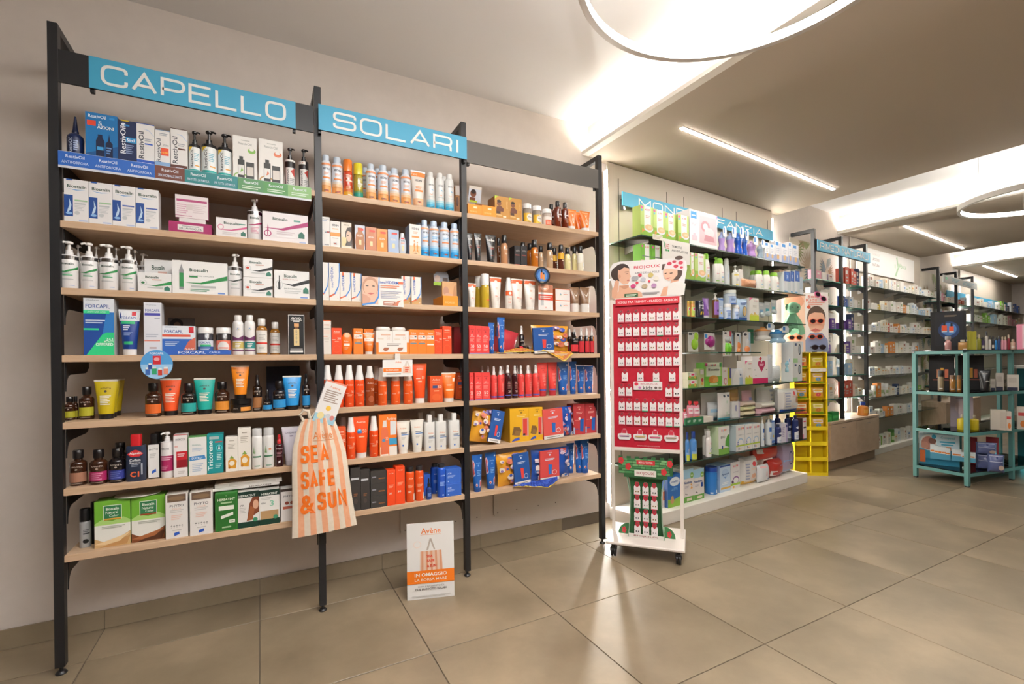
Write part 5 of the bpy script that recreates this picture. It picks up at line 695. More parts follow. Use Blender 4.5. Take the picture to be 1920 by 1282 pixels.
S('plaster', 'box', 'plaster_pack', 'pack', '', '#d8e0e2', [R(0, .0, 1, .45, '#4f98b4'), R(.1, .5, .9, .62, '#d8803a')], d=.03); S('navypk', 'pouch', 'pad_pack', 'pack', '', '#5a6490', [R(.1, .6, .9, .95, '#b8bcd0'), C(.55, .85, .06, .06, '#1f2f68'), C(.8, .3, .16, .14, '#d3bcae')], d=.1, p=.3); S('redcard', 'box', 'card_stand', 'card', '', '#b8404a', (), d=.004)
# ------------------------------------------------------------------ positions of the goods: design, x along shelf, distance from front, width, height, lift (metres)
RACK = [
 ('A1', [
  ('cone_navy', 0.0591, 0.04, 0.051, 0.162, 0),
  ('rest_big', 0.1435, 0.04, 0.097, 0.181, 0),
  ('rest_navy', 0.2215, 0.04, 0.058, 0.173, 0),
  ('rest_white_blue', 0.2793, 0.04, 0.057, 0.173, 0),
  ('rest_white_sky', 0.3342, 0.04, 0.049, 0.16, 0),
  ('rest_white_brown', 0.3894, 0.04, 0.056, 0.177, 0),
  ('rest_pump', 0.4411, 0.045, 0.043, 0.189, 0),
  ('rest_pump', 0.4929, 0.035, 0.056, 0.2, 0),
  ('rest_pump', 0.5495, 0.04, 0.054, 0.2, 0),
  ('cool_box', 0.626, 0.04, 0.091, 0.195, 0),
  ('kit_box', 0.7268, 0.04, 0.095, 0.201, 0),
  ('dark_pump_ring', 0.8049, 0.05, 0.044, 0.194, 0),
  ('dark_pump', 0.8628, 0.05, 0.043, 0.199, 0),
 ]),
 ('A2', [
  ('bios_sham', 0.0728, 0.015, 0.07, 0.159, 0),
  ('bios_sham', 0.1435, 0.015, 0.069, 0.159, 0),
  ('bios_sham2', 0.2139, 0.015, 0.07, 0.159, 0),
  ('bios_sham2', 0.2866, 0.015, 0.073, 0.158, 0),
  ('mag_tray', 0.4281, 0.02, 0.147, 0.045, 0),
  ('white_puck', 0.4338, 0.03, 0.091, 0.019, 0.0455),
  ('pink_box', 0.4325, 0.03, 0.114, 0.093, 0.065),
  ('pink_flat', 0.5738, 0.015, 0.113, 0.08, 0),
  ('pink_pump', 0.6603, 0.02, 0.057, 0.184, 0),
  ('pink_big', 0.7815, 0.015, 0.183, 0.129, 0),
 ]),
 ('A3', [
  ('bios_pump', 0.044, 0.012, 0.055, 0.179, 0),
  ('bios_pump', 0.1023, 0.012, 0.051, 0.179, 0),
  ('bios_pump', 0.1602, 0.012, 0.057, 0.179, 0),
  ('bios_pump', 0.2215, 0.012, 0.053, 0.178, 0),
  ('bios_pump_b', 0.0486, 0.11, 0.021, 0.184, 0),
  ('bios_pump_b', 0.1033, 0.11, 0.023, 0.184, 0),
  ('bios_pump_b', 0.1654, 0.11, 0.023, 0.186, 0),
  ('bios_pump_b', 0.2256, 0.11, 0.02, 0.182, 0),
  ('bios_pump_b', 0.2452, 0.14, 0.038, 0.177, 0),
  ('bios_green', 0.3078, 0.015, 0.109, 0.077, 0),
  ('bios_green', 0.3111, 0.12, 0.109, 0.15, 0),
  ('bios_big', 0.4609, 0.012, 0.191, 0.135, 0),
  ('slim_pump', 0.5837, 0.02, 0.055, 0.183, 0),
  ('bios_black', 0.6704, 0.012, 0.112, 0.084, 0),
  ('bios_black', 0.6709, 0.012, 0.112, 0.084, 0.0845),
  ('bios_vial', 0.8042, 0.012, 0.142, 0.124, 0),
 ]),
 ('A4', [
  ('forc_tall', 0.1347, 0.012, 0.09, 0.216, 0),
  ('forc_tube', 0.2229, 0.015, 0.068, 0.179, 0),
  ('forc_slim', 0.3001, 0.012, 0.057, 0.208, 0),
  ('forc_box', 0.3846, 0.02, 0.111, 0.118, 0),
  ('forc_jar', 0.473, 0.025, 0.057, 0.115, 0),
  ('forc_gummy', 0.538, 0.025, 0.058, 0.116, 0),
  ('plum_bottle_y', 0.5925, 0.012, 0.042, 0.169, 0),
  ('plum_bottle_t', 0.6369, 0.012, 0.042, 0.171, 0),
  ('amber_sham', 0.6823, 0.012, 0.045, 0.158, 0),
  ('amber_sham', 0.7361, 0.08, 0.043, 0.149, 0),
  ('gold_box', 0.8198, 0.012, 0.066, 0.178, 0),
  ('hair_card', 0.3714, 0.2, 0.098, 0.165, 0),
 ]),
 ('A5', [
  ('ap_small_y', 0.0229, 0.084, 0.036, 0.09, 0),
  ('ap_small_y', 0.0389, 0.1, 0.017, 0.091, 0),
  ('ap_bot_y', 0.0742, 0.077, 0.046, 0.127, 0),
  ('ap_tube_y', 0.139, 0.055, 0.073, 0.153, 0),
  ('ap_tube_y', 0.1393, 0.115, 0.061, 0.153, 0),
  ('ap_tube_y', 0.1359, 0.175, 0.073, 0.153, 0),
  ('ap_bot_o', 0.2908, 0.036, 0.054, 0.135, 0),
  ('ap_tube_o', 0.3468, 0.055, 0.072, 0.152, 0),
  ('ap_bot_t', 0.41, 0.036, 0.054, 0.131, 0),
  ('ap_tube_t', 0.4665, 0.038, 0.076, 0.151, 0),
  ('ap_bot_a', 0.5288, 0.041, 0.055, 0.134, 0),
  ('ap_jar', 0.5995, 0.021, 0.081, 0.058, 0),
  ('ap_tube_a', 0.598, 0.03, 0.069, 0.144, 0.0585),
  ('ap_spray_b', 0.6623, 0.042, 0.037, 0.16, 0),
  ('ap_small_b', 0.7012, 0.023, 0.037, 0.093, 0),
  ('ap_bot_b', 0.7498, 0.019, 0.054, 0.131, 0),
  ('ap_tube_b', 0.802, 0.02, 0.077, 0.153, 0),
  ('ap_spray_c', 0.86, 0.027, 0.033, 0.161, 0),
  ('navy_dark_box', 0.7719, 0.2, 0.143, 0.194, 0),
 ]),
 ('A6', [
  ('ap_bot_tan', 0.0564, 0.037, 0.053, 0.133, 0),
  ('ap_bot_mag', 0.1203, 0.02, 0.054, 0.131, 0),
  ('ap_bot_nav', 0.1776, 0.018, 0.054, 0.131, 0),
  ('ap_bot_nav', 0.1654, 0.12, 0.054, 0.139, 0),
  ('alpe', 0.2395, 0.014, 0.064, 0.182, 0),
  ('phyto_bot', 0.2945, 0.031, 0.041, 0.178, 0),
  ('phyto_bot', 0.292, 0.13, 0.041, 0.172, 0),
  ('derc_pump', 0.3396, 0.011, 0.045, 0.183, 0),
  ('derc_box', 0.3862, 0.008, 0.046, 0.172, 0),
  ('ducr_box', 0.4443, 0.008, 0.063, 0.159, 0),
  ('tric_box', 0.5055, 0.008, 0.057, 0.164, 0),
  ('tree_box', 0.5651, 0.008, 0.045, 0.147, 0),
  ('tree_box', 0.6123, 0.008, 0.048, 0.181, 0),
  ('oat_can', 0.6594, 0.008, 0.041, 0.174, 0),
  ('oat_can2', 0.704, 0.008, 0.043, 0.174, 0),
  ('red_serum', 0.7457, 0.008, 0.034, 0.14, 0),
  ('caud_tube', 0.7954, 0.008, 0.078, 0.17, 0),
 ]),
 ('A7', [
  ('silver_can', 0.0696, 0.065, 0.035, 0.149, 0),
  ('black_can', 0.0902, 0.1, 0.024, 0.164, 0),
  ('nat_blond', 0.1635, 0.033, 0.109, 0.178, 0),
  ('nat_brown', 0.2748, 0.036, 0.108, 0.178, 0),
  ('phyto_col', 0.3707, 0.014, 0.074, 0.178, 0),
  ('phyto_col', 0.4547, 0.008, 0.079, 0.177, 0),
  ('herb_green', 0.5433, 0.008, 0.081, 0.159, 0),
  ('herb_7r', 0.6245, 0.008, 0.078, 0.154, 0),
  ('herb_9n', 0.7043, 0.008, 0.079, 0.151, 0),
  ('phyto_red', 0.7898, 0.008, 0.082, 0.145, 0),
 ]),
 ('B1', [
  ('isd_can', 0.9566, 0.03, 0.044, 0.188, 0),
  ('isd_can', 1.0069, 0.03, 0.048, 0.187, 0),
  ('isd_bi_o', 1.0548, 0.03, 0.044, 0.182, 0),
  ('isd_bi_y', 1.1028, 0.03, 0.045, 0.174, 0),
  ('isd_can', 1.1629, 0.03, 0.048, 0.185, 0),
  ('isd_can', 1.2222, 0.03, 0.052, 0.19, 0),
  ('isd_can', 1.2783, 0.03, 0.051, 0.184, 0),
  ('isd_can', 1.3362, 0.03, 0.051, 0.189, 0),
  ('isd_tube', 1.4001, 0.03, 0.076, 0.194, 0),
  ('isd_blue', 1.4666, 0.035, 0.045, 0.201, 0),
  ('isd_blue', 1.5169, 0.03, 0.046, 0.202, 0),
  ('isd_blue', 1.5699, 0.03, 0.047, 0.206, 0),
  ('isd_can', 1.1521, 0.1, 0.05, 0.19, 0),
  ('isd_can', 1.2125, 0.1, 0.05, 0.196, 0),
  ('isd_can', 1.2704, 0.1, 0.05, 0.192, 0),
  ('isd_blue', 1.563, 0.1, 0.046, 0.218, 0),
  ('brown_card', 1.6363, 0.1, 0.026, 0.172, 0),
 ]),
 ('B2', [
  ('eryf_box', 0.9444, 0.015, 0.045, 0.137, 0),
  ('isd_box', 0.9904, 0.015, 0.044, 0.122, 0),
  ('isd_face', 1.0395, 0.015, 0.046, 0.122, 0),
  ('fus_tan', 1.1042, 0.03, 0.047, 0.121, 0),
  ('fus_rose', 1.157, 0.03, 0.051, 0.118, 0),
  ('fus_org', 1.2095, 0.03, 0.051, 0.115, 0),
  ('fus_sky', 1.2648, 0.03, 0.053, 0.118, 0),
  ('fus_bot', 1.3099, 0.02, 0.04, 0.106, 0),
  ('isd_fam', 1.3704, 0.012, 0.058, 0.153, 0),
  ('isd_wet', 1.4273, 0.02, 0.042, 0.19, 0),
  ('isd_wet', 1.4767, 0.015, 0.048, 0.19, 0),
  ('isd_wet', 1.5344, 0.015, 0.05, 0.191, 0),
  ('isd_wet', 1.5899, 0.015, 0.048, 0.192, 0),
  ('isd_wet', 1.4295, 0.11, 0.049, 0.199, 0),
  ('isd_wet', 1.485, 0.11, 0.049, 0.198, 0),
  ('isd_wet', 1.5403, 0.11, 0.049, 0.197, 0),
 ]),
 ('B3', [
  ('vid_box', 0.9374, 0.012, 0.044, 0.174, 0),
  ('vid_box', 0.984, 0.012, 0.046, 0.175, 0),
  ('vid_small', 1.0329, 0.012, 0.048, 0.135, 0),
  ('vid_small', 1.0828, 0.012, 0.046, 0.134, 0),
  ('vid_gold', 1.3273, 0.03, 0.049, 0.141, 0),
  ('vid_gold', 1.3741, 0.012, 0.05, 0.138, 0),
  ('inca_tray', 1.5592, 0.02, 0.083, 0.054, 0),
  ('inca_pack', 1.5651, 0.05, 0.081, 0.133, 0),
 ]),
 ('B4', [
  ('av_slimbox', 0.948, 0.012, 0.037, 0.157, 0),
  ('grey_slim', 0.9276, 0.06, 0.011, 0.156, 0),
  ('av_box30', 0.9908, 0.012, 0.044, 0.123, 0),
  ('av_oval', 1.0375, 0.012, 0.053, 0.102, 0),
  ('av_box50', 1.0886, 0.012, 0.044, 0.123, 0),
  ('av_box50', 1.1521, 0.09, 0.044, 0.127, 0),
  ('av_tubec', 1.1396, 0.012, 0.053, 0.102, 0),
  ('av_duo', 1.2522, 0.012, 0.161, 0.114, 0),
  ('av_box50', 1.3563, 0.012, 0.042, 0.123, 0),
  ('av_box50', 1.3999, 0.012, 0.044, 0.123, 0),
  ('av_box50w', 1.4442, 0.012, 0.043, 0.123, 0),
  ('av_box30', 1.4872, 0.012, 0.041, 0.127, 0),
  ('av_box30', 1.5341, 0.012, 0.048, 0.144, 0),
  ('dark_red_box', 1.6464, 0.15, 0.043, 0.152, 0),
 ]),
 ('B5', [
  ('av_mist', 0.9513, 0.02, 0.041, 0.2, 0),
  ('av_mist', 1.0015, 0.019, 0.043, 0.199, 0),
  ('av_mist', 1.0481, 0.012, 0.044, 0.198, 0),
  ('av_mist', 1.0945, 0.008, 0.044, 0.196, 0),
  ('av_oil', 1.1423, 0.008, 0.044, 0.191, 0),
  ('av_mist2', 1.202, 0.008, 0.046, 0.183, 0),
  ('av_mist2', 1.2671, 0.008, 0.046, 0.18, 0),
  ('av_mist2', 1.33, 0.008, 0.047, 0.179, 0),
  ('av_mist2', 1.1941, 0.1, 0.046, 0.19, 0),
  ('av_tube50', 1.3935, 0.018, 0.075, 0.2, 0),
  ('av_boxd', 1.4719, 0.008, 0.067, 0.136, 0),
  ('av_tubew', 1.5469, 0.008, 0.079, 0.151, 0),
  ('av_boxd', 1.6616, 0.14, 0.067, 0.147, 0),
 ]),
 ('B6', [
  ('av_boxd', 1.0058, 0.008, 0.041, 0.155, 0),
  ('av_mist', 1.0521, 0.008, 0.041, 0.195, 0),
  ('av_mist', 1.0312, 0.1, 0.043, 0.189, 0),
  ('av_kid', 1.0995, 0.008, 0.074, 0.197, 0),
  ('av_mist', 1.1589, 0.008, 0.044, 0.194, 0),
  ('av_set', 1.2234, 0.008, 0.084, 0.199, 0),
  ('av_after', 1.3021, 0.008, 0.069, 0.16, 0),
  ('av_after', 1.3739, 0.008, 0.068, 0.163, 0),
  ('av_milk', 1.4367, 0.008, 0.055, 0.183, 0),
  ('av_milk', 1.4971, 0.008, 0.057, 0.183, 0),
  ('av_milk', 1.5707, 0.008, 0.059, 0.184, 0),
  ('av_milk', 1.4268, 0.13, 0.057, 0.185, 0),
  ('av_milk', 1.4933, 0.13, 0.057, 0.189, 0),
  ('av_milk', 1.5878, 0.13, 0.057, 0.178, 0),
  ('av_after', 1.3391, 0.11, 0.061, 0.157, 0),
 ]),
 ('B7', [
  ('acm_tall', 1.0673, 0.008, 0.044, 0.203, 0),
  ('acm_tall', 1.1114, 0.008, 0.041, 0.191, 0),
  ('acm_low', 1.1742, 0.008, 0.076, 0.055, 0),
  ('acm_low', 1.1754, 0.012, 0.076, 0.061, 0.0555),
  ('acm_low', 1.1758, 0.012, 0.076, 0.06, 0.117),
  ('acs_box', 1.2358, 0.008, 0.04, 0.173, 0),
  ('acs_box', 1.28, 0.008, 0.046, 0.186, 0),
  ('acs_can', 1.3344, 0.008, 0.044, 0.176, 0),
  ('acs_can', 1.3832, 0.008, 0.043, 0.176, 0),
  ('acb_box', 1.4407, 0.08, 0.034, 0.111, 0),
  ('acb_drop', 1.4298, 0.008, 0.03, 0.106, 0),
  ('acb_can', 1.4938, 0.09, 0.047, 0.159, 0),
  ('acb_can', 1.5016, 0.008, 0.047, 0.172, 0),
  ('acb_sq', 1.5604, 0.008, 0.084, 0.063, 0),
  ('acb_sq', 1.5623, 0.012, 0.084, 0.078, 0.0635),
 ]),
 ('C1', [
  ('inca_tray2', 1.7014, 0.015, 0.083, 0.055, 0),
  ('inca_tray2', 1.7857, 0.015, 0.084, 0.059, 0),
  ('inca_man', 1.8711, 0.03, 0.088, 0.128, 0),
  ('inca_man', 1.957, 0.03, 0.082, 0.13, 0),
  ('gum_yel', 2.0401, 0.02, 0.052, 0.112, 0),
  ('gum_yel', 2.107, 0.02, 0.055, 0.11, 0),
  ('gum_red', 2.1759, 0.02, 0.056, 0.101, 0),
  ('brn_bot', 2.2444, 0.08, 0.045, 0.159, 0),
  ('brn_bot', 2.2501, 0.02, 0.047, 0.16, 0),
  ('brn_bot', 2.3018, 0.02, 0.043, 0.159, 0),
  ('org_tube', 2.3457, 0.015, 0.067, 0.123, 0),
  ('org_tube', 2.4328, 0.06, 0.072, 0.131, 0),
  ('org_tube', 2.4444, 0.012, 0.076, 0.126, 0),
 ]),
 ('C2', [
  ('soh_tube', 1.6744, 0.015, 0.034, 0.147, 0),
  ('soh_tube', 1.7222, 0.015, 0.044, 0.153, 0),
  ('soh_tube', 1.801, 0.015, 0.064, 0.154, 0),
  ('soh_brn', 1.8777, 0.08, 0.021, 0.159, 0),
  ('soh_tan', 1.8851, 0.015, 0.04, 0.162, 0),
  ('soh_box', 1.9569, 0.012, 0.038, 0.107, 0),
  ('soh_box', 1.9988, 0.012, 0.04, 0.11, 0),
  ('soh_tan', 2.047, 0.09, 0.037, 0.156, 0),
  ('soh_org', 2.0807, 0.012, 0.045, 0.157, 0),
  ('soh_org', 2.0925, 0.08, 0.045, 0.153, 0),
  ('soh_tan2', 2.1437, 0.05, 0.032, 0.136, 0),
  ('soh_tan2', 2.1836, 0.012, 0.039, 0.151, 0),
  ('soh_duo', 2.253, 0.07, 0.038, 0.141, 0),
  ('soh_duo', 2.2626, 0.012, 0.037, 0.147, 0),
  ('soh_pale', 2.309, 0.012, 0.037, 0.133, 0),
  ('soh_pale', 2.393, 0.06, 0.032, 0.16, 0),
  ('soh_clear', 2.4038, 0.012, 0.039, 0.154, 0),
 ]),
 ('C3', [
  ('so_tube', 1.684, 0.012, 0.046, 0.129, 0),
  ('so_oil', 1.7647, 0.012, 0.046, 0.186, 0),
  ('so_oil', 1.7577, 0.08, 0.047, 0.185, 0),
  ('so_tube', 1.8275, 0.012, 0.07, 0.174, 0),
  ('so_spray', 1.91, 0.015, 0.043, 0.177, 0),
  ('so_tube', 1.9637, 0.012, 0.076, 0.174, 0),
  ('so_tube', 2.0476, 0.012, 0.079, 0.174, 0),
  ('so_tube', 1.9693, 0.09, 0.073, 0.169, 0),
  ('so_duo', 2.2591, 0.012, 0.102, 0.065, 0),
  ('so_duo', 2.2596, 0.012, 0.102, 0.067, 0.0655),
  ('vic_tube', 2.3587, 0.012, 0.068, 0.151, 0),
  ('vic_tube', 2.4356, 0.012, 0.071, 0.155, 0),
  ('vic_tube', 2.4495, 0.08, 0.07, 0.157, 0),
 ]),
 ('C4', [
  ('bee30', 1.6765, 0.012, 0.036, 0.151, 0),
  ('bee50', 1.7137, 0.012, 0.037, 0.15, 0),
  ('bee50', 1.7543, 0.012, 0.043, 0.149, 0),
  ('after_tube', 1.7969, 0.012, 0.037, 0.171, 0),
  ('after_tube', 1.8557, 0.012, 0.047, 0.202, 0),
  ('mist_black', 2.0074, 0.05, 0.034, 0.161, 0),
  ('ap_flip_r', 2.3564, 0.015, 0.054, 0.131, 0),
  ('ap_spr_r', 2.4053, 0.015, 0.036, 0.156, 0),
  ('ap_spr_r', 2.4472, 0.015, 0.033, 0.157, 0),
  ('ap_spr_r', 2.484, 0.015, 0.029, 0.158, 0),
  ('ap_spr_r', 2.4027, 0.08, 0.033, 0.156, 0),
  ('ap_spr_r', 2.3662, 0.08, 0.034, 0.152, 0),
 ]),
 ('C5', [
  ('bee50', 1.6677, 0.008, 0.022, 0.148, 0),
  ('bee50', 1.7073, 0.008, 0.043, 0.148, 0),
  ('bee50', 1.753, 0.008, 0.046, 0.147, 0),
  ('bee_mist', 1.8078, 0.008, 0.035, 0.18, 0),
  ('bee_mist', 1.8494, 0.008, 0.037, 0.18, 0),
  ('bee_dark', 1.895, 0.008, 0.038, 0.186, 0),
  ('bee_dark', 1.9384, 0.008, 0.033, 0.182, 0),
  ('bee_mist', 1.9838, 0.018, 0.035, 0.182, 0),
  ('bee_mist', 2.03, 0.014, 0.041, 0.183, 0),
  ('bee_mist', 2.0865, 0.022, 0.043, 0.184, 0),
  ('bee_tube', 2.1433, 0.042, 0.071, 0.197, 0),
  ('bee_tube', 2.2181, 0.05, 0.067, 0.198, 0),
  ('after_tube', 2.3098, 0.07, 0.084, 0.199, 0),
  ('after_tube', 2.3862, 0.081, 0.054, 0.2, 0),
  ('after_tube', 2.4701, 0.113, 0.059, 0.174, 0),
  ('after_tube', 2.5433, 0.12, 0.072, 0.172, 0),
  ('bee_mist', 1.8165, 0.1, 0.037, 0.181, 0),
  ('bee_mist', 1.7795, 0.1, 0.037, 0.182, 0),
  ('bee_mist', 1.9092, 0.1, 0.037, 0.181, 0),
  ('bee_mist', 2.0034, 0.1, 0.036, 0.18, 0),
  ('bee_mist', 2.0875, 0.1, 0.035, 0.181, 0),
 ]),
 ('C6', [
  ('yel_gift', 1.9561, 0.008, 0.122, 0.188, 0),
  ('yel_gift', 2.0634, 0.008, 0.091, 0.188, 0),
  ('red_gift', 2.3968, 0.049, 0.087, 0.185, 0),
  ('red_gift', 2.4933, 0.06, 0.086, 0.183, 0),
 ]),
 ('C7', [
  ('after_tube', 1.7019, 0.008, 0.061, 0.197, 0),
  ('after_tube', 1.7915, 0.025, 0.068, 0.198, 0),
  ('after_tube', 2.3754, 0.1, 0.057, 0.184, 0),
  ('after_tube', 2.4291, 0.08, 0.065, 0.203, 0),
  ('after_tube', 2.4542, 0.055, 0.065, 0.207, 0),
 ]),
]
BABY = [
 ('D1', [
  ('hipp_porr', -0.1197, 0.02, 0.123, 0.204, 0),
  ('hipp_porr', 0.0054, 0.02, 0.122, 0.199, 0),
  ('hipp_porr', 0.1221, 0.02, 0.108, 0.194, 0),
  ('hipp_porr', 0.265, 0.02, 0.121, 0.203, 0),
  ('mam_box', 0.502, 0.02, 0.332, 0.263, 0),
  ('sip_lilac', 0.779, 0.03, 0.052, 0.202, 0),
  ('sip_lilac', 0.8879, 0.02, 0.064, 0.213, 0),
  ('sip_blue', 0.9975, 0.02, 0.064, 0.229, 0),
  ('sip_blue', 1.1046, 0.04, 0.049, 0.23, 0),
  ('sip_pink', 1.1921, 0.02, 0.073, 0.178, 0),
  ('sip_grey', 1.3062, 0.02, 0.053, 0.166, 0),
  ('mam_small', 1.3903, 0.03, 0.075, 0.155, 0),
  ('mam_small', 1.4713, 0.03, 0.073, 0.15, 0),
  ('mam_small', 1.5984, 0.05, 0.093, 0.194, 0),
  ('mam_small', 1.6728, 0.03, 0.107, 0.179, 0),
  ('mam_small', 1.7688, 0.03, 0.064, 0.203, 0),
  ('mam_small', 1.8617, 0.03, 0.106, 0.192, 0),
 ]),
 ('D2', [
  ('hipp_milk', -0.1307, 0.02, 0.097, 0.202, 0),
  ('hipp_milk', -0.0275, 0.02, 0.097, 0.206, 0),
  ('hipp_porr', 0.3589, 0.02, 0.052, 0.202, 0),
  ('hipp_porr', 0.4546, 0.02, 0.128, 0.204, 0),
  ('lot_white', 0.5576, 0.02, 0.069, 0.222, 0),
  ('lot_pump', 0.6836, 0.02, 0.051, 0.208, 0),
  ('lot_green', 0.7376, 0.02, 0.09, 0.207, 0),
  ('lot_clear', 0.8803, 0.06, 0.063, 0.228, 0),
  ('pump_yel', 0.9406, 0.02, 0.051, 0.168, 0),
  ('white_box', 1.0145, 0.04, 0.056, 0.147, 0),
  ('white_box', 1.2885, 0.17, 0.091, 0.226, 0),
  ('white_box', 1.3922, 0.17, 0.106, 0.229, 0),
  ('lot_green', 1.3229, 0.08, 0.099, 0.176, 0),
  ('lot_green', 1.2924, 0.02, 0.106, 0.167, 0),
  ('lot_green', 1.4041, 0.02, 0.092, 0.174, 0),
  ('lot_green', 1.5407, 0.02, 0.113, 0.172, 0),
  ('peach_box', 1.6943, 0.07, 0.071, 0.212, 0),
  ('blue_ger', 1.6927, 0.02, 0.108, 0.186, 0),
  ('blue_ger', 1.791, 0.025, 0.064, 0.201, 0),
  ('blue_ger', 1.867, 0.02, 0.079, 0.21, 0),
  ('clear_box', 1.9397, 0.02, 0.061, 0.162, 0),
 ]),
 ('D3', [
  ('babyjar', 0.3257, 0.02, 0.02, 0.116, 0),
  ('babyjar', 0.3809, 0.02, 0.033, 0.12, 0),
  ('black_tin', 0.4832, 0.02, 0.059, 0.127, 0),
  ('purple_tube', 0.5478, 0.02, 0.074, 0.152, 0),
  ('purple_pump', 0.6735, 0.02, 0.05, 0.197, 0),
  ('sky_box', 0.7526, 0.05, 0.062, 0.167, 0),
  ('blue_jar', 0.8338, 0.02, 0.055, 0.126, 0),
  ('blue_jar', 0.9361, 0.02, 0.051, 0.12, 0),
  ('blue_jar', 0.9011, 0.02, 0.098, 0.117, 0.1205),
  ('mopc_pouch', 1.0129, 0.02, 0.163, 0.176, 0),
  ('hipp_lime', 1.1635, 0.02, 0.136, 0.189, 0),
 ]),
 ('D5', [
  ('snackpack', 0.3527, 0.02, 0.106, 0.052, 0.0585),
  ('snackpack', 0.354, 0.02, 0.106, 0.058, 0),
  ('apple_box', 0.4603, 0.02, 0.057, 0.135, 0),
  ('bisc_box', 0.6019, 0.02, 0.22, 0.182, 0),
  ('hipp_small', 0.7483, 0.02, 0.069, 0.14, 0),
  ('lime_box', 0.809, 0.02, 0.047, 0.136, 0),
  ('house_box', 0.9468, 0.04, 0.164, 0.127, 0),
  ('hipp_lime', 1.077, 0.02, 0.106, 0.188, 0),
  ('heart_box', 1.2466, 0.02, 0.229, 0.226, 0),
  ('white_dev', 1.8519, 0.02, 0.167, 0.166, 0),
  ('white_dev', 1.8584, 0.02, 0.161, 0.189, 0.1665),
  ('clear_bottle', 1.5821, 0.05, 0.196, 0.141, 0),
  ('clear_blister', 1.4919, 0.06, 0.078, 0.241, 0),
  ('teal_cup', 1.7785, 0.05, 0.04, 0.13, 0.081),
 ]),
 ('D6', [
  ('fruit_pouch', 0.2809, 0.02, 0.037, 0.113, 0),
  ('fruit_pouch', 0.3411, 0.02, 0.067, 0.168, 0),
  ('fruit_pouch', 0.4123, 0.02, 0.088, 0.161, 0),
  ('big_bag', 0.762, 0.14, 0.229, 0.201, 0),
  ('wipe_blue', 0.7431, 0.09, 0.169, 0.132, 0),
  ('wipe_white', 0.7831, 0.03, 0.164, 0.207, 0),
  ('sm_box', 0.9416, 0.05, 0.106, 0.126, 0),
  ('org_pack', 1.1086, 0.15, 0.144, 0.211, 0),
  ('pink_pack', 1.2155, 0.1, 0.148, 0.204, 0),
  ('diap_box', 1.5632, 0.12, 0.247, 0.212, 0),
  ('diap_box', 1.7497, 0.12, 0.111, 0.199, 0),
  ('diap_pack', 1.722, 0.0, 0.293, 0.198, 0),
 ]),
 ('D7', [
  ('milkb_blue', 0.3037, 0.02, 0.03, 0.208, 0),
  ('milkb_blue', 0.3857, 0.02, 0.05, 0.204, 0),
  ('hipp_bot', 0.6027, 0.05, 0.064, 0.2, 0),
  ('hipp_bot', 0.5624, 0.02, 0.045, 0.194, 0),
  ('hipp_bio', 0.7282, 0.02, 0.14, 0.213, 0),
  ('hipp_comb', 0.9491, 0.02, 0.121, 0.204, 0),
  ('hipp_comb', 1.0639, 0.02, 0.099, 0.202, 0),
  ('hipp_comb', 1.1733, 0.02, 0.11, 0.2, 0),
  ('lot_pumpw', 1.2941, 0.02, 0.031, 0.243, 0),
  ('lot_pumpw', 1.4061, 0.02, 0.052, 0.241, 0),
  ('sky_box', 1.4922, 0.05, 0.049, 0.2, 0),
  ('navy_bot', 1.5613, 0.02, 0.052, 0.16, 0),
  ('purp_box', 1.6194, 0.02, 0.099, 0.163, 0),
  ('navy_bot', 1.8436, 0.08, 0.055, 0.218, 0),
  ('navy_bot', 1.7092, 0.1, 0.055, 0.231, 0),
  ('navy_bot', 1.8552, 0.02, 0.054, 0.216, 0),
  ('belly_box', 1.9691, 0.02, 0.069, 0.184, 0),
 ]),
 ('D8', [
  ('neolatte2', 0.3492, 0.06, 0.115, 0.241, 0),
  ('neolatte1', 0.4702, 0.06, 0.122, 0.228, 0),
  ('apt_tin', 0.6874, 0.06, 0.094, 0.207, 0),
  ('apt_box', 0.8162, 0.07, 0.141, 0.206, 0),
  ('hipp_comf', 0.97, 0.08, 0.128, 0.212, 0),
  ('red_white_box', 1.2499, 0.19, 0.062, 0.202, 0),
  ('diap_box2', 1.212, 0.07, 0.234, 0.217, 0),
  ('white_pack', 1.3457, 0.03, 0.166, 0.145, 0),
  ('mellin_box', 0.173, 0.05, 0.139, 0.229, 0),
  ('org_small', 0.1067, 0.08, 0.059, 0.125, 0),
 ]),
]
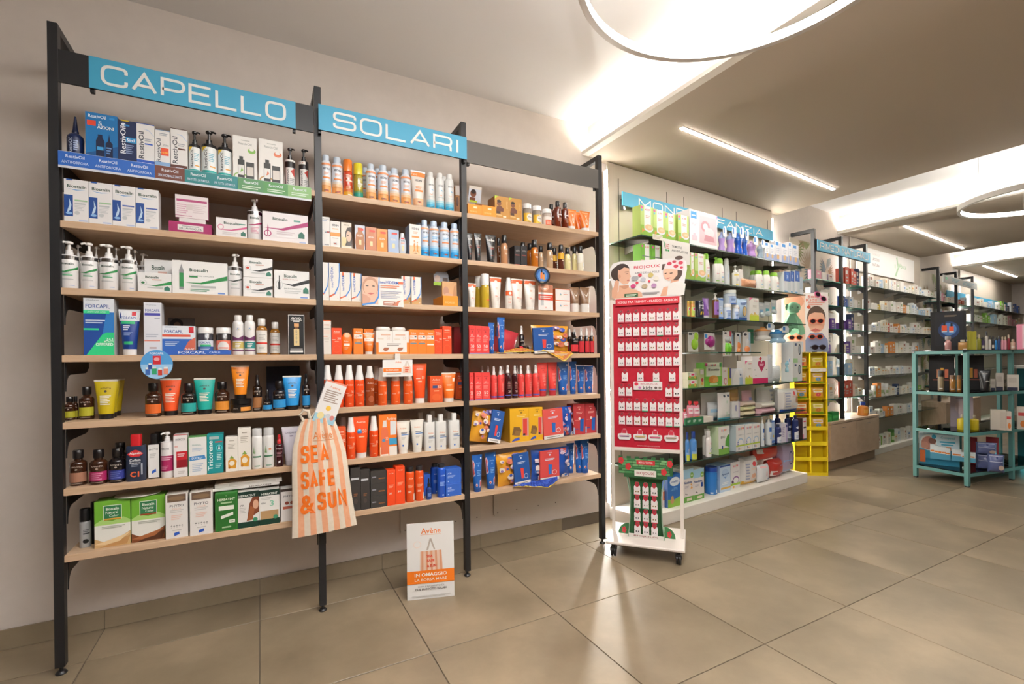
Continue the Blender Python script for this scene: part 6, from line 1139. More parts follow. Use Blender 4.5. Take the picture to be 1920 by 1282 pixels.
TABLE_ITEMS = [
 ('perf_disp', 6.416, -0.307, 1.19, 0.247, 0.367, 'black framed perfume display with two orange bottles on teal table'),
 ('pinkb', 6.265, -0.359, 1.19, 0.046, 0.127, 'pink cosmetic bottle before black display on teal table'),
 ('amberb', 6.324, -0.442, 1.19, 0.061, 0.093, 'square amber perfume bottle on teal table'),
 ('limebox', 6.529, -0.423, 1.19, 0.031, 0.174, 'lime yellow carton on teal table, left one'),
 ('limebox', 6.539, -0.452, 1.19, 0.03, 0.172, 'lime yellow carton on teal table, right one'),
 ('m_lime', 6.597, -0.468, 1.19, 0.03, 0.141, 'mini bottle in row on teal table top, number one from left'),
 ('m_purple', 6.606, -0.494, 1.19, 0.02, 0.117, 'mini bottle in row on teal table top, number two from left'),
 ('m_white', 6.613, -0.515, 1.19, 0.021, 0.17, 'mini bottle in row on teal table top, number three from left'),
 ('m_white', 6.62, -0.535, 1.19, 0.019, 0.127, 'mini bottle in row on teal table top, number four from left'),
 ('m_black', 6.626, -0.555, 1.19, 0.019, 0.122, 'mini bottle in row on teal table top, number five from left'),
 ('m_blue', 6.633, -0.573, 1.19, 0.018, 0.113, 'mini bottle in row on teal table top, number six from left'),
 ('m_navy', 6.639, -0.592, 1.19, 0.019, 0.124, 'mini bottle in row on teal table top, number seven from left'),
 ('m_pink', 6.646, -0.612, 1.19, 0.019, 0.116, 'mini bottle in row on teal table top, number eight from left'),
 ('m_pink', 6.652, -0.63, 1.19, 0.018, 0.115, 'mini bottle in row on teal table top, number nine from left'),
 ('m_red', 6.658, -0.649, 1.19, 0.019, 0.133, 'mini bottle in row on teal table top, number ten from left'),
 ('m_beige', 6.667, -0.674, 1.19, 0.031, 0.09, 'mini bottle in row on teal table top, number eleven from left'),
 ('pinkbox', 6.665, -0.732, 1.19, 0.063, 0.221, 'tall pink and white carton on teal table'),
 ('blackdisp2', 6.278, -0.306, 0.82, 0.177, 0.322, 'black cosmetic display panel on upper table shelf, left one'),
 ('blackdisp2', 6.531, -0.429, 0.82, 0.172, 0.319, 'black cosmetic display panel on upper table shelf, right one'),
 ('tbot', 6.183, -0.335, 0.82, 0.045, 0.185, 'slim clear bottle with black cap on upper table shelf'),
 ('tamb', 6.236, -0.398, 0.82, 0.047, 0.141, 'amber jar on upper table shelf, left one'),
 ('tamb', 6.249, -0.439, 0.82, 0.034, 0.141, 'amber jar on upper table shelf, right one'),
 ('blktube', 6.369, -0.574, 0.82, 0.079, 0.188, 'black cosmetic pouch on upper table shelf'),
 ('whbox', 6.625, -0.552, 0.82, 0.03, 0.102, 'small white carton on upper table shelf, first'),
 ('whbox', 6.639, -0.593, 0.82, 0.048, 0.156, 'white carton on upper table shelf, second'),
 ('whbox', 6.666, -0.671, 0.82, 0.072, 0.142, 'white carton on upper table shelf beside leg'),
 ('lilpanel', 6.416, -0.4, 0.475, 0.155, 0.303, 'pale lilac display card on middle table shelf'),
 ('yelbot', 6.227, -0.467, 0.475, 0.072, 0.137, 'yellow round perfume bottle on middle table shelf, left one'),
 ('yelbot', 6.3, -0.525, 0.475, 0.061, 0.133, 'yellow round perfume bottle on middle table shelf, right one'),
 ('whbig', 6.491, -0.623, 0.475, 0.093, 0.177, 'white hang-tab carton on middle table shelf'),
 ('whfruit', 6.512, -0.684, 0.475, 0.032, 0.166, 'white carton with fruit picture on middle table shelf'),
 ('whfruit', 6.683, -0.722, 0.475, 0.06, 0.201, 'white carton with orange print at right of middle table shelf'),
 ('compback', 6.299, -0.273, 0.125, 0.278, 0.283, 'plaster display with couple portrait on lowest table shelf'),
 ('plaster', 6.19, -0.265, 0.185, 0.032, 0.133, 'plaster pack in teal tray, number one from left'),
 ('plaster', 6.199, -0.29, 0.185, 0.03, 0.125, 'plaster pack in teal tray, number two from left'),
 ('plaster', 6.208, -0.315, 0.185, 0.03, 0.118, 'plaster pack in teal tray, number three from left'),
 ('plaster', 6.216, -0.34, 0.185, 0.032, 0.116, 'plaster pack in teal tray, number four from left'),
 ('plaster', 6.224, -0.363, 0.185, 0.039, 0.108, 'plaster pack in teal tray, number five from left'),
 ('plaster', 6.243, -0.42, 0.185, 0.066, 0.104, 'plaster pack in teal tray, number six from left'),
 ('plaster', 6.259, -0.467, 0.185, 0.033, 0.084, 'plaster pack in teal tray, number seven from left'),
 ('plaster', 6.272, -0.506, 0.185, 0.064, 0.089, 'plaster pack in teal tray, number eight from left'),
 ('navypk', 6.371, -0.579, 0.125, 0.136, 0.133, 'navy and white pad pack on lowest table shelf, left of pair'),
 ('navypk', 6.294, -0.664, 0.125, 0.106, 0.155, 'navy and white pad pack on lowest table shelf, right of pair'),
 ('navypk', 6.371, -0.579, 0.255, 0.136, 0.11, 'navy and white pad pack on top of the pair'),
 ('redcard', 6.53, -0.427, 0.125, 0.082, 0.252, 'red card standing on lowest table shelf, left'),
 ('redcard', 6.719, -0.517, 0.125, 0.084, 0.248, 'red card standing on lowest table shelf, right'),
]
# ------------------------------------------------------------------ frame of the long glass-shelf wall (it turns away 5 degrees)
A5 = math.radians(5.1); EB = Vector((math.cos(A5), math.sin(A5), 0)); NB = Vector((-math.sin(A5), math.cos(A5), 0)); OB = Vector((3.096, .048, 0))
def fb(s, off, z=0): return OB+EB*s+NB*off+Vector((0, 0, z))
# ------------------------------------------------------------------ floor, walls, ceiling
fl = MB(); fl.box(-2, 14, -4.6, 1.9, -.05, -.004); floor = tag(fl.build('floor', M_GROUT), kind='structure')
TS = .592; tb = MB(); tb.box(-TS/2+.0018, TS/2-.0018, -TS/2+.0018, TS/2-.0018, -.0035, 0, 0, .0012); tile_me = tb.mesh('tile', [M_TILE])
for i in range(-4, 24):
    for j in range(-5, 5):
        x = .07+TS*(i+.5); y = -.53+TS*(j+.5)
        if y-TS/2 < -3.6: continue
        if y-TS/2 > .36+max(0, (x-2.7)*.09): continue
        link('tile', tile_me, floor, (x, y, 0))
b = MB(); b.box(-2, 2.775, .33, .45, 0, 2.755); tag(b.build('wall_back', M_WALL), kind='structure')
b = MB(); b.box(-.33, 11.6, .345, .46, 0, 2.755); o = b.build('wall_back_far', M_WALL, None, OB, A5); tag(o, kind='structure')
b = MB(); b.box(-2.1, -2, -4.7, .45, 0, 2.755); tag(b.build('wall_left', M_WALLD), kind='structure')
b = MB(); b.box(-2, 14, -4.7, -4.6, 0, 2.755); tag(b.build('wall_front', M_WALLD), kind='structure')
b = MB(); b.box(14, 14.1, -4.7, 1.9, 0, 2.755); tag(b.build('wall_right', M_WALL), kind='structure')
b = MB(); b.box(-2.1, 14.1, -4.7, 1.9, 2.755, 2.85); tag(b.build('ceiling', M_CEIL), kind='structure')
def soffit(x0, x1, n):
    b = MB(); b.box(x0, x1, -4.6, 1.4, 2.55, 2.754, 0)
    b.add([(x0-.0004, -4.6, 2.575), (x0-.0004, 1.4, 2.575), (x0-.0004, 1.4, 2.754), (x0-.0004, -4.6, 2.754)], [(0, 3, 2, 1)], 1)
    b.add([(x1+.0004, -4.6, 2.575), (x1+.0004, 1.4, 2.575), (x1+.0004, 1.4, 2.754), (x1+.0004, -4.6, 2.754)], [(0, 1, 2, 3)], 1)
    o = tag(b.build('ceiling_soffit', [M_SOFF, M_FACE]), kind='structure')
    l = MB(); l.box(x0-.055, x0, -4.6, 1.4, 2.55, 2.556); l.box(x0-.055, x0-.05, -4.6, 1.4, 2.556, 2.575)
    l.build('ledge', M_FACE, o)
    c = MB(); c.box(x0-.04, x0-.022, -4.55, .33+max(0, (x0-2.7)*.09), 2.557, 2.563)
    tag(c.build('cove_light', M_COVE), f'white cove light strip along the {n} soffit edge', 'light')
soffit(2.70, 5.21, 'nearest'); soffit(6.56, 9.05, 'second'); soffit(10.55, 13.9, 'farthest')
# baseboard tiles under the rack
bb = MB(); bb.box(-1.98, 2.765, .322, .3295, 0, .076); base = tag(bb.build('baseboard_back', M_GROUT), kind='structure')
t2 = MB(); t2.box(-TS/2+.001, TS/2-.001, -.005, .004, 0, .08, 0, .001); bt_me = t2.mesh('tile', [M_BASE])
for i in range(-3, 5):
    x = .07+TS*(i+.5)
    if x+TS/2 < 2.78: link('tile', bt_me, base, (x, .32, .0005))
# ------------------------------------------------------------------ lamps
def ring_lamp(loc, r, label):
    o = empty('ring_lamp', loc, 0, label, 'lamp'); n = 72
    def band(r0, r1, z0, z1):
        b = MB(); v = []
        for i in range(n):
            a = 2*pi*i/n; c, s = math.cos(a), math.sin(a)
            v += [(r0*c, r0*s, z0), (r1*c, r1*s, z0), (r1*c, r1*s, z1), (r0*c, r0*s, z1)]
        f = []
        for i in range(n):
            j = (i+1) % n
            for k in range(4): m = (k+1) % 4; f.append((i*4+k, i*4+m, j*4+m, j*4+k))
        return b.add(v, f, 0, False)
    h = band(r-.004, r+.010, -.02, .02); h2 = band(r-.013, r-.004, -.02, -.0175); h.add(h2.v, h2.f, 0); h.build('housing', mat('#d8d4ce', .4), o)
    band(r-.012, r-.0045, -.017, .017).build('diffuser', M_RING, o)
    for k in range(3):
        a = 2*pi*k/3+.5; w_ = MB(); w_.tube([(r*math.cos(a), r*math.sin(a), .02), (r*math.cos(a), r*math.sin(a), 2.754-loc[2])], .0012, 6); w_.build('suspension_wire', M_STEEL, o)
ring_lamp((2.013, -1.379, 2.40), .519, 'white hanging ring lamp in the nearest ceiling recess'); ring_lamp((6.05, -1.03, 2.36), .49, 'white hanging ring lamp in the second ceiling recess')
def led_bar(s0, s1, off, n):
    p0 = fb(s0, off, 2.55); L = s1-s0; o = empty('linear_lamp', p0, A5, f'linear ceiling lamp set in the {n} soffit', 'lamp')
    b = MB(); b.box(0, L, -.016, .016, -.003, -.0002); b.build('trim', M_WHITE, o)
    b = MB(); b.box(.006, L-.006, -.011, .011, -.006, -.003); b.build('diffuser', M_LED, o)
led_bar(-.17, 1.84, -.293, 'nearest'); led_bar(3.74, 5.75, -.18, 'second'); led_bar(7.67, 9.7, .03, 'farthest')
# no lamps modelled behind the viewpoint; added area fills stand in there
# ------------------------------------------------------------------ black steel rack with oak shelves
PX = [0.0, .9035, 1.6193, 2.5234]; PW = .029; DEP = .322
SHZ = [1.924, 1.676, 1.427, 1.177, .928, .682, .436]
rack = empty('wall_rack', (1.27, .16, 0), 0, 'tall black steel rack of three bays with oak shelves', 'shelving')
R0 = Vector((1.27, .16, 0))
def rk(b, name, m, parent=rack):
    b.v = [(x-R0.x, y-R0.y, z) for x, y, z in b.v]; return b.build(name, m, parent)
for x in PX:
    b = MB(); b.box(x, x+PW, 0, .03, .028, 2.4, 0, .0015); po = rk(b, 'post', M_BLACK)
    f = MB(); f.lathe([(.017, 0), (.018, .004), (.012, .011), (.006, .012), (.006, .03)], 16, cx=x+PW/2, cy=.015); rk(f, 'foot', M_BLACK, po)
    b = MB(); b.box(x, x+PW, .0305, DEP+.007, 2.37, 2.4, 0, .0015); rk(b, 'top_bar', M_BLACK)
prof = [(.031, -.11), (.034, -.085), (.042, -.066), (.056, -.053), (.075, -.048), (.25, -.045), (.272, -.04), (.285, -.028), (.297, -.027), (.297, -.0), (.031, -.0)]
for bi in range(3):
    xl = PX[bi]+PW+.0006; xr = PX[bi+1]-.0006
    for z in SHZ:
        b = MB(); b.box(xl, xr, .003, DEP-.003, z-.026, z-.0004, 0, .0012); rk(b, 'shelf', M_OAK)
        for xx in (xl, xr-.004):
            b = MB(); b.prism([(y, z-.0265+q) for y, q in prof], xx, xx+.004, ax='x'); rk(b, 'bracket', M_BLACK)
# signs
def sign(x0, x1, z0, z1, y, label, text=None, tx=None, dark=None):
    o = empty('category_sign', ((x0+x1)/2, y+.012, (z0+z1)/2), 0, label, 'sign'); c = Vector(o.location)
    def bd(b, nm, m): b.v = [(p_[0]-c.x, p_[1]-c.y, p_[2]-c.z) for p_ in b.v]; return b.build(nm, m, o)
    if dark:
        b = MB(); b.box(dark[0], dark[1], y+.0015, y+.010, z0, z1); bd(b, 'panel', M_GREYP if not text else M_BLACK)
    if text:
        b = MB(); b.box(x0, x1, y-.001, y+.0013, z0, z1); bd(b, 'blue_sheet', M_BLUE)
        bd(stroke_text(text, tx[0], tx[1], tx[2], tx[3], y-.0022, .0105, .3), 'lettering', mat('#f2f0ec', .5))
    for q in (x0, x1-.012):
        b = MB(); b.box(q, q+.012, y+.0101, y+.028, z0-.012, z1-.01); bd(b, 'bracket', M_BLACK)
    return o
sign(.118, .826, 2.184, 2.303, -.004, 'blue CAPELLO sign above the left bay', 'CAPELLO', (.158, .782, 2.205, 2.282), (.031, .9))
sign(.918, 1.638, 2.19, 2.305, -.0315, 'blue SOLARI sign above the middle bay', 'SOLARI', (.985, 1.59, 2.21, 2.286), (.93, 1.62))
sign(1.657, 2.512, 2.19, 2.306, -.004, 'blank dark grey sign panel above the right bay', None, None, (1.6485, 2.522))
# cover plates on the wall under the rack
for (x0, x1, z0, z1, d) in ((1.36, 1.85, .168, .355, 'left'), (1.94, 2.417, .173, .34, 'right')):
    o = empty('wall_cover_plate', ((x0+x1)/2, .329, z0), 0, f'white screwed wall cover plate under the rack, {d} one', 'cover plate')
    pts = []; rr = .02
    for cx, cz, a0 in ((x1-rr, z0+rr, -90), (x1-rr, z1-rr, 0), (x0+rr, z1-rr, 90), (x0+rr, z0+rr, 180)):
        for k in range(5): a = math.radians(a0+22.5*k); pts.append((cx+rr*math.cos(a)-(x0+x1)/2, cz+rr*math.sin(a)-z0))
    b = MB(); b.prism(pts, -.012, 0); b.build('plate', mat('#d8d0c8', .45), o)
    for sx in (x0+.025, (x0*2+x1)/3, (x0+2*x1)/3, x1-.025):
        b = MB(); b.lathe([(.004, 0), (.003, .002)], 10); s_ = b.build('screw', mat('#6f6a64', .4), o); s_.rotation_euler[0] = pi/2; s_.location = (sx-(x0+x1)/2, -.0121, .022)
# ------------------------------------------------------------------ goods on the rack
WH = ['top', 'second', 'third', 'fourth', 'fifth', 'sixth', 'bottom']
for code, rows in RACK:
    bay = {'A': 'CAPELLO', 'B': 'SOLARI', 'C': 'right-bay'}[code[0]]; k = int(code[1])
    shelf_fill(rows, SHZ[k-1]+(.005 if code == 'A1' else 0), f'{WH[k-1]} {bay} shelf')
def tray(x0, x1, segs, label, yb=.2):
    o = empty('shelf_tray', ((x0+x1)/2, .1, 1.924), 0, label, 'tray'); w_ = (x1-x0)/2
    b = MB(); b.box(-w_, w_, -.112, yb-.1, .0003, .0035); b.build('base', card('#dfe3ea'), o)
    b = MB(); b.box(-w_, w_, -.114, -.112, -.058, .002); f = b.build('front', card('#d7dbe4'), o)
    for a, c_, c, l1, l2 in segs:
        ww = c_-a; pm, ms = print_mesh([R(0, .14, 1, 1, c), T('RestivOil', .5, .74, .56, .2, '#e6ecf4'), T(l2, .5, .38, .8, .17, '#cfdcf0', 0, .01) if l2 else Ln(.15, .28, .88, .48, 2, '#cfe0cc')], lambda u, v, e: (a+u*ww-(x0+x1)/2, -.114-e, -.058+v*.06), 1)
        pm.build('printed_label', ms, o)
tray(.0305, .3165, [(.0305+.0953*k, .0305+.0953*(k+1), '#2a66c0', '', 'ANTIFORFORA') for k in range(3)], 'blue printed shelf tray with white lettering on top CAPELLO shelf')
tray(.3175, .5995, [(.3175, .414, '#6f3b2c', '', 'SEBONORMALIZZANTE'), (.414, .507, '#1f7f82', '', 'PER TUTTA LA FAMIGLIA'), (.507, .5995, '#1f7f82', '', 'PER TUTTA LA FAMIGLIA')], 'brown and teal printed shelf tray on top CAPELLO shelf')
tray(.6005, .886, [(.6005+.0952*k, .6005+.0952*(k+1), ['#4f8a55', '#4d8f4a', '#7fae6a'][k], '', '') for k in range(3)], 'green printed shelf tray on top CAPELLO shelf')
def plate(name, cat, label, w_, h_, th, loc, rx=0, rz=0, c='#ece8e4', dec=(), shape=None, edge=None):
    """flat printed card, thickness th, front facing -y, origin at bottom centre"""
    o = empty(name, loc, rz, label, cat); o.rotation_euler[0] = rx
    b = MB()
    if shape == 'disc': b.prism([(w_/2*math.cos(2*pi*i/32), h_/2+h_/2*math.sin(2*pi*i/32)) for i in range(32)], 0, th)
    elif shape == 'round':
        r = min(w_, h_)*.06; pts = []
        for cx, cz, a0 in ((w_/2-r, r, -90), (w_/2-r, h_-r, 0), (-w_/2+r, h_-r, 90), (-w_/2+r, r, 180)):
            for k in range(4): a = math.radians(a0+30*k); pts.append((cx+r*math.cos(a), cz+r*math.sin(a)))
        b.prism(pts, 0, th)
    elif shape: b.prism([(u*w_-w_/2, v*h_) for u, v in shape], 0, th)
    else: b.box(-w_/2, w_/2, 0, th, 0, h_)
    b.build('card', card(c), o)
    if dec:
        pm, ms = print_mesh(list(dec), lambda u, v, e: ((u-.5)*w_, -e, v*h_), 1); pm.build('printed_label', ms, o)
    return o
o = plate('brand_strip', 'strip', 'blue shelf strip lettered CAPELLI on fourth CAPELLO shelf', .235, .018, .003, (.4495, .003, 1.1775), c='#2f5fb8', dec=[T('FORCAPIL', .42, .5, .4, .6, '#eaf0f8', 0, .01), T('CAPELLI', .75, .5, .16, .4, '#dbe6f6')])
BOT = lambda u, v, w_, h_, c: [R(u-w_/2, v, u+w_/2, v+h_*.75, c), R(u-w_*.4, v+h_*.75, u+w_*.4, v+h_, '#ecebe9')]
o = plate('shelf_talker', 'sign', 'round blue shelf disc with bottles hanging from fourth CAPELLO shelf', .104, .114, .0015, (.3155, -.014, 1.082), c='#4f9ad6', shape='disc', dec=[P([(.5+.49*math.cos(pi+pi*i/14), .5+.49*math.sin(pi+pi*i/14)) for i in range(15)], '#9cc8ea'), T('FORCAPIL', .5, .88, .42, .07, '#f2f7fb', 0, .01), R(.38, .5, .62, .8, '#cf2c38'), C(.5, .68, .09, .06, '#e8a0a4')]+BOT(.22, .14, .14, .26, '#3a66b0')+BOT(.42, .16, .15, .26, '#2f9a6a')+BOT(.6, .12, .13, .26, '#c8402f')+BOT(.78, .15, .15, .26, '#e0907c')+BOT(.3, .34, .12, .2, '#2a4f98'))
b = MB(); b.box(-.012, .012, .0016, .0166, .09, .0954); b.box(-.012, .012, .0156, .0166, .09, .1); b.build('clip', M_CLEAR, o)
SKIN = '#d9a68a'; HAIR = '#3a2a22'
FACE = lambda u, v, s, hc=HAIR, sk=SKIN: [C(u, v+.04*s, .17*s, .24*s, hc), C(u, v, .14*s, .2*s, sk), C(u-.055*s, v+.03*s, .025*s, .014*s, '#4a3a36'), C(u+.055*s, v+.03*s, .025*s, .014*s, '#4a3a36'), P([(u-.05*s, v-.09*s), (u, v-.105*s), (u+.05*s, v-.09*s), (u, v-.08*s)], '#b8605a')]
o = plate('counter_card', 'sign', 'white placard with smiling woman leaning on third SOLARI shelf', .197, .14, .003, (1.204, -.006, 1.408), rx=-.04, c='#e9e4df', dec=[R(0, .05, .38, 1, '#d9b39c')]+[C(.2, .66, .19, .34, '#b98a70'), C(.2, .6, .16, .3, '#dfb298'), C(.12, .68, .035, .02, '#4a423e'), C(.27, .68, .035, .02, '#4a423e'), P([(.12, .42), (.2, .38), (.29, .42), (.2, .45)], '#c06a62'), P([(0, .05), (.14, .05), (.2, .24), (.1, .36), (.0, .4)], '#cf9c84'), P([(.0, .0), (.3, .08), (.4, .3), (.42, 1), (.4, 1), (.37, .34), (.28, .13), (0, .06)], '#3f86d0')]+[T('neoVIDERM', .66, .84, .46, .1, '#2a5cb4', 0, .01), R(.88, .8, 1, .88, '#d9683c'), Ln(.44, .64, .9, .74, 2, '#e08a6a'), Ln(.44, .28, .95, .54, 5, '#a8a8b8'), R(.5, .04, .8, .18, '#a86a54'), P([(.76, .04), (.84, .2), (.95, .24), (.88, .14), (.86, .04)], '#c9785a'), Ln(.52, .07, .76, .14, 2, '#f0e0d8')])
b = MB(); b.box(-.05, .05, -.022, 0, -.003, 0); b.build('foot', card('#dcd6d0'), o)
plate('display_card', 'card', 'grey and lime header card behind orange display box, third SOLARI shelf', .084, .074, .002, (1.536, .1, 1.544), c='#8e929c', dec=[R(.0, .0, .8, .25, '#9cc23a'), R(.6, .3, .95, .6, '#4a3a34'), C(.25, .5, .2, .25, '#b9a294')], shape=[(.1, 0), (1, 0), (1, .8), (.9, 1), (.2, 1), (0, .7)])
for k, x in enumerate((1.213, 1.29)):
    S(f'compact{k}', 'compact', 'powder_compact', 'compact', '', '#e6e1da'); put(f'compact{k}', (x, .05, SHZ[3]+.1145), .072, .02, 0, ['white round powder compact on left half of compact display', 'white round powder compact on right half of compact display'][k], 'powder compacts on the display box')
o = plate('price_tag', 'tag', 'white promo tag with striped tote hanging from fourth SOLARI shelf', .146, .082, .0012, (1.267, -.02, 1.067), c='#ece9e5', shape='round', dec=[T('Av\u00e8ne', .52, .86, .2, .12, '#e88a5a'), R(.02, .28, .62, .5, '#ee7a28'), T('IN OMAGGIO', .32, .39, .42, .1, '#f8efe8', 0, .02), Ln(.12, .12, .6, .2, 1, '#b9b4ae'), P([(.66, .2), (.95, .2), (.92, .62), (.68, .62)], '#e8c4ae'), P([(.72, .62), (.78, .9), (.82, .9), (.8, .62)], '#d8cfc6'), P([(.84, .62), (.8, .9), (.84, .92), (.9, .62)], '#d8cfc6'), Ln(.74, .28, .88, .54, 3, '#d8522a')])
b = MB(); b.box(-.013, .013, .0013, .0023, .06, .1105); b.box(-.013, .013, .0013, .022, .1106, .1116); b.build('strap', card('#e2ded8'), o)
o = plate('shelf_talker', 'sign', 'round black and blue disc standing on third right-bay shelf', .104, .1, .0015, (2.1, -.02, 1.572), c='#17171a', shape='disc', dec=[C(.5, .5, .4, .4, '#2f5c9c'), C(.5, .48, .3, .3, '#5a8cc8'), P([(.36, .3), (.5, .3), (.52, .66), (.38, .66)], '#e07a2c'), R(.4, .66, .5, .84, '#17171a'), P([(.54, .26), (.64, .26), (.64, .56), (.54, .56)], '#e8994a'), R(.56, .56, .62, .66, '#17171a'), Ln(.36, .08, .64, .16, 3, '#b9a878')])
b = MB(); b.box(-.008, .008, .0016, .003, -.12, .03); b.build('stem', M_CLEAR, o)
o = plate('counter_card', 'sign', 'leaflet card with woman and red band on third right-bay shelf', .098, .145, .002, (2.134, .0, 1.4275), c='#ece6e2', dec=[R(0, .7, 1, 1, '#b9785c'), C(.42, .92, .3, .16, '#d9a284'), P([(.25, .84), (.45, .8), (.62, .86), (.44, .88)], '#f0e4de'), R(0, .4, 1, .62, '#d84a34'), Ln(.08, .46, .92, .56, 2, '#f4dcd4'), T('S', .5, .1, .08, .06, '#d84a34')])
b = MB(); b.box(-.03, .03, .0025, .03, 0, .002); b.build('foot', card('#e2ddd8'), o)
plate('display_card', 'card', 'tilted flap card with portrait on top right-bay shelf', .075, .085, .002, (1.735, .1, 2.02), rx=.25, c='#cfd6e2', dec=[R(.0, .82, 1, 1, '#e4ddd4'), C(.36, .55, .24, .24, '#7a4a34'), C(.36, .66, .2, .14, '#2c1a14'), R(.1, .1, .55, .3, '#6a3a28'), R(.1, .0, .7, .12, '#b6cc3a')])
S('brown_bag', 'pouch', 'sachet', 'sachet', '', '#8a5a3a', [R(.3, .4, .7, .7, '#a8734c')], d=.03); put('brown_bag', (1.77, .075, 1.932), .08, .075, 0, 'crumpled brown sachet in orange display tray, top right-bay shelf')
# paisley gift pouches, cards and scarves
rnd = random.Random(3)
def paisley(nm, c, cols, n=26):
    dec = []
    for k in range(n):
        u, v = rnd.uniform(.06, .94), rnd.uniform(.05, .95); a = rnd.uniform(0, 6.28); q = rnd.uniform(.05, .11)
        pts = [(u+q*math.cos(a+t)*(1+.5*math.cos(t)), v+q*.8*math.sin(a+t)*(1+.5*math.cos(t))) for t in [2*pi*i/10 for i in range(10)]]
        pts = [(min(max(x, .03), .97), min(max(y, .03), .97)) for x, y in pts]
        dec.append(P(pts, rnd.choice(cols))); dec.append(C(min(max(u, .06), .94), min(max(v, .06), .94), q*.45, q*.4, rnd.choice(cols)))
    S(nm, 'pouch', 'gift_pouch', 'pouch', '', c, dec, d=.06, p=.4)
paisley('pais_y', '#dd9c2a', ['#3a55a8', '#c9655a', '#e8d8c8', '#8a7ab8', '#d8805a']); paisley('pais_b', '#1c4fa8', ['#d4c4d4', '#c8504a', '#e8dcd8', '#3a78c8', '#b8a4c0'])
def pput(key, label, x, y, z, w_, h_, ry=0, rx=0):
    o = put(key, (x, y, z), w_, h_, 0, label); o.rotation_euler[1] = ry; o.rotation_euler[0] = rx; return o
def gift_card(label, x, y, z, w_, h_, c, tube, ry=0, rx=0):
    o = plate('gift_sleeve', 'box', label, w_, h_, .014, (x, y, z), rx=rx, c=c, dec=[T('APIVITA', .5, .93, .26, .03, '#cfd8ec'), C(.5, .86, .05, .03, '#cfd8ec'), Ln(.25, .68, .75, .74, 2, '#cdd6ea'), R(0, 0, 1, .11, '#e3ddd6'), Ln(.15, .04, .8, .07, 1, '#9a948c'), P([(.44, .2), (.58, .2), (.62, .52), (.42, .54)], tube), C(.74, .26, .12, .08, '#dfe3ee'), C(.74, .26, .1, .065, c)])
    o.rotation_euler[1] = ry; return o
z4, z6, z7 = SHZ[3], SHZ[5], SHZ[6]
pput('pais_y', 'yellow paisley pouch standing on fourth right-bay shelf', 2.19, .05, z4+.001, .26, .165)
gift_card('blue gift sleeve on yellow paisley pouch, fourth right-bay shelf', 2.118, -.006, z4+.003, .135, .147, '#1f5298', '#d8403a', -.06)
S('red_tri', 'pouch', 'gift_pouch', 'pouch', '', '#c43a44', [R(.3, 0.04, 1, .16, '#e3d8d4'), R(0, .6, .2, .98, '#2a4a98')], d=.05, p=.5); pput('red_tri', 'red pouch leaning behind blue tubes, fourth right-bay shelf', 1.9, .1, z4+.002, .15, .14, .25)
o = put('mist_black', (1.97, .045, z4+.022), .036, .13, 0, 'dark spray bottle lying on its side, fourth right-bay shelf'); o.rotation_euler = (0, 1.45, .35)
pput('pais_y', 'yellow paisley pouch with cord tilted on sixth right-bay shelf', 1.742, .045, z6+.012, .16, .185, .18, -.1)
gift_card('blue gift sleeve around tilted yellow pouch, sixth right-bay shelf', 1.79, -.004, z6+.014, .075, .175, '#1f5298', '#d8403a', .24, -.1)
gift_card('coral red gift sleeve leaning on sixth right-bay shelf', 2.18, .0, z6+.002, .135, .172, '#d8564f', '#2a68b4', -.05)
pput('pais_b', 'blue paisley pouch behind coral sleeve, sixth right-bay shelf', 2.285, .05, z6+.001, .12, .175, -.04)
pput('pais_y', 'crumpled yellow paisley pouch on bottom right-bay shelf', 1.935, .05, z7+.001, .2, .185, -.06)
gift_card('blue gift sleeve in front of yellow pouch, bottom right-bay shelf', 1.968, -.004, z7+.008, .1, .175, '#1f5298', '#d8403a', -.08)
pput('pais_b', 'wide blue paisley pouch on bottom right-bay shelf', 2.19, .06, z7+.001, .27, .18)
gift_card('coral red gift sleeve on blue paisley pouch, bottom right-bay shelf', 2.157, .012, z7+.004, .13, .172, '#cf4846', '#2a68b4')
def scarf(label, pts, z, c1, c2, loc):
    """small cloth: grid between an upper and a lower outline with folds"""
    up, lo = pts; n = 24; m = 8; b = MB(); v = []
    def ev(pl, t):
        t *= len(pl)-1; i = min(int(t), len(pl)-2); f = t-i; return [pl[i][k]*(1-f)+pl[i+1][k]*f for k in range(3)]
    for j in range(m+1):
        for i in range(n+1):
            a = ev(up, i/n); d = ev(lo, i/n); t = j/m
            p_ = [a[k]*(1-t)+d[k]*t for k in range(3)]; w_ = .008*math.sin(i*1.3+j*.5)*math.sin(pi*t*.9+.2); v.append((p_[0], p_[1]-abs(w_)*.6, p_[2]+w_*.5+.004))
    for j in range(m):
        for i in range(n):
            k = j*(n+1)+i; mi = 2 if (j == m-1) else (1 if ((i*7+j*3) % 11 in (0, 1, 4) or (i//3+j//2) % 3 == 0) else 0)
            b.add([v[k], v[k+1], v[k+n+2], v[k+n+1]], [(0, 1, 2, 3)], mi, True)
    o = b.build('scarf', [mat(c1, .7), mat(c2, .7), mat('#d8c05a', .7)]); tag(o, label, 'scarf'); sd = o.modifiers.new('solid', 'SOLIDIFY'); sd.thickness = .0015
    return o
scarf('yellow and blue printed scarf spilling over edge of fourth right-bay shelf', ([(1.83, .05, z4), (1.97, .05, z4+.03), (2.07, .03, z4+.02), (2.1, .02, z4+.04), (2.2, .03, z4+.012), (2.31, .03, z4+.006)], [(1.82, -.0, z4), (1.95, -.004, z4+.004), (2.08, -.006, z4+.006), (2.12, -.01, z4+.012), (2.25, -.014, z4-.055), (2.315, -.01, z4-.004)]), z4, '#dd9c2a', '#c97a4a', None)
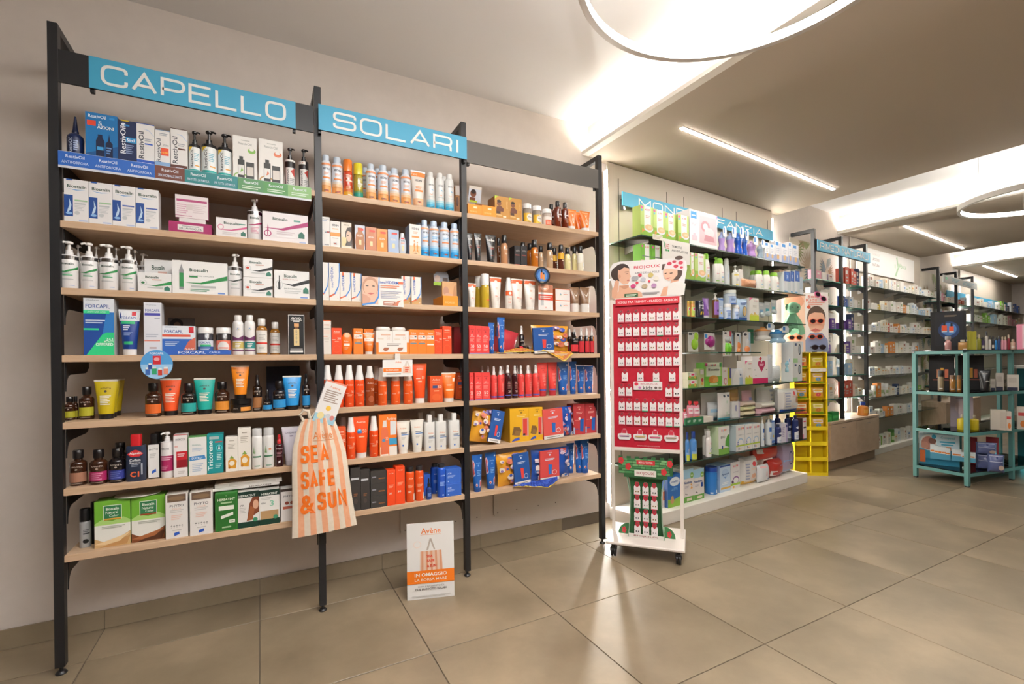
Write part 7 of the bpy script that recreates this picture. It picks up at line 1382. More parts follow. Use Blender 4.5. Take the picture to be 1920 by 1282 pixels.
scarf('folded blue scarf with yellow hem on bottom right-bay shelf edge', ([(1.91, .0, z7+.006), (2.0, .0, z7+.014), (2.1, .0, z7+.012), (2.2, .0, z7+.02)], [(1.9, -.014, z7+.004), (1.98, -.016, z7-.006), (2.13, -.018, z7-.034), (2.19, -.012, z7-.006)]), z7, '#2446a8', '#3a5cc0', None)
# things lying on the hair dye boxes
o = empty('leaflet', (.235, .08, .6165), 0, 'oval green and white leaflet lying on green dye boxes', 'leaflet')
b = MB(); b.lathe([(.075, 0), (.075, .002)], 28, sy=.75); b.build('upper_sheet', card('#e0ddd2'), o); b = MB(); b.lathe([(.078, -.0025), (.078, -.0005)], 28, cx=-.012, sy=.75); b.build('lower_sheet', card('#4f7a34'), o)
for k, (x, z, w_, h_, lb) in enumerate(((.6, .5985, .29, .012, 'flat white box lying on the herbal dye boxes, lower one'), (.628, .611, .255, .018, 'flat white box with dark picture lying on another flat box'))):
    S(f'flatbox{k}', 'box', 'flat_box', 'box', '', '#dedad4', [T('HERBATINT', .75, .5, .3, .5, '#5a5650')] if k == 0 else [R(.2, .25, .9, .75, '#c9c5be')], d=.1); put(f'flatbox{k}', (x, .085, z), w_, h_, 0, lb)
# ------------------------------------------------------------------ striped tote bag hanging on the second post
bag = empty('tote_bag', (.9, -.05, .38), 0, 'peach and cream striped cloth bag hanging on the second post', 'bag')
BL = [(0, -.1105), (.3, -.1075), (.6, -.108), (.75, -.104), (.9, -.086), (1, -.064)]; BR = [(0, .162), (.25, .142), (.5, .128), (.7, .115), (.85, .093), (1, .066)]
def bi(t, pl):
    for (a, x), (c, y) in zip(pl, pl[1:]):
        if a <= t <= c: return x+(y-x)*(t-a)/(c-a)
    return pl[-1][1]
def bsurf(u, v, e=0):
    l, r = bi(v, BL), bi(v, BR); x = l+(r-l)*u; bul = .022*math.sin(pi*min(max(u, 0), 1))**.7*(.35+.65*math.sin(pi*(.15+.7*(1-v))))
    y = -bul-.004*math.sin(u*26+v*2)*(.2+.8*v)*math.sin(pi*min(max(u, 0), 1))-e
    return (x, y, v*.512+.014*(u-.3)*(1-v))
NS = 11; nx, nz = 44, 26; b = MB(); v = []
for s_ in (0, 1):
    g = [[bsurf(i/nx, j/nz) if not s_ else (bsurf(i/nx, j/nz)[0], -bsurf(i/nx, j/nz)[1]*.6+.004, bsurf(i/nx, j/nz)[2]) for i in range(nx+1)] for j in range(nz+1)]
    vv = [q for r in g for q in r]; b0 = len(b.v); b.v += vv
    for j in range(nz):
        for i in range(nx):
            a = b0+j*(nx+1)+i; f = (a, a+1, a+nx+2, a+nx+1); b.f.append(f if not s_ else f[::-1]); b.m.append(int(i/4) % 2); b.sm.append(True)
b.build('cloth', [noise_mat('cloth_cream', '#dccdb9', '#e3d6c4', 60, .85), noise_mat('cloth_peach', '#e09f78', '#e6a985', 60, .85)], bag)
pm, ms = print_mesh([T('Av\u00e8ne', .59, .855, .42, .065, '#dd8a52'), R(.38, .808, .82, .812, '#dd8a52'), Hv('SEA', .405, .70, .52, .15, '#ee7420', .22, .512, .17), Hv('SAFE', .443, .48, .6, .15, '#ee7420', .237, .512, .17), T('&', .24, .272, .24, .165, '#ee7420', 0, .03), Hv('SUN', .65, .283, .5, .155, '#ee7420', .249, .512, .17)], lambda u, v, e: bsurf(u, v, e+.0012), 6)
pm.build('printed_letters', ms, bag)
b = MB(); b.tube([(-.06, -.003, .505), (-.075, -.004, .53), (-.06, -.006, .552), (-.04, -.004, .545), (-.035, -.003, .515)], .007, 8); b.tube([(-.035, -.003, .51), (.0, .0, .55), (.02, .035, .575), (.01, .045, .58)], .004, 8); b.build('drawstring', mat('#d3c6b4', .85), bag)
o = plate('leaflet_box', 'box', 'white slanted carton with sun drawing sticking out of striped bag', .092, .19, .03, (.918, -.062, .87), c='#e9e6e4', dec=[R(0, .96, 1, 1, '#e8927a'), T('Av\u00e8ne', .5, .86, .5, .06, '#e08a60'), Ln(.15, .5, .85, .78, 6, '#a8968c'), C(.52, .36, .12, .06, '#ecc04a'), R(0, 0, 1, .2, '#9cc4d4'), C(.28, .16, .16, .08, '#e3d49a'), C(.62, .16, .14, .08, '#c9ccd0'), C(.82, .16, .1, .06, '#d88a84')])
o.rotation_euler[1] = .34
# ------------------------------------------------------------------ promo board on the floor
o = empty('promo_board', (1.39, -.12, .0005), -.29, 'white promo board with striped tote picture standing on floor', 'sign'); o.rotation_euler[0] = -.05
b = MB(); b.box(-.112, .112, -.003, .003, 0, .358); b.build('board', card('#e9e7e4'), o)
pm, ms = print_mesh([T('Av\u00e8ne', .51, .895, .42, .075, '#ea7a2c'), R(.29, .842, .72, .846, '#ea7a2c'), C(.22, .72, .08, .045, '#f2d9cc'), C(.22, .72, .07, .038, '#e9e7e4'), P([(.41, .64), (.48, .79), (.52, .79), (.6, .64), (.57, .64), (.5, .76), (.45, .64)], '#b9ada2'), P([(.27, .36), (.76, .37), (.73, .63), (.28, .63)], '#e3c3ae')]+[P([(.3+.1*k, .37), (.345+.1*k, .37), (.345+.095*k, .63), (.305+.095*k, .63)], '#d89a78') for k in range(5)]+[T('SEA', .48, .56, .13, .035, '#d8482c', 0, .04), T('SAFE', .5, .5, .16, .035, '#d8482c', 0, .04), T('& SUN', .52, .43, .2, .035, '#d8482c', 0, .04), R(0, .205, 1, .375, '#ee7a1a'), T('IN OMAGGIO', .5, .32, .68, .045, '#f8f2ec', 0, .02), T('LA BORSA MARE', .5, .255, .68, .035, '#f8e6d6'), T('CON L\'ACQUISTO DI', .5, .165, .55, .026, '#8a8682'), T('DUE PRODOTTI SOLARI', .5, .13, .66, .026, '#5a5652', 0, .02), Ln(.1, .03, .92, .05, 2, '#cfccc8')], lambda u, v, e: ((u-.5)*.224, -.003-e, v*.358), 1)
pm.build('printed_label', ms, o)
b = MB(); b.add([(-.03, .0035, .24), (.03, .0035, .24), (.03, .09, -.003), (-.03, .09, -.003), (-.03, .0065, .24), (.03, .0065, .24), (.03, .093, -.003), (-.03, .093, -.003)], [(0, 1, 2, 3), (7, 6, 5, 4), (0, 3, 7, 4), (1, 5, 6, 2), (2, 6, 7, 3), (0, 4, 5, 1)]); b.build('easel_strut', card('#cfcbc4'), o)
# ------------------------------------------------------------------ white rolling jewellery stand
SA = math.radians(-48.74); SO = Vector((2.57, -.044, 0)); EX = Vector((math.cos(SA), math.sin(SA), 0)); NY = Vector((-math.sin(SA), math.cos(SA), 0))
def fs(x, y, z=0): return SO+EX*x+NY*y+Vector((0, 0, z))
M_STW = mat('#e3d9d0', .4)
st = empty('rolling_stand', fs(.2, 0), SA, 'white rolling display stand with red panel of earring cards', 'display stand')
def sb(b, nm, m, par=st): b.v = [(x-.2, y, z) for x, y, z in b.v]; return b.build(nm, m, par)
b = MB(); b.box(-.01, .42, -.19, .16, .078, .094, 0, .004); sb(b, 'base_plate', M_STW)
for x, y in ((.03, -.16), (.385, -.16), (.03, .13), (.385, .13)):
    b = MB(); b.lathe([(.012, .06), (.012, .0785)], 12, cx=x, cy=y); c = sb(b, 'caster', M_BLACK)
    w_ = MB()
    for k in range(2):
        n = 18; xx = x-.014+.016*k; w_.loft([[(xx+q, y+.01+.029*s*math.cos(2*pi*i/n), .0295+.029*s*math.sin(2*pi*i/n)) for i in range(n)] for q, s in ((0, .8), (.002, 1), (.010, 1), (.012, .8))])
    w_.box(x-.017, x+.017, y-.012, y+.035, .03, .062, 0, .006); sb(w_, 'wheel', M_BLACK, c)
for x in (.0, .394):
    b = MB(); b.box(x, x+.018, -.009, .009, .0945, 1.50, 0, .002); sb(b, 'upright', M_STW)
for z in (.585, 1.475):
    b = MB(); b.box(.0185, .3935, -.009, .009, z, z+.022, 0, .002); sb(b, 'crossbar', M_STW)
b = MB(); b.box(.0185, .3935, -.003, .004, .6075, 1.4745); sb(b, 'red_panel', noise_mat('red_card', '#b00f28', '#bd1430', 30, .5))
def onst(x0, x1, z0, z1, y): return lambda u, v, e: (x0+(x1-x0)*u, y-e, z0+(z1-z0)*v)
pm, ms = print_mesh([T('www.biojoux.com', .5, .012, .35, .014, '#d8a0a4')], onst(.035, .4, .61, 1.46, -.003)); sb(pm, 'web_lettering', ms)
b = MB(); b.box(.036, .40, -.016, -.012, 1.462, 1.502); bn = sb(b, 'banner', mat('#cf2434', .5))
pm, ms = print_mesh([T('SCEGLI TRA TRENDY - CLASSICI - FASHION', .5, .5, .94, .36, '#f4e6e4', 0, .01)], onst(.036, .40, 1.462, 1.502, -.016)); sb(pm, 'banner_lettering', ms)
hp = [(.03, 1.5025), (.41, 1.5025), (.424, 1.55), (.444, 1.66), (.44, 1.7), (.41, 1.722), (.06, 1.73), (.02, 1.72), (.002, 1.69), (.005, 1.63), (.028, 1.53)]
b = MB(); b.prism(hp, -.014, -.010); sb(b, 'header_board', card('#e8e4e2'))
HX0, HX1, HZ0, HZ1 = .0, .44, 1.503, 1.73
pm, ms = print_mesh([T('BIOJOUX', .5, .8, .34, .1, '#c9304a', 0, .01), T('AMICI DELLA PELLE', .5, .66, .32, .05, '#7a7478'),
  # woman at left
  P([(.05, .02), (.44, .02), (.43, .14), (.36, .22), (.27, .27), (.25, .36), (.13, .36), (.12, .2), (.06, .12)], '#dcab8d'), P([(.13, .34), (.26, .36), (.26, .3), (.2, .25)], '#c48d70'), C(.12, .68, .1, .2, '#38241b'), C(.17, .78, .1, .16, '#38241b'), P([(.12, .8), (.2, .86), (.265, .8), (.275, .66), (.29, .58), (.275, .55), (.272, .47), (.25, .39), (.19, .38), (.14, .46), (.115, .6)], '#e0b094'), P([(.11, .8), (.17, .9), (.25, .87), (.27, .8), (.2, .84), (.14, .76)], '#38241b'), P([(.215, .665), (.255, .67), (.25, .655), (.22, .65)], '#3a2822'), P([(.205, .7), (.262, .71), (.262, .72), (.21, .715)], '#4a3026'), P([(.235, .47), (.272, .475), (.262, .505), (.24, .5)], '#b8555a'), C(.135, .6, .02, .05, '#d39c80'), P([(.03, .06), (.09, .04), (.12, .28), (.13, .46), (.1, .52), (.07, .46), (.06, .34), (.03, .24)], '#d8a487'), R(.2, .04, .38, .13, '#2f5a34'), Ln(.22, .06, .36, .11, 2, '#cfe0c8'),
  # girl at right
  P([(.68, .02), (.97, .02), (.99, .3), (.9, .38), (.8, .34), (.72, .24)], '#e6e2dc'), P([(.67, .02), (.75, .02), (.77, .26), (.71, .24)], '#dba688'), P([(.8, .34), (.9, .38), (.91, .5), (.82, .48)], '#d29b7d'), C(.86, .6, .09, .2, '#4a2f22'), P([(.71, .66), (.74, .78), (.84, .8), (.89, .7), (.89, .54), (.84, .43), (.78, .4), (.73, .46), (.71, .56)], '#e5b69b'), P([(.69, .68), (.7, .84), (.76, .84), (.74, .74)], '#4a2f22'), C(.91, .97, .05, .05, '#4a2f22'), P([(.72, .72), (.73, .8), (.78, .93), (.98, .9), (.97, .63), (.9, .66), (.82, .7)], '#ead9d9'), C(.79, .84, .03, .045, '#c8324a'), C(.87, .76, .03, .045, '#c8324a'), C(.93, .84, .03, .045, '#c8324a'), C(.85, .88, .025, .035, '#c8324a'), C(.94, .72, .02, .03, '#c8324a'), P([(.725, .6), (.755, .61), (.75, .585), (.73, .585)], '#3a2822'), P([(.79, .6), (.83, .605), (.825, .58), (.795, .58)], '#3a2822'), P([(.735, .47), (.77, .45), (.81, .48), (.77, .475)], '#b8555a'),
  C(.33, .52, .035, .06, '#a8a6aa'), C(.36, .52, .03, .06, '#a8a6aa'), C(.41, .6, .025, .045, '#d8304a'), C(.45, .48, .035, .06, '#b8bac4'), C(.55, .58, .035, .06, '#c9b66a'), C(.62, .48, .035, .06, '#e3dcd0'), C(.32, .32, .035, .055, '#c83a78'), C(.47, .3, .038, .06, '#b9a484'), C(.59, .3, .035, .06, '#b48ab4'), C(.37, .4, .02, .035, '#d8304a'), C(.53, .42, .016, .03, '#d8304a'), Ln(.44, .08, .66, .14, 2, '#a39ea0')], onst(HX0, HX1, HZ0, HZ1, -.014)); sb(pm, 'header_print', ms)
b = MB(); b.box(.136, .3, -.012, -.008, .954, 1.005, 0, .002); kd = sb(b, 'kids_plate', card('#e3dcda'))
pm, ms = print_mesh([T('BIOJOUX', .55, .7, .6, .26, '#c46a78'), T('kids', .5, .28, .34, .4, '#3a3638'), C(.1, .72, .07, .2, '#d8304a'), C(.22, .28, .05, .15, '#c47ab4'), C(.78, .28, .05, .15, '#6a5a58'), C(.92, .28, .05, .15, '#8a7a70')], onst(.136, .3, .954, 1.005, -.012)); sb(pm, 'kids_lettering', ms)
# earring cards: one mesh set, every card a thing
def card_mesh(w_, h_, pin, foot):
    b = MB(); pts = [(-.5, .04), (-.46, 0), (.46, 0), (.5, .04), (.5, .34), (.46, .38), (.5, .42), (.5, .62), (.42, .72), (.36, .74), (.34, .9), (.2, 1), (-.2, 1), (-.34, .9), (-.36, .74), (-.42, .72), (-.5, .62), (-.5, .42), (-.46, .38), (-.5, .34)]
    b.prism([(x*w_, z*h_) for x, z in pts], -.0012, 0)
    pm, ms = print_mesh([P([(.14, .74), (.16, .9), (.3, 1), (.7, 1), (.84, .9), (.86, .74), (.5, .58)], '#b02a3a'), C(.5, .88, .16, .07, '#7a4a48'), R(.03, .0, .97, .07, foot)], lambda u, v, e: ((u-.5)*w_, -.0012-e, v*h_), 1)
    e_ = MB()
    for s in (-1, 1): e_.lathe([(.0026, 0), (.0032, .003), (.002, .007)], 8, cx=s*w_*.18, cy=-.0035)
    return [('card', b.mesh('card', [card('#e8e2e2')])), ('printed_label', pm.mesh('printed_label', ms)), ('earrings', e_.mesh('earrings', [mat(pin, .25, metal=.7)]))], h_*.24
CV = [card_mesh(.036, .078, c, f) for c, f in (('#9a9a9c', '#c8455a'), ('#c8a04a', '#c8455a'), ('#3a3a40', '#c8455a'), ('#d8d4d0', '#4a9a74'), ('#b06a8a', '#c8455a'))]
cx8 = [.065, .109, .155, .201, .247, .291, .336, .381]; n_card = 0
def put_card(x, z, var, label, y=-.0095, group='earring cards on the red panel', name='earring_card'):
    parts, eh = CV[var]; o = empty(name, fs(x, y, z), SA, label, 'earring card', group)
    for nm, me in parts:
        c = link(nm, me, o)
        if nm == 'earrings': c.location.z = eh
    h = MB(); return o
hook_me = MB().tube([(0, .0055, 0), (0, -.012, .0), (0, -.014, .003)], .0012, 6).mesh('hook', [M_STEEL])
rr_ = random.Random(11)
for r, zz in enumerate((1.36, 1.274, 1.185, 1.094, 1.003, .914, .827, .741)):
    xs = cx8 if r not in (4, 5) else ([.085, .176, .266, .356] if r == 4 else [cx8[0], cx8[1], cx8[6], cx8[7]])
    for i, x in enumerate(xs):
        put_card(x, zz, rr_.choice([0, 0, 1, 1, 2, 2, 3, 4]), f'white earring card with red heart, {ORD[r]} row from top, {ORD[i]} from left')
        h = link('hook', hook_me, st, (x-.2, -.0088, zz+.068))
for i, x in enumerate((.079, .171, .257, .348)):
    o = empty('hair_clip_card', fs(x, -.0095, .65), SA, f'wide white hair clip card at bottom of red panel, {ORD[i]} from left', 'hair clip card', 'hair clip cards')
    b = MB(); b.prism([(-.04, .02), (-.03, .004), (.03, .004), (.04, .02), (.038, .038), (.016, .042), (.014, .06), (.006, .07), (-.006, .07), (-.014, .06), (-.016, .042), (-.038, .038)], -.0012, 0); b.build('card', card('#e8e2e2'), o)
    pm, ms = print_mesh([R(.34, .6, .66, .95, '#c8364a'), R(.12, .36, .88, .44, '#b89a9c'), R(.7, .5, .85, .56, '#4a9a74')], lambda u, v, e: ((u-.5)*.08, -.0012-e, v*.07), 1); pm.build('printed_label', ms, o)
    c = MB(); c.box(-.028, .028, -.006, -.0016, .022, .027, 0, .0015); c.build('clip', mat(['#8a5a9a', '#b8a05a', '#c83a6a', '#9a8a6a'][i], .3), o)
# cardboard castle display on the base plate
cs = empty('castle_display', fs(.205, -.05, .0945), SA, 'green brick castle card display with earring cards on stand base', 'display')
G1, G2, G3 = '#3f7a4a', '#2f6238', '#5f9a62'
b = MB(); b.prism([(-.1, 0), (.1, 0), (.088, .1), (.085, .25), (.092, .33), (.108, .365), (-.108, .365), (-.092, .33), (-.085, .25), (-.088, .1)], 0, .004); b.build('back_board', card(G2), cs)
for s in (-1, 1):
    b = MB(); b.loft([[(s*.1, -.03, 0), (s*.1, .004, 0), (s*.104, .004, 0), (s*.104, -.03, 0)], [(s*.088, -.03, .1), (s*.088, .004, .1), (s*.092, .004, .1), (s*.092, -.03, .1)], [(s*.085, -.03, .25), (s*.085, .004, .25), (s*.089, .004, .25), (s*.089, -.03, .25)], [(s*.108, -.025, .365), (s*.108, .004, .365), (s*.112, .004, .365), (s*.112, -.025, .365)]], smooth=False); b.build('side_wing', card('#8aa48c'), cs)
    b = MB(); pts = [(0, 0)]+[(s*.062*math.cos(pi/2*k/8), .066*math.sin(pi/2*k/8)) for k in range(9)]; b.prism([(s*.1+x, z+.004) for x, z in pts], .0045, .0075); b.build('bush_flap', card(G1), cs)
    pm, ms = print_mesh([C(.5+.09*math.cos(2*pi*k/5), .45+.2*math.sin(2*pi*k/5), .07, .14, '#c8323a') for k in range(5)], lambda u, v, e: (s*.128+(u-.5)*.08, .0045-e, v*.06), 1); pm.build('flower_print', ms, cs)
tw = MB(); xw = .152
pts = [(-xw, .352), (xw, .352), (xw, .375), (xw+.001, .46)]
mer = [(-xw, .372), (-xw+.03, .372), (-xw+.03, .352), (xw-.03, .352), (xw-.03, .372), (xw, .372), (xw, .462)]
z0, z1 = .462, .475; nM = 7; cw = 2*xw/(2*nM-1)
for i in range(nM-1, -1, -1):
    xa = -xw+cw*2*i; mer += [(xa+cw, z0), (xa+cw, z1), (xa, z1), (xa, z0)]
tw.prism(mer, -.032, -.028); tower = tw.build('tower_board', card(G2), cs)
k_ = 0
for row in range(6):
    z = .375+row*.0148; x = -xw+.002+(.018 if row % 2 else 0)
    while x < xw-.02:
        w_ = rr_.uniform(.028, .046); w_ = min(w_, xw-.002-x)
        b = MB(); b.box(x, x+w_-.003, -.0345, -.0321, z, z+.0118, 0, .001); b.build('brick', card(rr_.choice([G1, G3, '#4a8a54', '#74aa72'])), tower); x += w_; k_ += 1
pm, ms = print_mesh([R(.34, .62, .68, .84, '#c8323a'), T('MENU TESTER', .51, .73, .26, .1, '#f0dcd8'), R(.3, .06, .7, .36, '#e3ddd6'), T('BIOJOUX', .5, .2, .32, .16, '#a8444e')]+sum([[C(u+.03*math.cos(2*pi*k/5), v+.1*math.sin(2*pi*k/5), .025, .08, '#c8323a') for k in range(5)] for u, v in ((.18, .5), (.84, .34), (.05, .78), (.95, .74))], []), lambda u, v, e: (-xw+2*xw*u, -.0348-e, .355+.12*v), 1); pm.build('printed_label', ms, cs)
b = MB(); b.box(-.098, .098, -.03, -.027, 0, .022); b.build('front_lip', card('#d8d4cc'), cs)
pm, ms = print_mesh([T('BIOJOUX', .5, .5, .7, .5, '#8a4a50')], lambda u, v, e: (-.098+.196*u, -.03-e, .022*v), 1); pm.build('lip_lettering', ms, cs)
for r in range(4):
    for i in range(3): put_card(.157+.048*i, .405-r*.0775-.068+.005, rr_.choice([0, 1, 2, 2, 3]), f'earring card on green castle display, {ORD[r]} row from top, {ORD[i]} from left', y=-.075, group='earring cards on the castle display')
# ------------------------------------------------------------------ glass shelf wall units
M_SLOT = mat('#5a5148', .6)
def glass_unit(s0, s1, o0, depth, zs, label, pl_top=.087, zt=2.545, panel=M_PANEL, slots=()):
    o = empty('shelf_unit', fb((s0+s1)/2, o0+depth/2), A5, label, 'shelving'); L = (s1-s0)/2; D = depth/2
    b = MB(); b.box(-L, L, D, D+.012, pl_top, zt); pn = b.build('back_panel', panel, o)
    for s in slots:
        b = MB(); b.box(s-.003-(s0+s1)/2, s+.003-(s0+s1)/2, D-.0012, D-.0002, .4, 2.447); b.build('slot', M_SLOT, o)
    b = MB(); b.box(-L, L, -D, D+.012, 0, pl_top-.0003, 0, .003); b.build('plinth', mat('#e8e2d8', .4), o)
    nsp = max(1, round((s1-s0)/1.05)); w_ = (s1-s0)/nsp
    for z in zs:
        for k in range(nsp):
            b = MB(); xa = -L+w_*k; b.box(xa+.001, xa+w_-.001, -D, D-.002, z-.008, z-.0003)
            b.m = [0, 0, 1, 1, 1, 1]; g = b.mesh('glass_shelf', [M_GLASS, M_GEDGE]); link('glass_shelf', g, o)
            for q in (xa+.16, xa+w_-.16):
                b = MB(); b.prism([(-D*.5, z-.0085), (D-.002, z-.0085), (D-.002, z-.06), (D-.02, z-.06), (-D*.5, z-.018)], q, q+.008, ax='x'); b.build('bracket', mat('#8f8a84', .35, metal=.6), o)
    return o
GZ = [1.961, 1.707, 1.44, .926, .663, .40]
glass_unit(-.2, 1.97, 0, .30, GZ, 'baby care wall unit with glass shelves and white plinth', slots=(-.094, .436, .646, 1.169, 1.379, 1.897))
def led_strip(s, off, z0, z1, label):
    o = empty('led_profile', fb(s, off), A5, label, 'light'); b = MB(); b.box(-.005, .005, -.006, .006, z0, z1); b.build('diffuser', M_LED, o); b = MB(); b.box(-.011, .011, .0065, .012, z0, z1); b.build('channel', M_STEEL, o)
led_strip(-.214, .306, .12, 2.48, 'vertical light strip between black rack and baby shelves'); led_strip(1.985, .305, .12, 2.48, 'vertical light strip at far end of baby shelves'); led_strip(3.56, .322, .52, 2.3, 'vertical light strip behind RIMEDI NATURALI shelves'); led_strip(7.58, .325, .52, 2.3, 'vertical light strip behind far white sign shelves')
def fsign(s0, s1, z0, z1, off, label, text, tx, c=None, sheet=M_BLUE, tc='#f2f0ec', th=.0085):
    o = empty('category_sign', fb((s0+s1)/2, off), A5, label, 'sign'); L = (s1-s0)/2
    b = MB(); b.box(-L, L, 0, .008, z0, z1); b.build('sheet', sheet, o)
    if text: b = stroke_text(text, tx[0]-(s0+s1)/2, tx[1]-(s0+s1)/2, tx[2], tx[3], -.002, th, .3); b.build('lettering', mat(tc, .5), o)
    return o
o = fsign(-.092, 1.92, 2.246, 2.343, .262, 'blue MONDO INFANZIA sign above baby shelves', 'MONDO INFANZIA', (.08, 1.735, 2.264, 2.324))
for q in (-.99, .95): b = MB(); b.box(q, q+.02, .0085, .0365, 2.22, 2.3); b.build('bracket', M_STEEL, o)
# banner hanging from the first glass shelf
plate('paper_banner', 'banner', 'white TRIMESTRE ANTI-INFLAZIONE paper hanging from top baby shelf', .295, .155, .001, fb(.148, -.008, 1.806), rz=A5, c='#e3dfda', dec=[T('TRIMESTRE', .52, .72, .36, .1, '#4a4a4c', 0, .01), T('ANTI-INFLAZIONE', .63, .54, .6, .1, '#4a4a4c', 0, .01), R(.1, .58, .24, .78, '#b84a4a'), R(.115, .61, .225, .75, '#e3dfda'), R(.13, .64, .21, .72, '#d89a9a'), C(.13, .5, .03, .05, '#3a9a5a'), C(.21, .5, .03, .05, '#3a9a5a'), P([(.03, .9), (.07, .86), (.1, .6), (.08, .6)], '#3a9a5a')])
plate('paper_strip', 'leaflet', 'small patterned paper strip on top baby shelf edge', .1, .035, .001, fb(-.05, -.012, 1.94), rz=A5, c='#e6e2d6', dec=[Ln(.05, .2, .95, .8, 3, '#c9b8a0')])
ZB = {'D1': (GZ[0], 'top baby shelf'), 'D2': (GZ[1], 'second baby shelf'), 'D3': (GZ[2], 'third baby shelf'), 'D5': (GZ[3], 'fifth baby shelf'), 'D6': (GZ[4], 'sixth baby shelf'), 'D7': (GZ[5], 'lowest glass baby shelf'), 'D8': (.087, 'baby unit plinth')}
for code, rows in BABY: shelf_fill(rows, ZB[code][0], ZB[code][1], OB, A5)
# hook bar row with hanging cards (fourth level)
o = empty('hook_rail', fb(1.05, .285, 1.35), A5, 'grey hook rail across baby unit with hanging cards', 'rail')
b = MB(); b.box(-.8, .85, -.004, .004, -.012, .012); b.build('bar', mat('#9a958e', .35, metal=.6), o)
for k in range(8):
    b = MB(); x = -.74+k*.135; b.tube([(x, -.004, 0), (x, -.2, .004), (x, -.21, .012)], .003, 6); b.build('hook', M_STEEL, o)
b = MB(); b.box(.21, .72, -.28, 0, 1.172, 1.1797); b.m = [0, 0, 1, 1, 1, 1]; o = link('glass_shelf', b.mesh('glass_shelf', [M_GLASS, M_GEDGE]), None, OB, A5); tag(o, 'short glass shelf below hanging spoons on baby unit', 'shelf')
def blister(name, cat, label, s, off, z0, w_, h_, c, dec, bub=None, bc='#c9d8e0', bshape='round'):
    o = empty(name, fb(s, off, z0), A5, label, cat); b = MB(); b.box(-w_/2, w_/2, 0, .0015, 0, h_, 0, .0005); b.build('backing_card', card(c), o)
    if dec: pm, ms = print_mesh(dec, lambda u, v, e: ((u-.5)*w_, -e, v*h_), 1); pm.build('printed_label', ms, o)
    for (u, v, ru, rv, c2) in (bub or []):
        b = MB(); n = 16; b.loft([[((u-.5)*w_+ru*w_*k*math.cos(2*pi*i/n), -y, v*h_+rv*h_*k*math.sin(2*pi*i/n)) for i in range(n)] for y, k in ((.0002, 1), (.012, .92), (.02, .6))][::-1]); b.build('moulded_item', plastic(c2), o)
    return o
blister('spoon_blister', 'blister pack', 'clear blister with lime green feeding spoon, leftmost hanging pack', .488, .11, 1.19, .12, .15, '#cfcdc8', [C(.5, .92, .06, .03, '#8a8580'), R(.06, .84, .4, .94, '#3a3a44')], [(.6, .38, .3, .28, '#8fc02e'), (.72, .75, .12, .24, '#8fc02e')])
blister('teether_card', 'teether', 'white card with magenta teether beside green spoon pack', .69, .11, 1.205, .13, .13, '#e3dfdc', [R(.05, .72, .3, .95, '#3a8ad0')], [(.6, .5, .34, .36, '#9a1f78'), (.25, .48, .18, .2, '#9a1f78')])
blister('grey_pack', 'blister pack', 'narrow grey hanging pack beside magenta teether', .78, .14, 1.165, .07, .15, '#b0aca6', [R(.2, .8, .7, .92, '#55525a')])
blister('cutlery_card', 'cutlery', 'white card with green handled spoon and fork', .895, .09, 1.155, .12, .2, '#e6e2de', [R(.75, .5, .95, 1, '#c8304a'), C(.3, .92, .14, .04, '#3a3a44'), C(.1, .06, .06, .03, '#d8502a')], [(.36, .3, .12, .24, '#6fc02a'), (.68, .3, .12, .24, '#6fc02a'), (.34, .68, .1, .12, '#b8b8ba'), (.66, .68, .1, .12, '#b8b8ba')])
blister('soother_card', 'soother', 'small white and blue soother card', .995, .12, 1.235, .068, .105, '#e3e4e6', [R(.6, .1, 1, .9, '#9cc0dc'), C(.3, .8, .2, .1, '#3a3a44')])
blister('spoon_card', 'spoon', 'white card with soft orange spoon', 1.06, .1, 1.16, .078, .19, '#e3e2df', [C(.5, .88, .2, .05, '#2f3440'), R(.7, .1, 1, .9, '#c8d8e4')], [(.5, .2, .26, .12, '#d8854a'), (.5, .42, .1, .16, '#d8854a')])
blister('fork_card', 'fork', 'white card with orange handled fork', 1.168, .09, 1.162, .115, .195, '#e5e3e0', [C(.35, .88, .2, .05, '#2f3440'), R(.76, .1, 1, .95, '#a8c4dc')], [(.5, .26, .28, .14, '#e08a52'), (.52, .5, .1, .2, '#c8c8ca')])
blister('teether_pack', 'teether', 'dark green teether hanging beside orange fork', 1.28, .12, 1.262, .088, .12, '#1f6a4a', [C(.5, .5, .3, .3, '#155a3c')])
for s, z, c1, c2, nm in ((1.43, 1.285, '#d8d4ce', '#e0985a', 'clear training cup with orange base hanging at baby unit'), (1.67, 1.268, '#9cc4e4', '#2f86d0', 'blue handled training cup hanging at baby unit')):
    S('cup'+nm[:4], 'sip', 'training_cup', 'cup', '', c1, (), cap=c2); put('cup'+nm[:4], fb(s, .1, z), .13, .15, A5, nm)
for k, (s, z, c) in enumerate(((1.42, 1.495, '#8ab4d8'), (1.51, 1.508, '#3aa8b8'), (1.615, 1.53, '#5ab8c4'))):
    blister('bottle_blister', 'blister pack', f'clear hanging pack with aqua print, {ORD[k]} from left, third baby shelf', s, .1, z, .09, .12, '#cfd6da', [R(.2, .15, .75, .5, c), R(.1, .75, .8, .92, '#e6eaec')], [(.5, .12, .4, .2, '#d0d8dc')])
for k in range(3): S(f'wst{k}', 'pouch', 'wipes_pack', 'pack', '', ['#d8c8a8', '#d3cf9c', '#d9c4b4'][k], [R(.3, .2, .7, .8, '#8ac0a8')], d=.12, p=.3); put(f'wst{k}', fb(1.15, .1, GZ[4]+.0005+.04*k), .22, .038, A5, f'flat wipes pack in left pile of sixth baby shelf, {["bottom", "middle", "top"][k]} one')
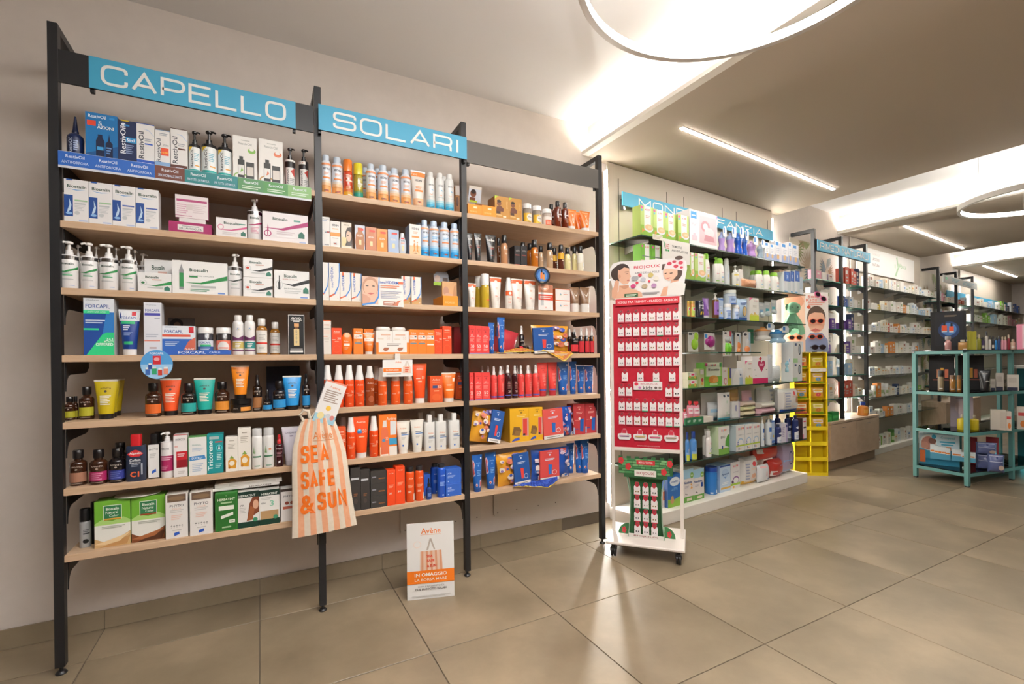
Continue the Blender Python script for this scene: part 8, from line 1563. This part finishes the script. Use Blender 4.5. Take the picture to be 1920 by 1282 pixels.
for k in range(2): S(f'wsu{k}', 'pouch', 'wipes_pack', 'pack', '', ['#d8aab4', '#d6d0c4'][k], [R(.6, .2, .95, .8, ['#e0c0c4', '#8ab84a'][k])], d=.12, p=.3); put(f'wsu{k}', fb(1.42, .09, GZ[4]+.0005+.048*k), .27, .046, A5, f'flat wipes pack in right pile of sixth baby shelf, {["pink bottom", "green ended top"][k]} one')
S('traygr', 'box', 'shelf_tray', 'tray', '', '#1f6a42', [T('HiPP', .2, .5, .16, .4, '#d8e6dc'), T('HiPP', .5, .5, .16, .4, '#d8e6dc'), T('HiPP', .8, .5, .16, .4, '#d8e6dc')], d=.012); put('traygr', fb(.345, .008, GZ[4]), .21, .05, A5, 'dark green lettered tray front under fruit pouches')
S('traywh', 'box', 'shelf_tray', 'tray', '', '#ddd4c8', (), d=.1); put('traywh', fb(.53, .07, GZ[4]), .13, .04, A5, 'low white tray beside fruit pouches, sixth baby shelf')
S('peach_p', 'pouch', 'roll_pouch', 'pouch', '', '#d8a07c', [C(.2, .5, .15, .35, '#b8805c'), R(.7, .2, .85, .6, '#8a5a78')], d=.07, p=.5); put('peach_p', fb(1.12, .04, GZ[1]), .22, .075, A5, 'peach roll pouch lying on second baby shelf')
for k, (s, z, w_, h_, c, lb, off) in enumerate(((1.5, .25, .36, .13, '#c8382a', 'large red nappy bag on top of pile, baby unit plinth', .12), (1.61, .0885, .2, .15, '#b8322a', 'red nappy bag under the larger one, baby unit plinth', .1), (1.83, .0885, .25, .28, '#a89ab4', 'clear lilac nappy bag at right end of baby plinth', .12))):
    S(f'bagd{k}', 'pouch', 'nappy_bag', 'bag', '', c, [P([(.3, .1), (.5, .1), (.42, .95), (.22, .95)], '#3a2c28'), R(.02, .5, .2, .8, '#d8d0ca')] if k == 0 else ([R(.5, .2, .95, .7, '#7aa8d0'), R(.02, .1, .3, .4, '#e0d8d4')] if k == 1 else [R(.1, .1, .55, .45, '#8ab4dc'), C(.5, .5, .14, .22, '#3a3a78'), R(.82, .05, .95, .9, '#6a5aa8')]), d=.14, p=.3); put(f'bagd{k}', fb(s, off+.02, z), w_, h_, A5, lb)
# ------------------------------------------------------------------ yellow pigeon-hole stand
YA = math.radians(-35); YX = Vector((math.cos(YA), math.sin(YA), 0)); YN = Vector((-math.sin(YA), math.cos(YA), 0)); YO = Vector((5.466, .263, 0))-YX*.15
def fy(x, y, z=0): return YO+YX*x+YN*y+Vector((0, 0, z))
M_YEL = mat('#e0c418', .45)
ys = empty('pigeonhole_stand', fy(0, 0), YA, 'bright yellow cardboard pigeonhole stand with snack bags', 'display stand')
YW, YD = .15, .088; RZ = [.0, .148, .296, .444, .592, .74, .888, 1.036, 1.184]
for x in (-YW, -.003, YW-.006):
    b = MB(); b.box(x, x+.006, 0, YD, 0, 1.184); b.build('side_panel' if x != -.003 else 'divider', M_YEL, ys)
b = MB(); b.box(-YW+.0061, YW-.0061, YD-.006, YD, .0, 1.184); b.build('back_panel', M_YEL, ys)
for z in RZ:
    for x0, x1 in ((-YW+.0061, -.0031), (.0031, YW-.0061)):
        b = MB(); b.box(x0, x1, .001, YD-.0062, max(z-.006, 0), max(z, .004)); b.build('cell_shelf', M_YEL, ys)
for x0, x1 in ((-YW+.0061, -.0031), (.0031, YW-.0061)):
    for z in RZ[:4]: b = MB(); b.box(x0, x1, .001, .004, max(z, .0045), z+.03); b.build('lip', M_YEL, ys)
kk = 0
for r, z in enumerate(RZ[3:8]):
    for ci, x in enumerate((-.075, .075)):
        if r == 0 and ci == 0: pass
        c = ['#d8a82e', '#e3bc3a', '#d8924a', '#c8b83a', '#dcae32', '#e0a83a'][(r*2+ci) % 6]
        S(f'snack{kk}', 'pouch', 'snack_bag', 'bag', '', c, [R(.15, .55, .85, .85, ['#e8d8b0', '#d8c8e0', '#e0e0d0'][kk % 3]), C(.5, .35, .2, .16, ['#c8763a', '#6aa0c8', '#c84a5a'][kk % 3]), R(.02, .02, .98, .14, ['#7ab03a', '#d8b02e', '#c85a7a', '#7ab03a'][kk % 4])], d=.06, p=.4)
        put(f'snack{kk}', fy(x, .042, max(z, .004)+.001), .125, .108, YA, f'yellow snack bag in yellow stand, {ORD[4-r]} row from top, {["left", "right"][ci]} cell', 'snack bags in the yellow stand'); kk += 1
plate('price_card', 'card', 'white price card on upper right cell of yellow stand', .14, .03, .001, fy(.07, -.004, 1.0), rz=YA, c='#e6e2da', dec=[Ln(.05, .3, .6, .7, 2, '#b8b4ac'), R(.7, .4, .9, .6, '#c86a5a')])
# sunglasses header above the yellow stand
hd = plate('sunglasses_header', 'display board', 'photo board of children in sunglasses above yellow stand', .42, .57, .005, fy(-.03, .03, 1.19), rz=YA, c='#e8e2dc', dec=[R(0, .0, .5, .98, '#e6bfa6'), C(.26, .86, .22, .12, '#d89a7c'), C(.2, .55, .2, .2, '#e3b498')]+[C(.74, .58, .2, .2, '#5a463a'), C(.74, .52, .185, .2, '#e2ae92'), P([(.55, .6), (.6, .72), (.74, .76), (.88, .72), (.93, .6), (.86, .66), (.7, .67), (.6, .64)], '#5a463a'), P([(.6, .36), (.72, .34), (.84, .36), (.72, .4)], '#c46a60'), P([(.5, .2), (.6, .32), (.86, .32), (.98, .2), (1, 0), (.5, 0)], '#8a94b4'), T('Sole', .68, .94, .24, .05, '#e07a64'), T('Kids', .64, .88, .24, .05, '#e07a64'), Ln(.56, .79, .92, .84, 2, '#e0a090'), C(.58, .76, .04, .03, '#c85a3a'), R(0, .0, .45, .18, '#c0c8d8')])
def glasses(label, s, z, c, lens='#2a1f22', off=.0, rot=0):
    o = empty('sunglasses', fy(s, .009, z), YA, label, 'sunglasses', 'children sunglasses on the photo board'); o.rotation_euler[1] = rot
    for q in (-1, 1):
        b = MB(); n = 16; b.loft([[(q*.034+.03*k*math.cos(2*pi*i/n), y, .024*k*math.sin(2*pi*i/n)) for i in range(n)] for y, k in ((0, 1), (-.005, 1), (-.005, .78), (-.003, .74))], smooth=False); b.build('frame_rim', plastic(c), o)
        b = MB(); b.prism([(q*.034+.023*math.cos(2*pi*i/n), .018*math.sin(2*pi*i/n)) for i in range(n)], -.0065, -.0052); b.build('lens', glassy(lens), o)
        b = MB(); b.box(q*.064-.002, q*.064+.002, -.003, .018, .0, .006); b.build('temple', plastic(c), o)
    b = MB(); b.box(-.007, .007, -.004, 0, .002, .009); b.build('bridge', plastic(c), o)
glasses('pink sunglasses hung at tilt at top of photo board', .1, 1.72, '#d86a9a', rot=.7); glasses('coral sunglasses over boy face on photo board', .062, 1.485, '#d8563a'); glasses('orange sunglasses at lower left of photo board', -.13, 1.33, '#e0703a'); glasses('orange red sunglasses at lower right of photo board', .055, 1.335, '#dd5a2c'); glasses('black heart sunglasses at bottom of photo board', .08, 1.235, '#241a1e')
# mint green comforter toy
tq = empty('comforter_toy', fy(-.2, -.1, 1.36), YA, 'mint green bunny comforter hanging beside photo board', 'toy')
M_MINT = mat('#8fc4a0', .85)
b = MB(); b.lathe([(.015, .19), (.042, .2), (.055, .23), (.052, .265), (.036, .29), (.008, .3)], 16, cy=-.012, sy=.85); hd_ = b.build('head', M_MINT, tq)
for q in (-1, 1):
    b = MB(); b.lathe([(.001, .0), (.005, .003), (.004, .008), (.001, .01)], 8, cx=q*.022, cy=-.058); e_ = b.build('eye', mat('#2a2c2a', .3), hd_); e_.location = (0, 0, .242)
    b = MB(); b.loft([[(q*(.038+.022*t)+.014*k*math.cos(2*pi*i/10), -.005+.006*k*math.sin(2*pi*i/10), .285+.02*math.sin(pi*t)-.06*t) for i in range(10)] for t, k in ((0, .5), (.3, 1), (.7, 1.1), (1, .4))]); b.build('ear', mat('#7fb692', .85), tq)
n = 24; b = MB()
b.loft([[((r+a*math.cos(5*2*pi*i/n+.6))*math.cos(2*pi*i/n), (r*.4+a*.5*math.cos(5*2*pi*i/n))*math.sin(2*pi*i/n), z+a*1.2*math.sin(3*2*pi*i/n)) for i in range(n)] for z, r, a in ((0.02, .085, .028), (.06, .082, .022), (.12, .066, .014), (.165, .042, .006), (.205, .022, 0))]); b.build('cloth_body', mat('#86bd98', .85), tq)
# ------------------------------------------------------------------ RIMEDI NATURALI bays: black posts, glass shelves, low oak cabinets, palm panel
def post_unit(ps, off, label, zfoot=.49, shelves=(1.918, 1.67, 1.428, 1.18, .945, .71)):
    o = empty('post_shelving', fb(sum(ps)/len(ps), off+.12), A5, label, 'shelving'); m = sum(ps)/len(ps)
    for s in ps:
        b = MB(); b.box(s-m-.018, s-m+.018, -.12, -.09, zfoot, 2.4, 0, .002); b.build('post', M_BLACK, o)
        b = MB(); b.box(s-m-.018, s-m+.018, -.0895, .1, 2.365, 2.4); b.build('top_bar', M_BLACK, o)
    for a, c in zip(ps, ps[1:]):
        for z in shelves:
            b = MB(); b.box(a-m+.0185, c-m-.0185, -.11, .06, z-.008, z-.0003); b.m = [0, 0, 1, 1, 1, 1]; link('glass_shelf', b.mesh('glass_shelf', [M_GLASS, mat('#3f8a78', .15)]), o)
            for q in (a+.0186, c-.0226):
                b = MB(); b.prism([(-.0895, z-.0085), (.055, z-.0085), (.055, z-.03), (-.05, z-.035), (-.085, z-.07), (-.0895, z-.07)], q-m, q-m+.004, ax='x'); b.build('bracket', M_BLACK, o)
    return o
post_unit([2.41, 3.0, 3.6], .115, 'black post shelving with glass shelves under RIMEDI NATURALI sign')
o = fsign(2.42, 3.63, 2.185, 2.29, .093, 'blue RIMEDI NATURALI sign on black posts', 'RIMEDI NATURALI', (2.47, 3.58, 2.207, 2.268), th=.008)
b = MB(); b.box(-.607, .607, .0082, .02, 2.181, 2.296); b.build('frame', M_BLACK, o)
def palm_panel(s0, s1, z0, z1, off, label, seed):
    o = empty('palm_panel', fb((s0+s1)/2, off), A5, label, 'wall panel'); L = (s1-s0)/2; rr = random.Random(seed)
    b = MB(); b.box(-L, L, 0, .006, z0, z1); b.build('board', card('#ded3c0'), o); dec = []
    W_ = s1-s0; H_ = z1-z0
    for k in range(int(34*W_*H_)+4):
        u, v = rr.uniform(.05, .95)*W_, rr.uniform(.03, .97)*H_; c = rr.choice(['#7f8a4a', '#a8906a', '#6a7f88', '#9aa06a', '#c0a888', '#8f9a94']); a0 = rr.uniform(0, 6.28); n = rr.choice([7, 9, 11]); l = rr.uniform(.1, .2)
        for i in range(n):
            a = a0+(i-n/2)*.24; p1 = (u+l*math.cos(a), v+l*math.sin(a)); w2 = .011; m_ = (u+l*.5*math.cos(a), v+l*.5*math.sin(a))
            pts = [(u, v), (m_[0]-w2*math.sin(a), m_[1]+w2*math.cos(a)), p1, (m_[0]+w2*math.sin(a), m_[1]-w2*math.cos(a))]
            dec.append(P([(min(max(x/W_, 0), 1), min(max(y/H_, 0), 1)) for x, y in pts], c))
    b, ms = MB(), []
    cols = []
    for k, d in enumerate(dec):
        if d[2] not in cols: cols.append(d[2])
        b.add([(-L+x*W_, -.0004-k*.000006, z0+y*H_) for x, y in d[1]], [(0, 1, 2, 3)], cols.index(d[2]))
    b.build('leaf_print', [mat(c, .6) for c in cols], o)
palm_panel(2.38, 3.5, .5, 2.36, .335, 'palm leaf patterned wall panel behind RIMEDI NATURALI posts', 5); palm_panel(5.97, 7.5, .5, 2.36, .335, 'palm leaf patterned wall panel before far white sign', 9)
M_OAKC = noise_mat('cabinet_oak', '#b59a80', '#c9b097', 4, .5, 8, stretch=(1, 8, 2))
def cabinet(s0, s1, off, label, ztop=.49):
    o = empty('low_cabinet', fb((s0+s1)/2, off+.16), A5, label, 'cabinet'); L = (s1-s0)/2-.001
    b = MB(); b.box(-L, L, -.14, .12, .1, ztop-.022); b.build('body', M_OAKC, o)
    b = MB(); b.box(-L, L, -.16, .12, ztop-.0215, ztop-.0005, 0, .001); b.build('top', M_OAKC, o)
    b = MB(); b.box(-L+.003, L-.003, -.158, -.1405, .105, ztop-.028, 0, .001); d = b.build('door', M_OAKC, o)
    b = MB(); b.tube([(-.028, -.1585, ztop-.07), (-.026, -.166, ztop-.07), (.026, -.166, ztop-.07), (.028, -.1585, ztop-.07)], .003, 6); b.build('handle', M_STEEL, d)
    b = MB(); b.box(-L, L, -.115, .12, 0, .0995); b.build('toe_kick', mat('#93775f', .6), o)
cabinet(2.565, 3.14, .055, 'low oak cabinet beside yellow stand'); cabinet(3.142, 3.722, .055, 'low oak cabinet beside white plinth'); cabinet(5.98, 6.8, .06, 'far low oak cabinet behind teal table, left'); cabinet(6.802, 7.6, .06, 'far low oak cabinet behind teal table, right')
# ------------------------------------------------------------------ second glass unit with white sign panel, then farther posts and unit
GZ2 = [1.943, 1.682, 1.432, 1.178, .92, .665, .418]
glass_unit(3.74, 5.95, .14, .185, GZ2, 'long remedy wall unit with glass shelves and white plinth', pl_top=.07)
plate('light_panel', 'sign', 'long white APOTECA NATURA sign panel under the ceiling', 1.81, .305, .012, fb(4.755, .305, 2.157), rz=A5, c='#e9e6e2', dec=[T('FARMACIE', .3, .8, .12, .1, '#d5cdc8'), T('APOTECA', .3, .6, .11, .12, '#7a5a5c', 0, .01), T('NATURA', .3, .38, .11, .12, '#7a5a5c', 0, .01), R(.25, .2, .36, .215, '#cfc4be'), P([(.62, .1), (.65, .1), (.7, .5), (.67, .95), (.65, .9), (.675, .5)], '#a8c8a4'), P([(.66, .4), (.72, .6), (.7, .75), (.68, .55)], '#bcd6b8'), T('Aboca', .77, .6, .13, .2, '#a8c8a4'), R(.62, .45, .64, .62, '#c8dcc4')])
post_unit([6.1, 6.87, 7.68], .15, 'far black post shelving under white printed sign')
o = fsign(6.17, 7.76, 2.185, 2.29, .128, 'white printed sign with green cross on far posts', '', (0, 0, 0, 0), sheet=mat('#dfe3e2', .5))
pm, ms = print_mesh([R(.06, .42, .1, .8, '#4ab08a'), R(.045, .52, .115, .7, '#4ab08a'), Ln(.22, .3, .45, .8, 3, '#9cc8d8'), Ln(.55, .25, .9, .75, 3, '#9cc8d8')], lambda u, v, e: ((u-.5)*1.59, -e, 2.185+v*.105), 1); pm.build('printed_label', ms, o)
glass_unit(7.75, 11.3, .15, .175, GZ2[:6], 'farthest wall unit with glass shelves under the ceiling', pl_top=.07)
fsign(7.0, 9.8, 2.03, 2.15, .3, 'far blue sign band over the last wall unit, left piece', '', (0, 0, 0, 0)); fsign(9.82, 11.3, 2.03, 2.15, .3, 'far blue sign band over the last wall unit, right piece', '', (0, 0, 0, 0))
# small goods on far shelves
def farstyle(k, c, kind='box', acc=None, name='remedy_box', cat='box', dsc=None, **kw):
    S(k, kind, name, cat, dsc, c, [R(.1, .6, .6, .8, acc), Ln(.15, .2, .7, .45, 2, '#b9b4ac')] if (acc and kind == 'box') else ([R(.1, .3, .9, .7, acc)] if acc else []), **kw)
FAR = []
for k, (c, acc, d) in enumerate((('#e6e1d8', '#8aa06a', 'green-marked white box'), ('#e3ddd4', '#a86a5a', 'brown-marked white box'), ('#e8e4dc', None, 'plain white box'), ('#dfe2e4', '#7aa0c8', 'blue-marked white box'), ('#e2dccc', '#d89a4a', 'gold-marked cream box'))):
    farstyle(f'fw{k}', c, acc=acc, dsc=d, d=.05); FAR.append(f'fw{k}')
for nm, c, d in (('fo', '#d8873a', 'orange remedy box'), ('fg', '#7fae3a', 'green remedy box'), ('fb', '#3a5ca8', 'blue remedy box'), ('fr', '#c8503a', 'red remedy box'), ('fy', '#d8b84a', 'yellow remedy box'), ('fp', '#6a4a98', 'purple remedy box'), ('fs', '#a8c4dc', 'pale blue remedy box'), ('fn', '#22345a', 'navy remedy box'), ('fk', '#d898a8', 'pink remedy box')): farstyle(nm, c, acc='#e6e0d8', dsc=d, d=.05)
farstyle('fbot', '#4a3222', 'bottle', '#e3ddd0', 'syrup_bottle', 'bottle', 'dark syrup bottle'); farstyle('fjar', '#e6e2da', 'jar', '#a8b88a', 'cream_jar', 'jar', 'white remedy jar'); farstyle('fjg', '#5a8a3a', 'jar', '#cfd8b0', 'herb_jar', 'jar', 'green herb jar', cap='#3f6a2a'); farstyle('fcan', '#e08a2e', 'bottle', '#e8a84a', 'sun_lotion_bottle', 'bottle', 'orange lotion bottle with blue cap', cap='#1f3f98', m=plastic, cr=.5)
def far_row(s0, s1, off, z, where, accents, hmin=.07, hmax=.15, seed=1, wmin=.055, wmax=.11):
    rr = random.Random(seed); s = s0; rows = []; i = 0
    while s < s1-.04:
        t = (s-s0)/(s1-s0); key = None
        for a, q, k in accents:
            if a <= t <= q: key = k
        if key is None: key = rr.choice(FAR)
        kind = STY[key]['kind']; w_ = rr.uniform(wmin, wmax)*(.8 if kind != 'box' else 1); h = rr.uniform(hmin, hmax)
        if s+w_ > s1: break
        rows.append((key, s+w_/2, off+rr.uniform(0, .03), w_, h, 0)); s += w_+rr.choice([.003, .004, .006, .012, .03])
    shelf_fill(rows, z, where, OB, A5)
far_row(3.77, 5.93, .16, GZ2[0], 'top remedy shelf', [(.0, .09, 'fw1'), (.1, .15, 'fs')], seed=21); far_row(3.77, 5.93, .16, GZ2[1], 'second remedy shelf', [(.13, .17, 'fy'), (.48, .52, 'fo'), (.55, .6, 'fjg'), (.74, .8, 'fs')], seed=22); far_row(3.77, 5.93, .16, GZ2[2], 'third remedy shelf', [(.17, .2, 'fbot'), (.24, .3, 'fr'), (.4, .44, 'fo')], seed=23)
far_row(3.77, 5.5, .16, GZ2[3], 'fourth remedy shelf', [(.18, .26, 'fs'), (.3, .4, 'fo'), (.8, .85, 'fo')], seed=24); far_row(3.77, 5.5, .16, GZ2[4], 'fifth remedy shelf', [(.5, .52, 'fg')], .05, .1, seed=25); far_row(3.77, 5.5, .16, GZ2[5], 'sixth remedy shelf', [(.0, .12, 'fjar'), (.13, .16, 'fo'), (.17, .3, 'fjar'), (.45, .52, 'fn'), (.85, .95, 'fg')], seed=26, hmax=.16); far_row(3.77, 5.5, .16, GZ2[6], 'lowest remedy shelf', [(.3, .35, 'fo')], .06, .15, seed=27); far_row(3.8, 5.3, .18, .07, 'remedy unit plinth', [(.04, .08, 'fy'), (.1, .16, 'fs'), (.2, .24, 'fg'), (.38, .5, 'fjg')], .08, .17, seed=28)
RS = (1.918, 1.67, 1.428, 1.18, .945, .71)
acc1 = [[(.0, .3, 'fk'), (.4, .7, 'fp')], [(.5, .9, 'fw0')], [(.0, .2, 'fr'), (.7, 1, 'fp')], [(.2, .4, 'fy'), (.6, 1, 'fp')], [(.4, 1, 'fs')], [(.3, .7, 'fw4')]]
acc2 = [[(.0, .7, 'fr'), (.75, 1, 'fn')], [(.0, .3, 'fb')], [(.0, .3, 'fp'), (.35, .6, 'fn')], [(.05, .3, 'fp')], [(.0, .25, 'fs'), (.6, .8, 'fbot')], [(.0, .4, 'fr')]]
for k, z in enumerate(RS):
    far_row(2.45, 2.95, .15, z, f'{WH[k]} RIMEDI shelf, left bay', acc1[k], seed=40+k, hmax=.17 if k else .1); far_row(3.09, 3.57, .15, z, f'{WH[k]} RIMEDI shelf, right bay', acc2[k], seed=50+k, hmax=.18 if k else .2, hmin=.16 if k == 0 else .07)
    if k < 2:
        far_row(6.14, 6.84, .19, z, f'{WH[k]} white-sign shelf, left bay', [(.3, .5, 'fk')], seed=60+k); far_row(6.92, 7.65, .19, z, f'{WH[k]} white-sign shelf, right bay', [(.2, .6, 'fr')], seed=70+k)
for k, z in enumerate(GZ2[:2]): far_row(7.8, 11.2, .2, z, f'{WH[k]} shelf of farthest unit', [(.25, .4, 'fs'), (.5, .6, 'fg'), (.62, .7, 'fn'), (.75, .95, 'fb')] if k == 0 else [(.2, .3, 'fg'), (.33, .42, 'fs'), (.6, .8, 'fk')], seed=80+k, hmin=.1, hmax=.2, wmin=.09, wmax=.2)
put('fcan', fb(3.47, .12, .49), .1, .15, A5, 'orange lotion bottle with blue cap standing on oak cabinet')
for k, (s, w_, h, c) in enumerate(((2.62, .1, .07, '#2f9a3a'), (2.75, .14, .09, '#1f7f34'))):
    S(f'gst{k}', 'box', 'brochure_holder', 'holder', '', c, [R(.1, .3, .9, .6, '#4ab05a')], d=.06); put(f'gst{k}', fb(s, .12, .49), w_, h, A5, ['green brochure holder on oak cabinet, left one', 'green brochure holder on oak cabinet, right one'][k])
S('broch', 'box', 'brochure', 'brochure', '', '#c8d8dc', [R(.1, .3, .9, .7, '#6ab0d0'), C(.5, .3, .2, .1, '#4a8a5a')], d=.01); o = put('broch', fb(2.63, .2, .49), .11, .25, A5, 'pale brochure standing behind green holders on oak cabinet')
# ------------------------------------------------------------------ teal display table
TA = math.radians(-8.41); TO = Vector((6.045, -.564, 0)); M_TEAL = mat('#5f9490', .45); M_BG = mat('#20242a', .08)
tt = empty('display_table', TO, TA, 'teal metal display table with black glass shelves', 'table'); TL, TD = 1.36, .42
for x in (0, .655, TL-.03):
    for y in (0, TD-.03):
        b = MB(); b.box(x, x+.03, y, y+.03, .012, 1.165, 0, .0015); lg = b.build('leg', M_TEAL, tt); b = MB(); b.box(x+.002, x+.028, y+.002, y+.028, 0, .0115); b.build('foot', M_BLACK, lg)
TZ = [.125, .475, .82, 1.19]
for k, z in enumerate(TZ):
    for x0, x1, y0, y1 in ((.0305, .6545, 0, .025), (.6855, TL-.0305, 0, .025), (.0305, .6545, TD-.025, TD), (.6855, TL-.0305, TD-.025, TD), (0, .028, .0305, TD-.0305), (TL-.028, TL, .0305, TD-.0305)):
        b = MB(); b.box(x0, x1, y0, y1, z-.036, z-.0085); b.build('rail', M_TEAL, tt)
    b = MB(); e = .0 if k < 3 else -.004; b.box(e+.004, TL-.004-e, e+.004, TD-.004-e, z-.008, z-.0003); b.build('glass_top' if k == 3 else 'glass_shelf', M_BG if k == 3 else glass_mat('table_glass', '#b8c4c4', 1.5), tt)
def ft(x, y, z=0): return TO+Vector((math.cos(TA), math.sin(TA), 0))*x+Vector((-math.sin(TA), math.cos(TA), 0))*y+Vector((0, 0, z))
RZT = math.radians(-70)
S('perf_disp', 'box', 'perfume_display', 'display', '', '#121214', [R(.14, .12, .9, .96, '#1c1c22'), R(.15, .13, .89, .95, '#14161e'), C(.52, .52, .3, .22, '#1f3a68'), C(.52, .54, .22, .16, '#4a78b4'), R(.32, .5, .47, .64, '#d8522a'), R(.37, .64, .43, .73, '#17171a'), R(.53, .49, .66, .61, '#d8522a'), R(.57, .61, .63, .69, '#17171a'), R(.32, .47, .47, .5, '#c8ccd4'), R(.53, .46, .66, .49, '#c8ccd4'), Ln(.4, .86, .74, .9, 2, '#7a6a58')], d=.05)
for key, x, y, z, w_, h, lab in TABLE_ITEMS:
    put(key, Vector((x, y, z)), w_, h, RZT, lab)
# teal counter with glowing foot further back
tc = empty('teal_counter', (8.25, -.85, 0), .05, 'dark teal counter behind the display table', 'counter')
b = MB(); b.box(-.7, .9, -.5, .42, .09, 1.0); b.build('body', mat('#1f6a74', .4), tc); b = MB(); b.box(-.74, .94, -.54, .46, 1.0005, 1.03); b.build('counter_top', mat('#d8d4cc', .3), tc); b = MB(); b.box(-.66, .86, -.46, .38, 0, .0895); b.build('toe_kick', mat('#14404a', .5), tc)
b = MB(); b.box(-.69, -.665, -.48, .4, .074, .086); b.build('glow_strip', mat('#5fe0e6', .5, emit=14), tc)
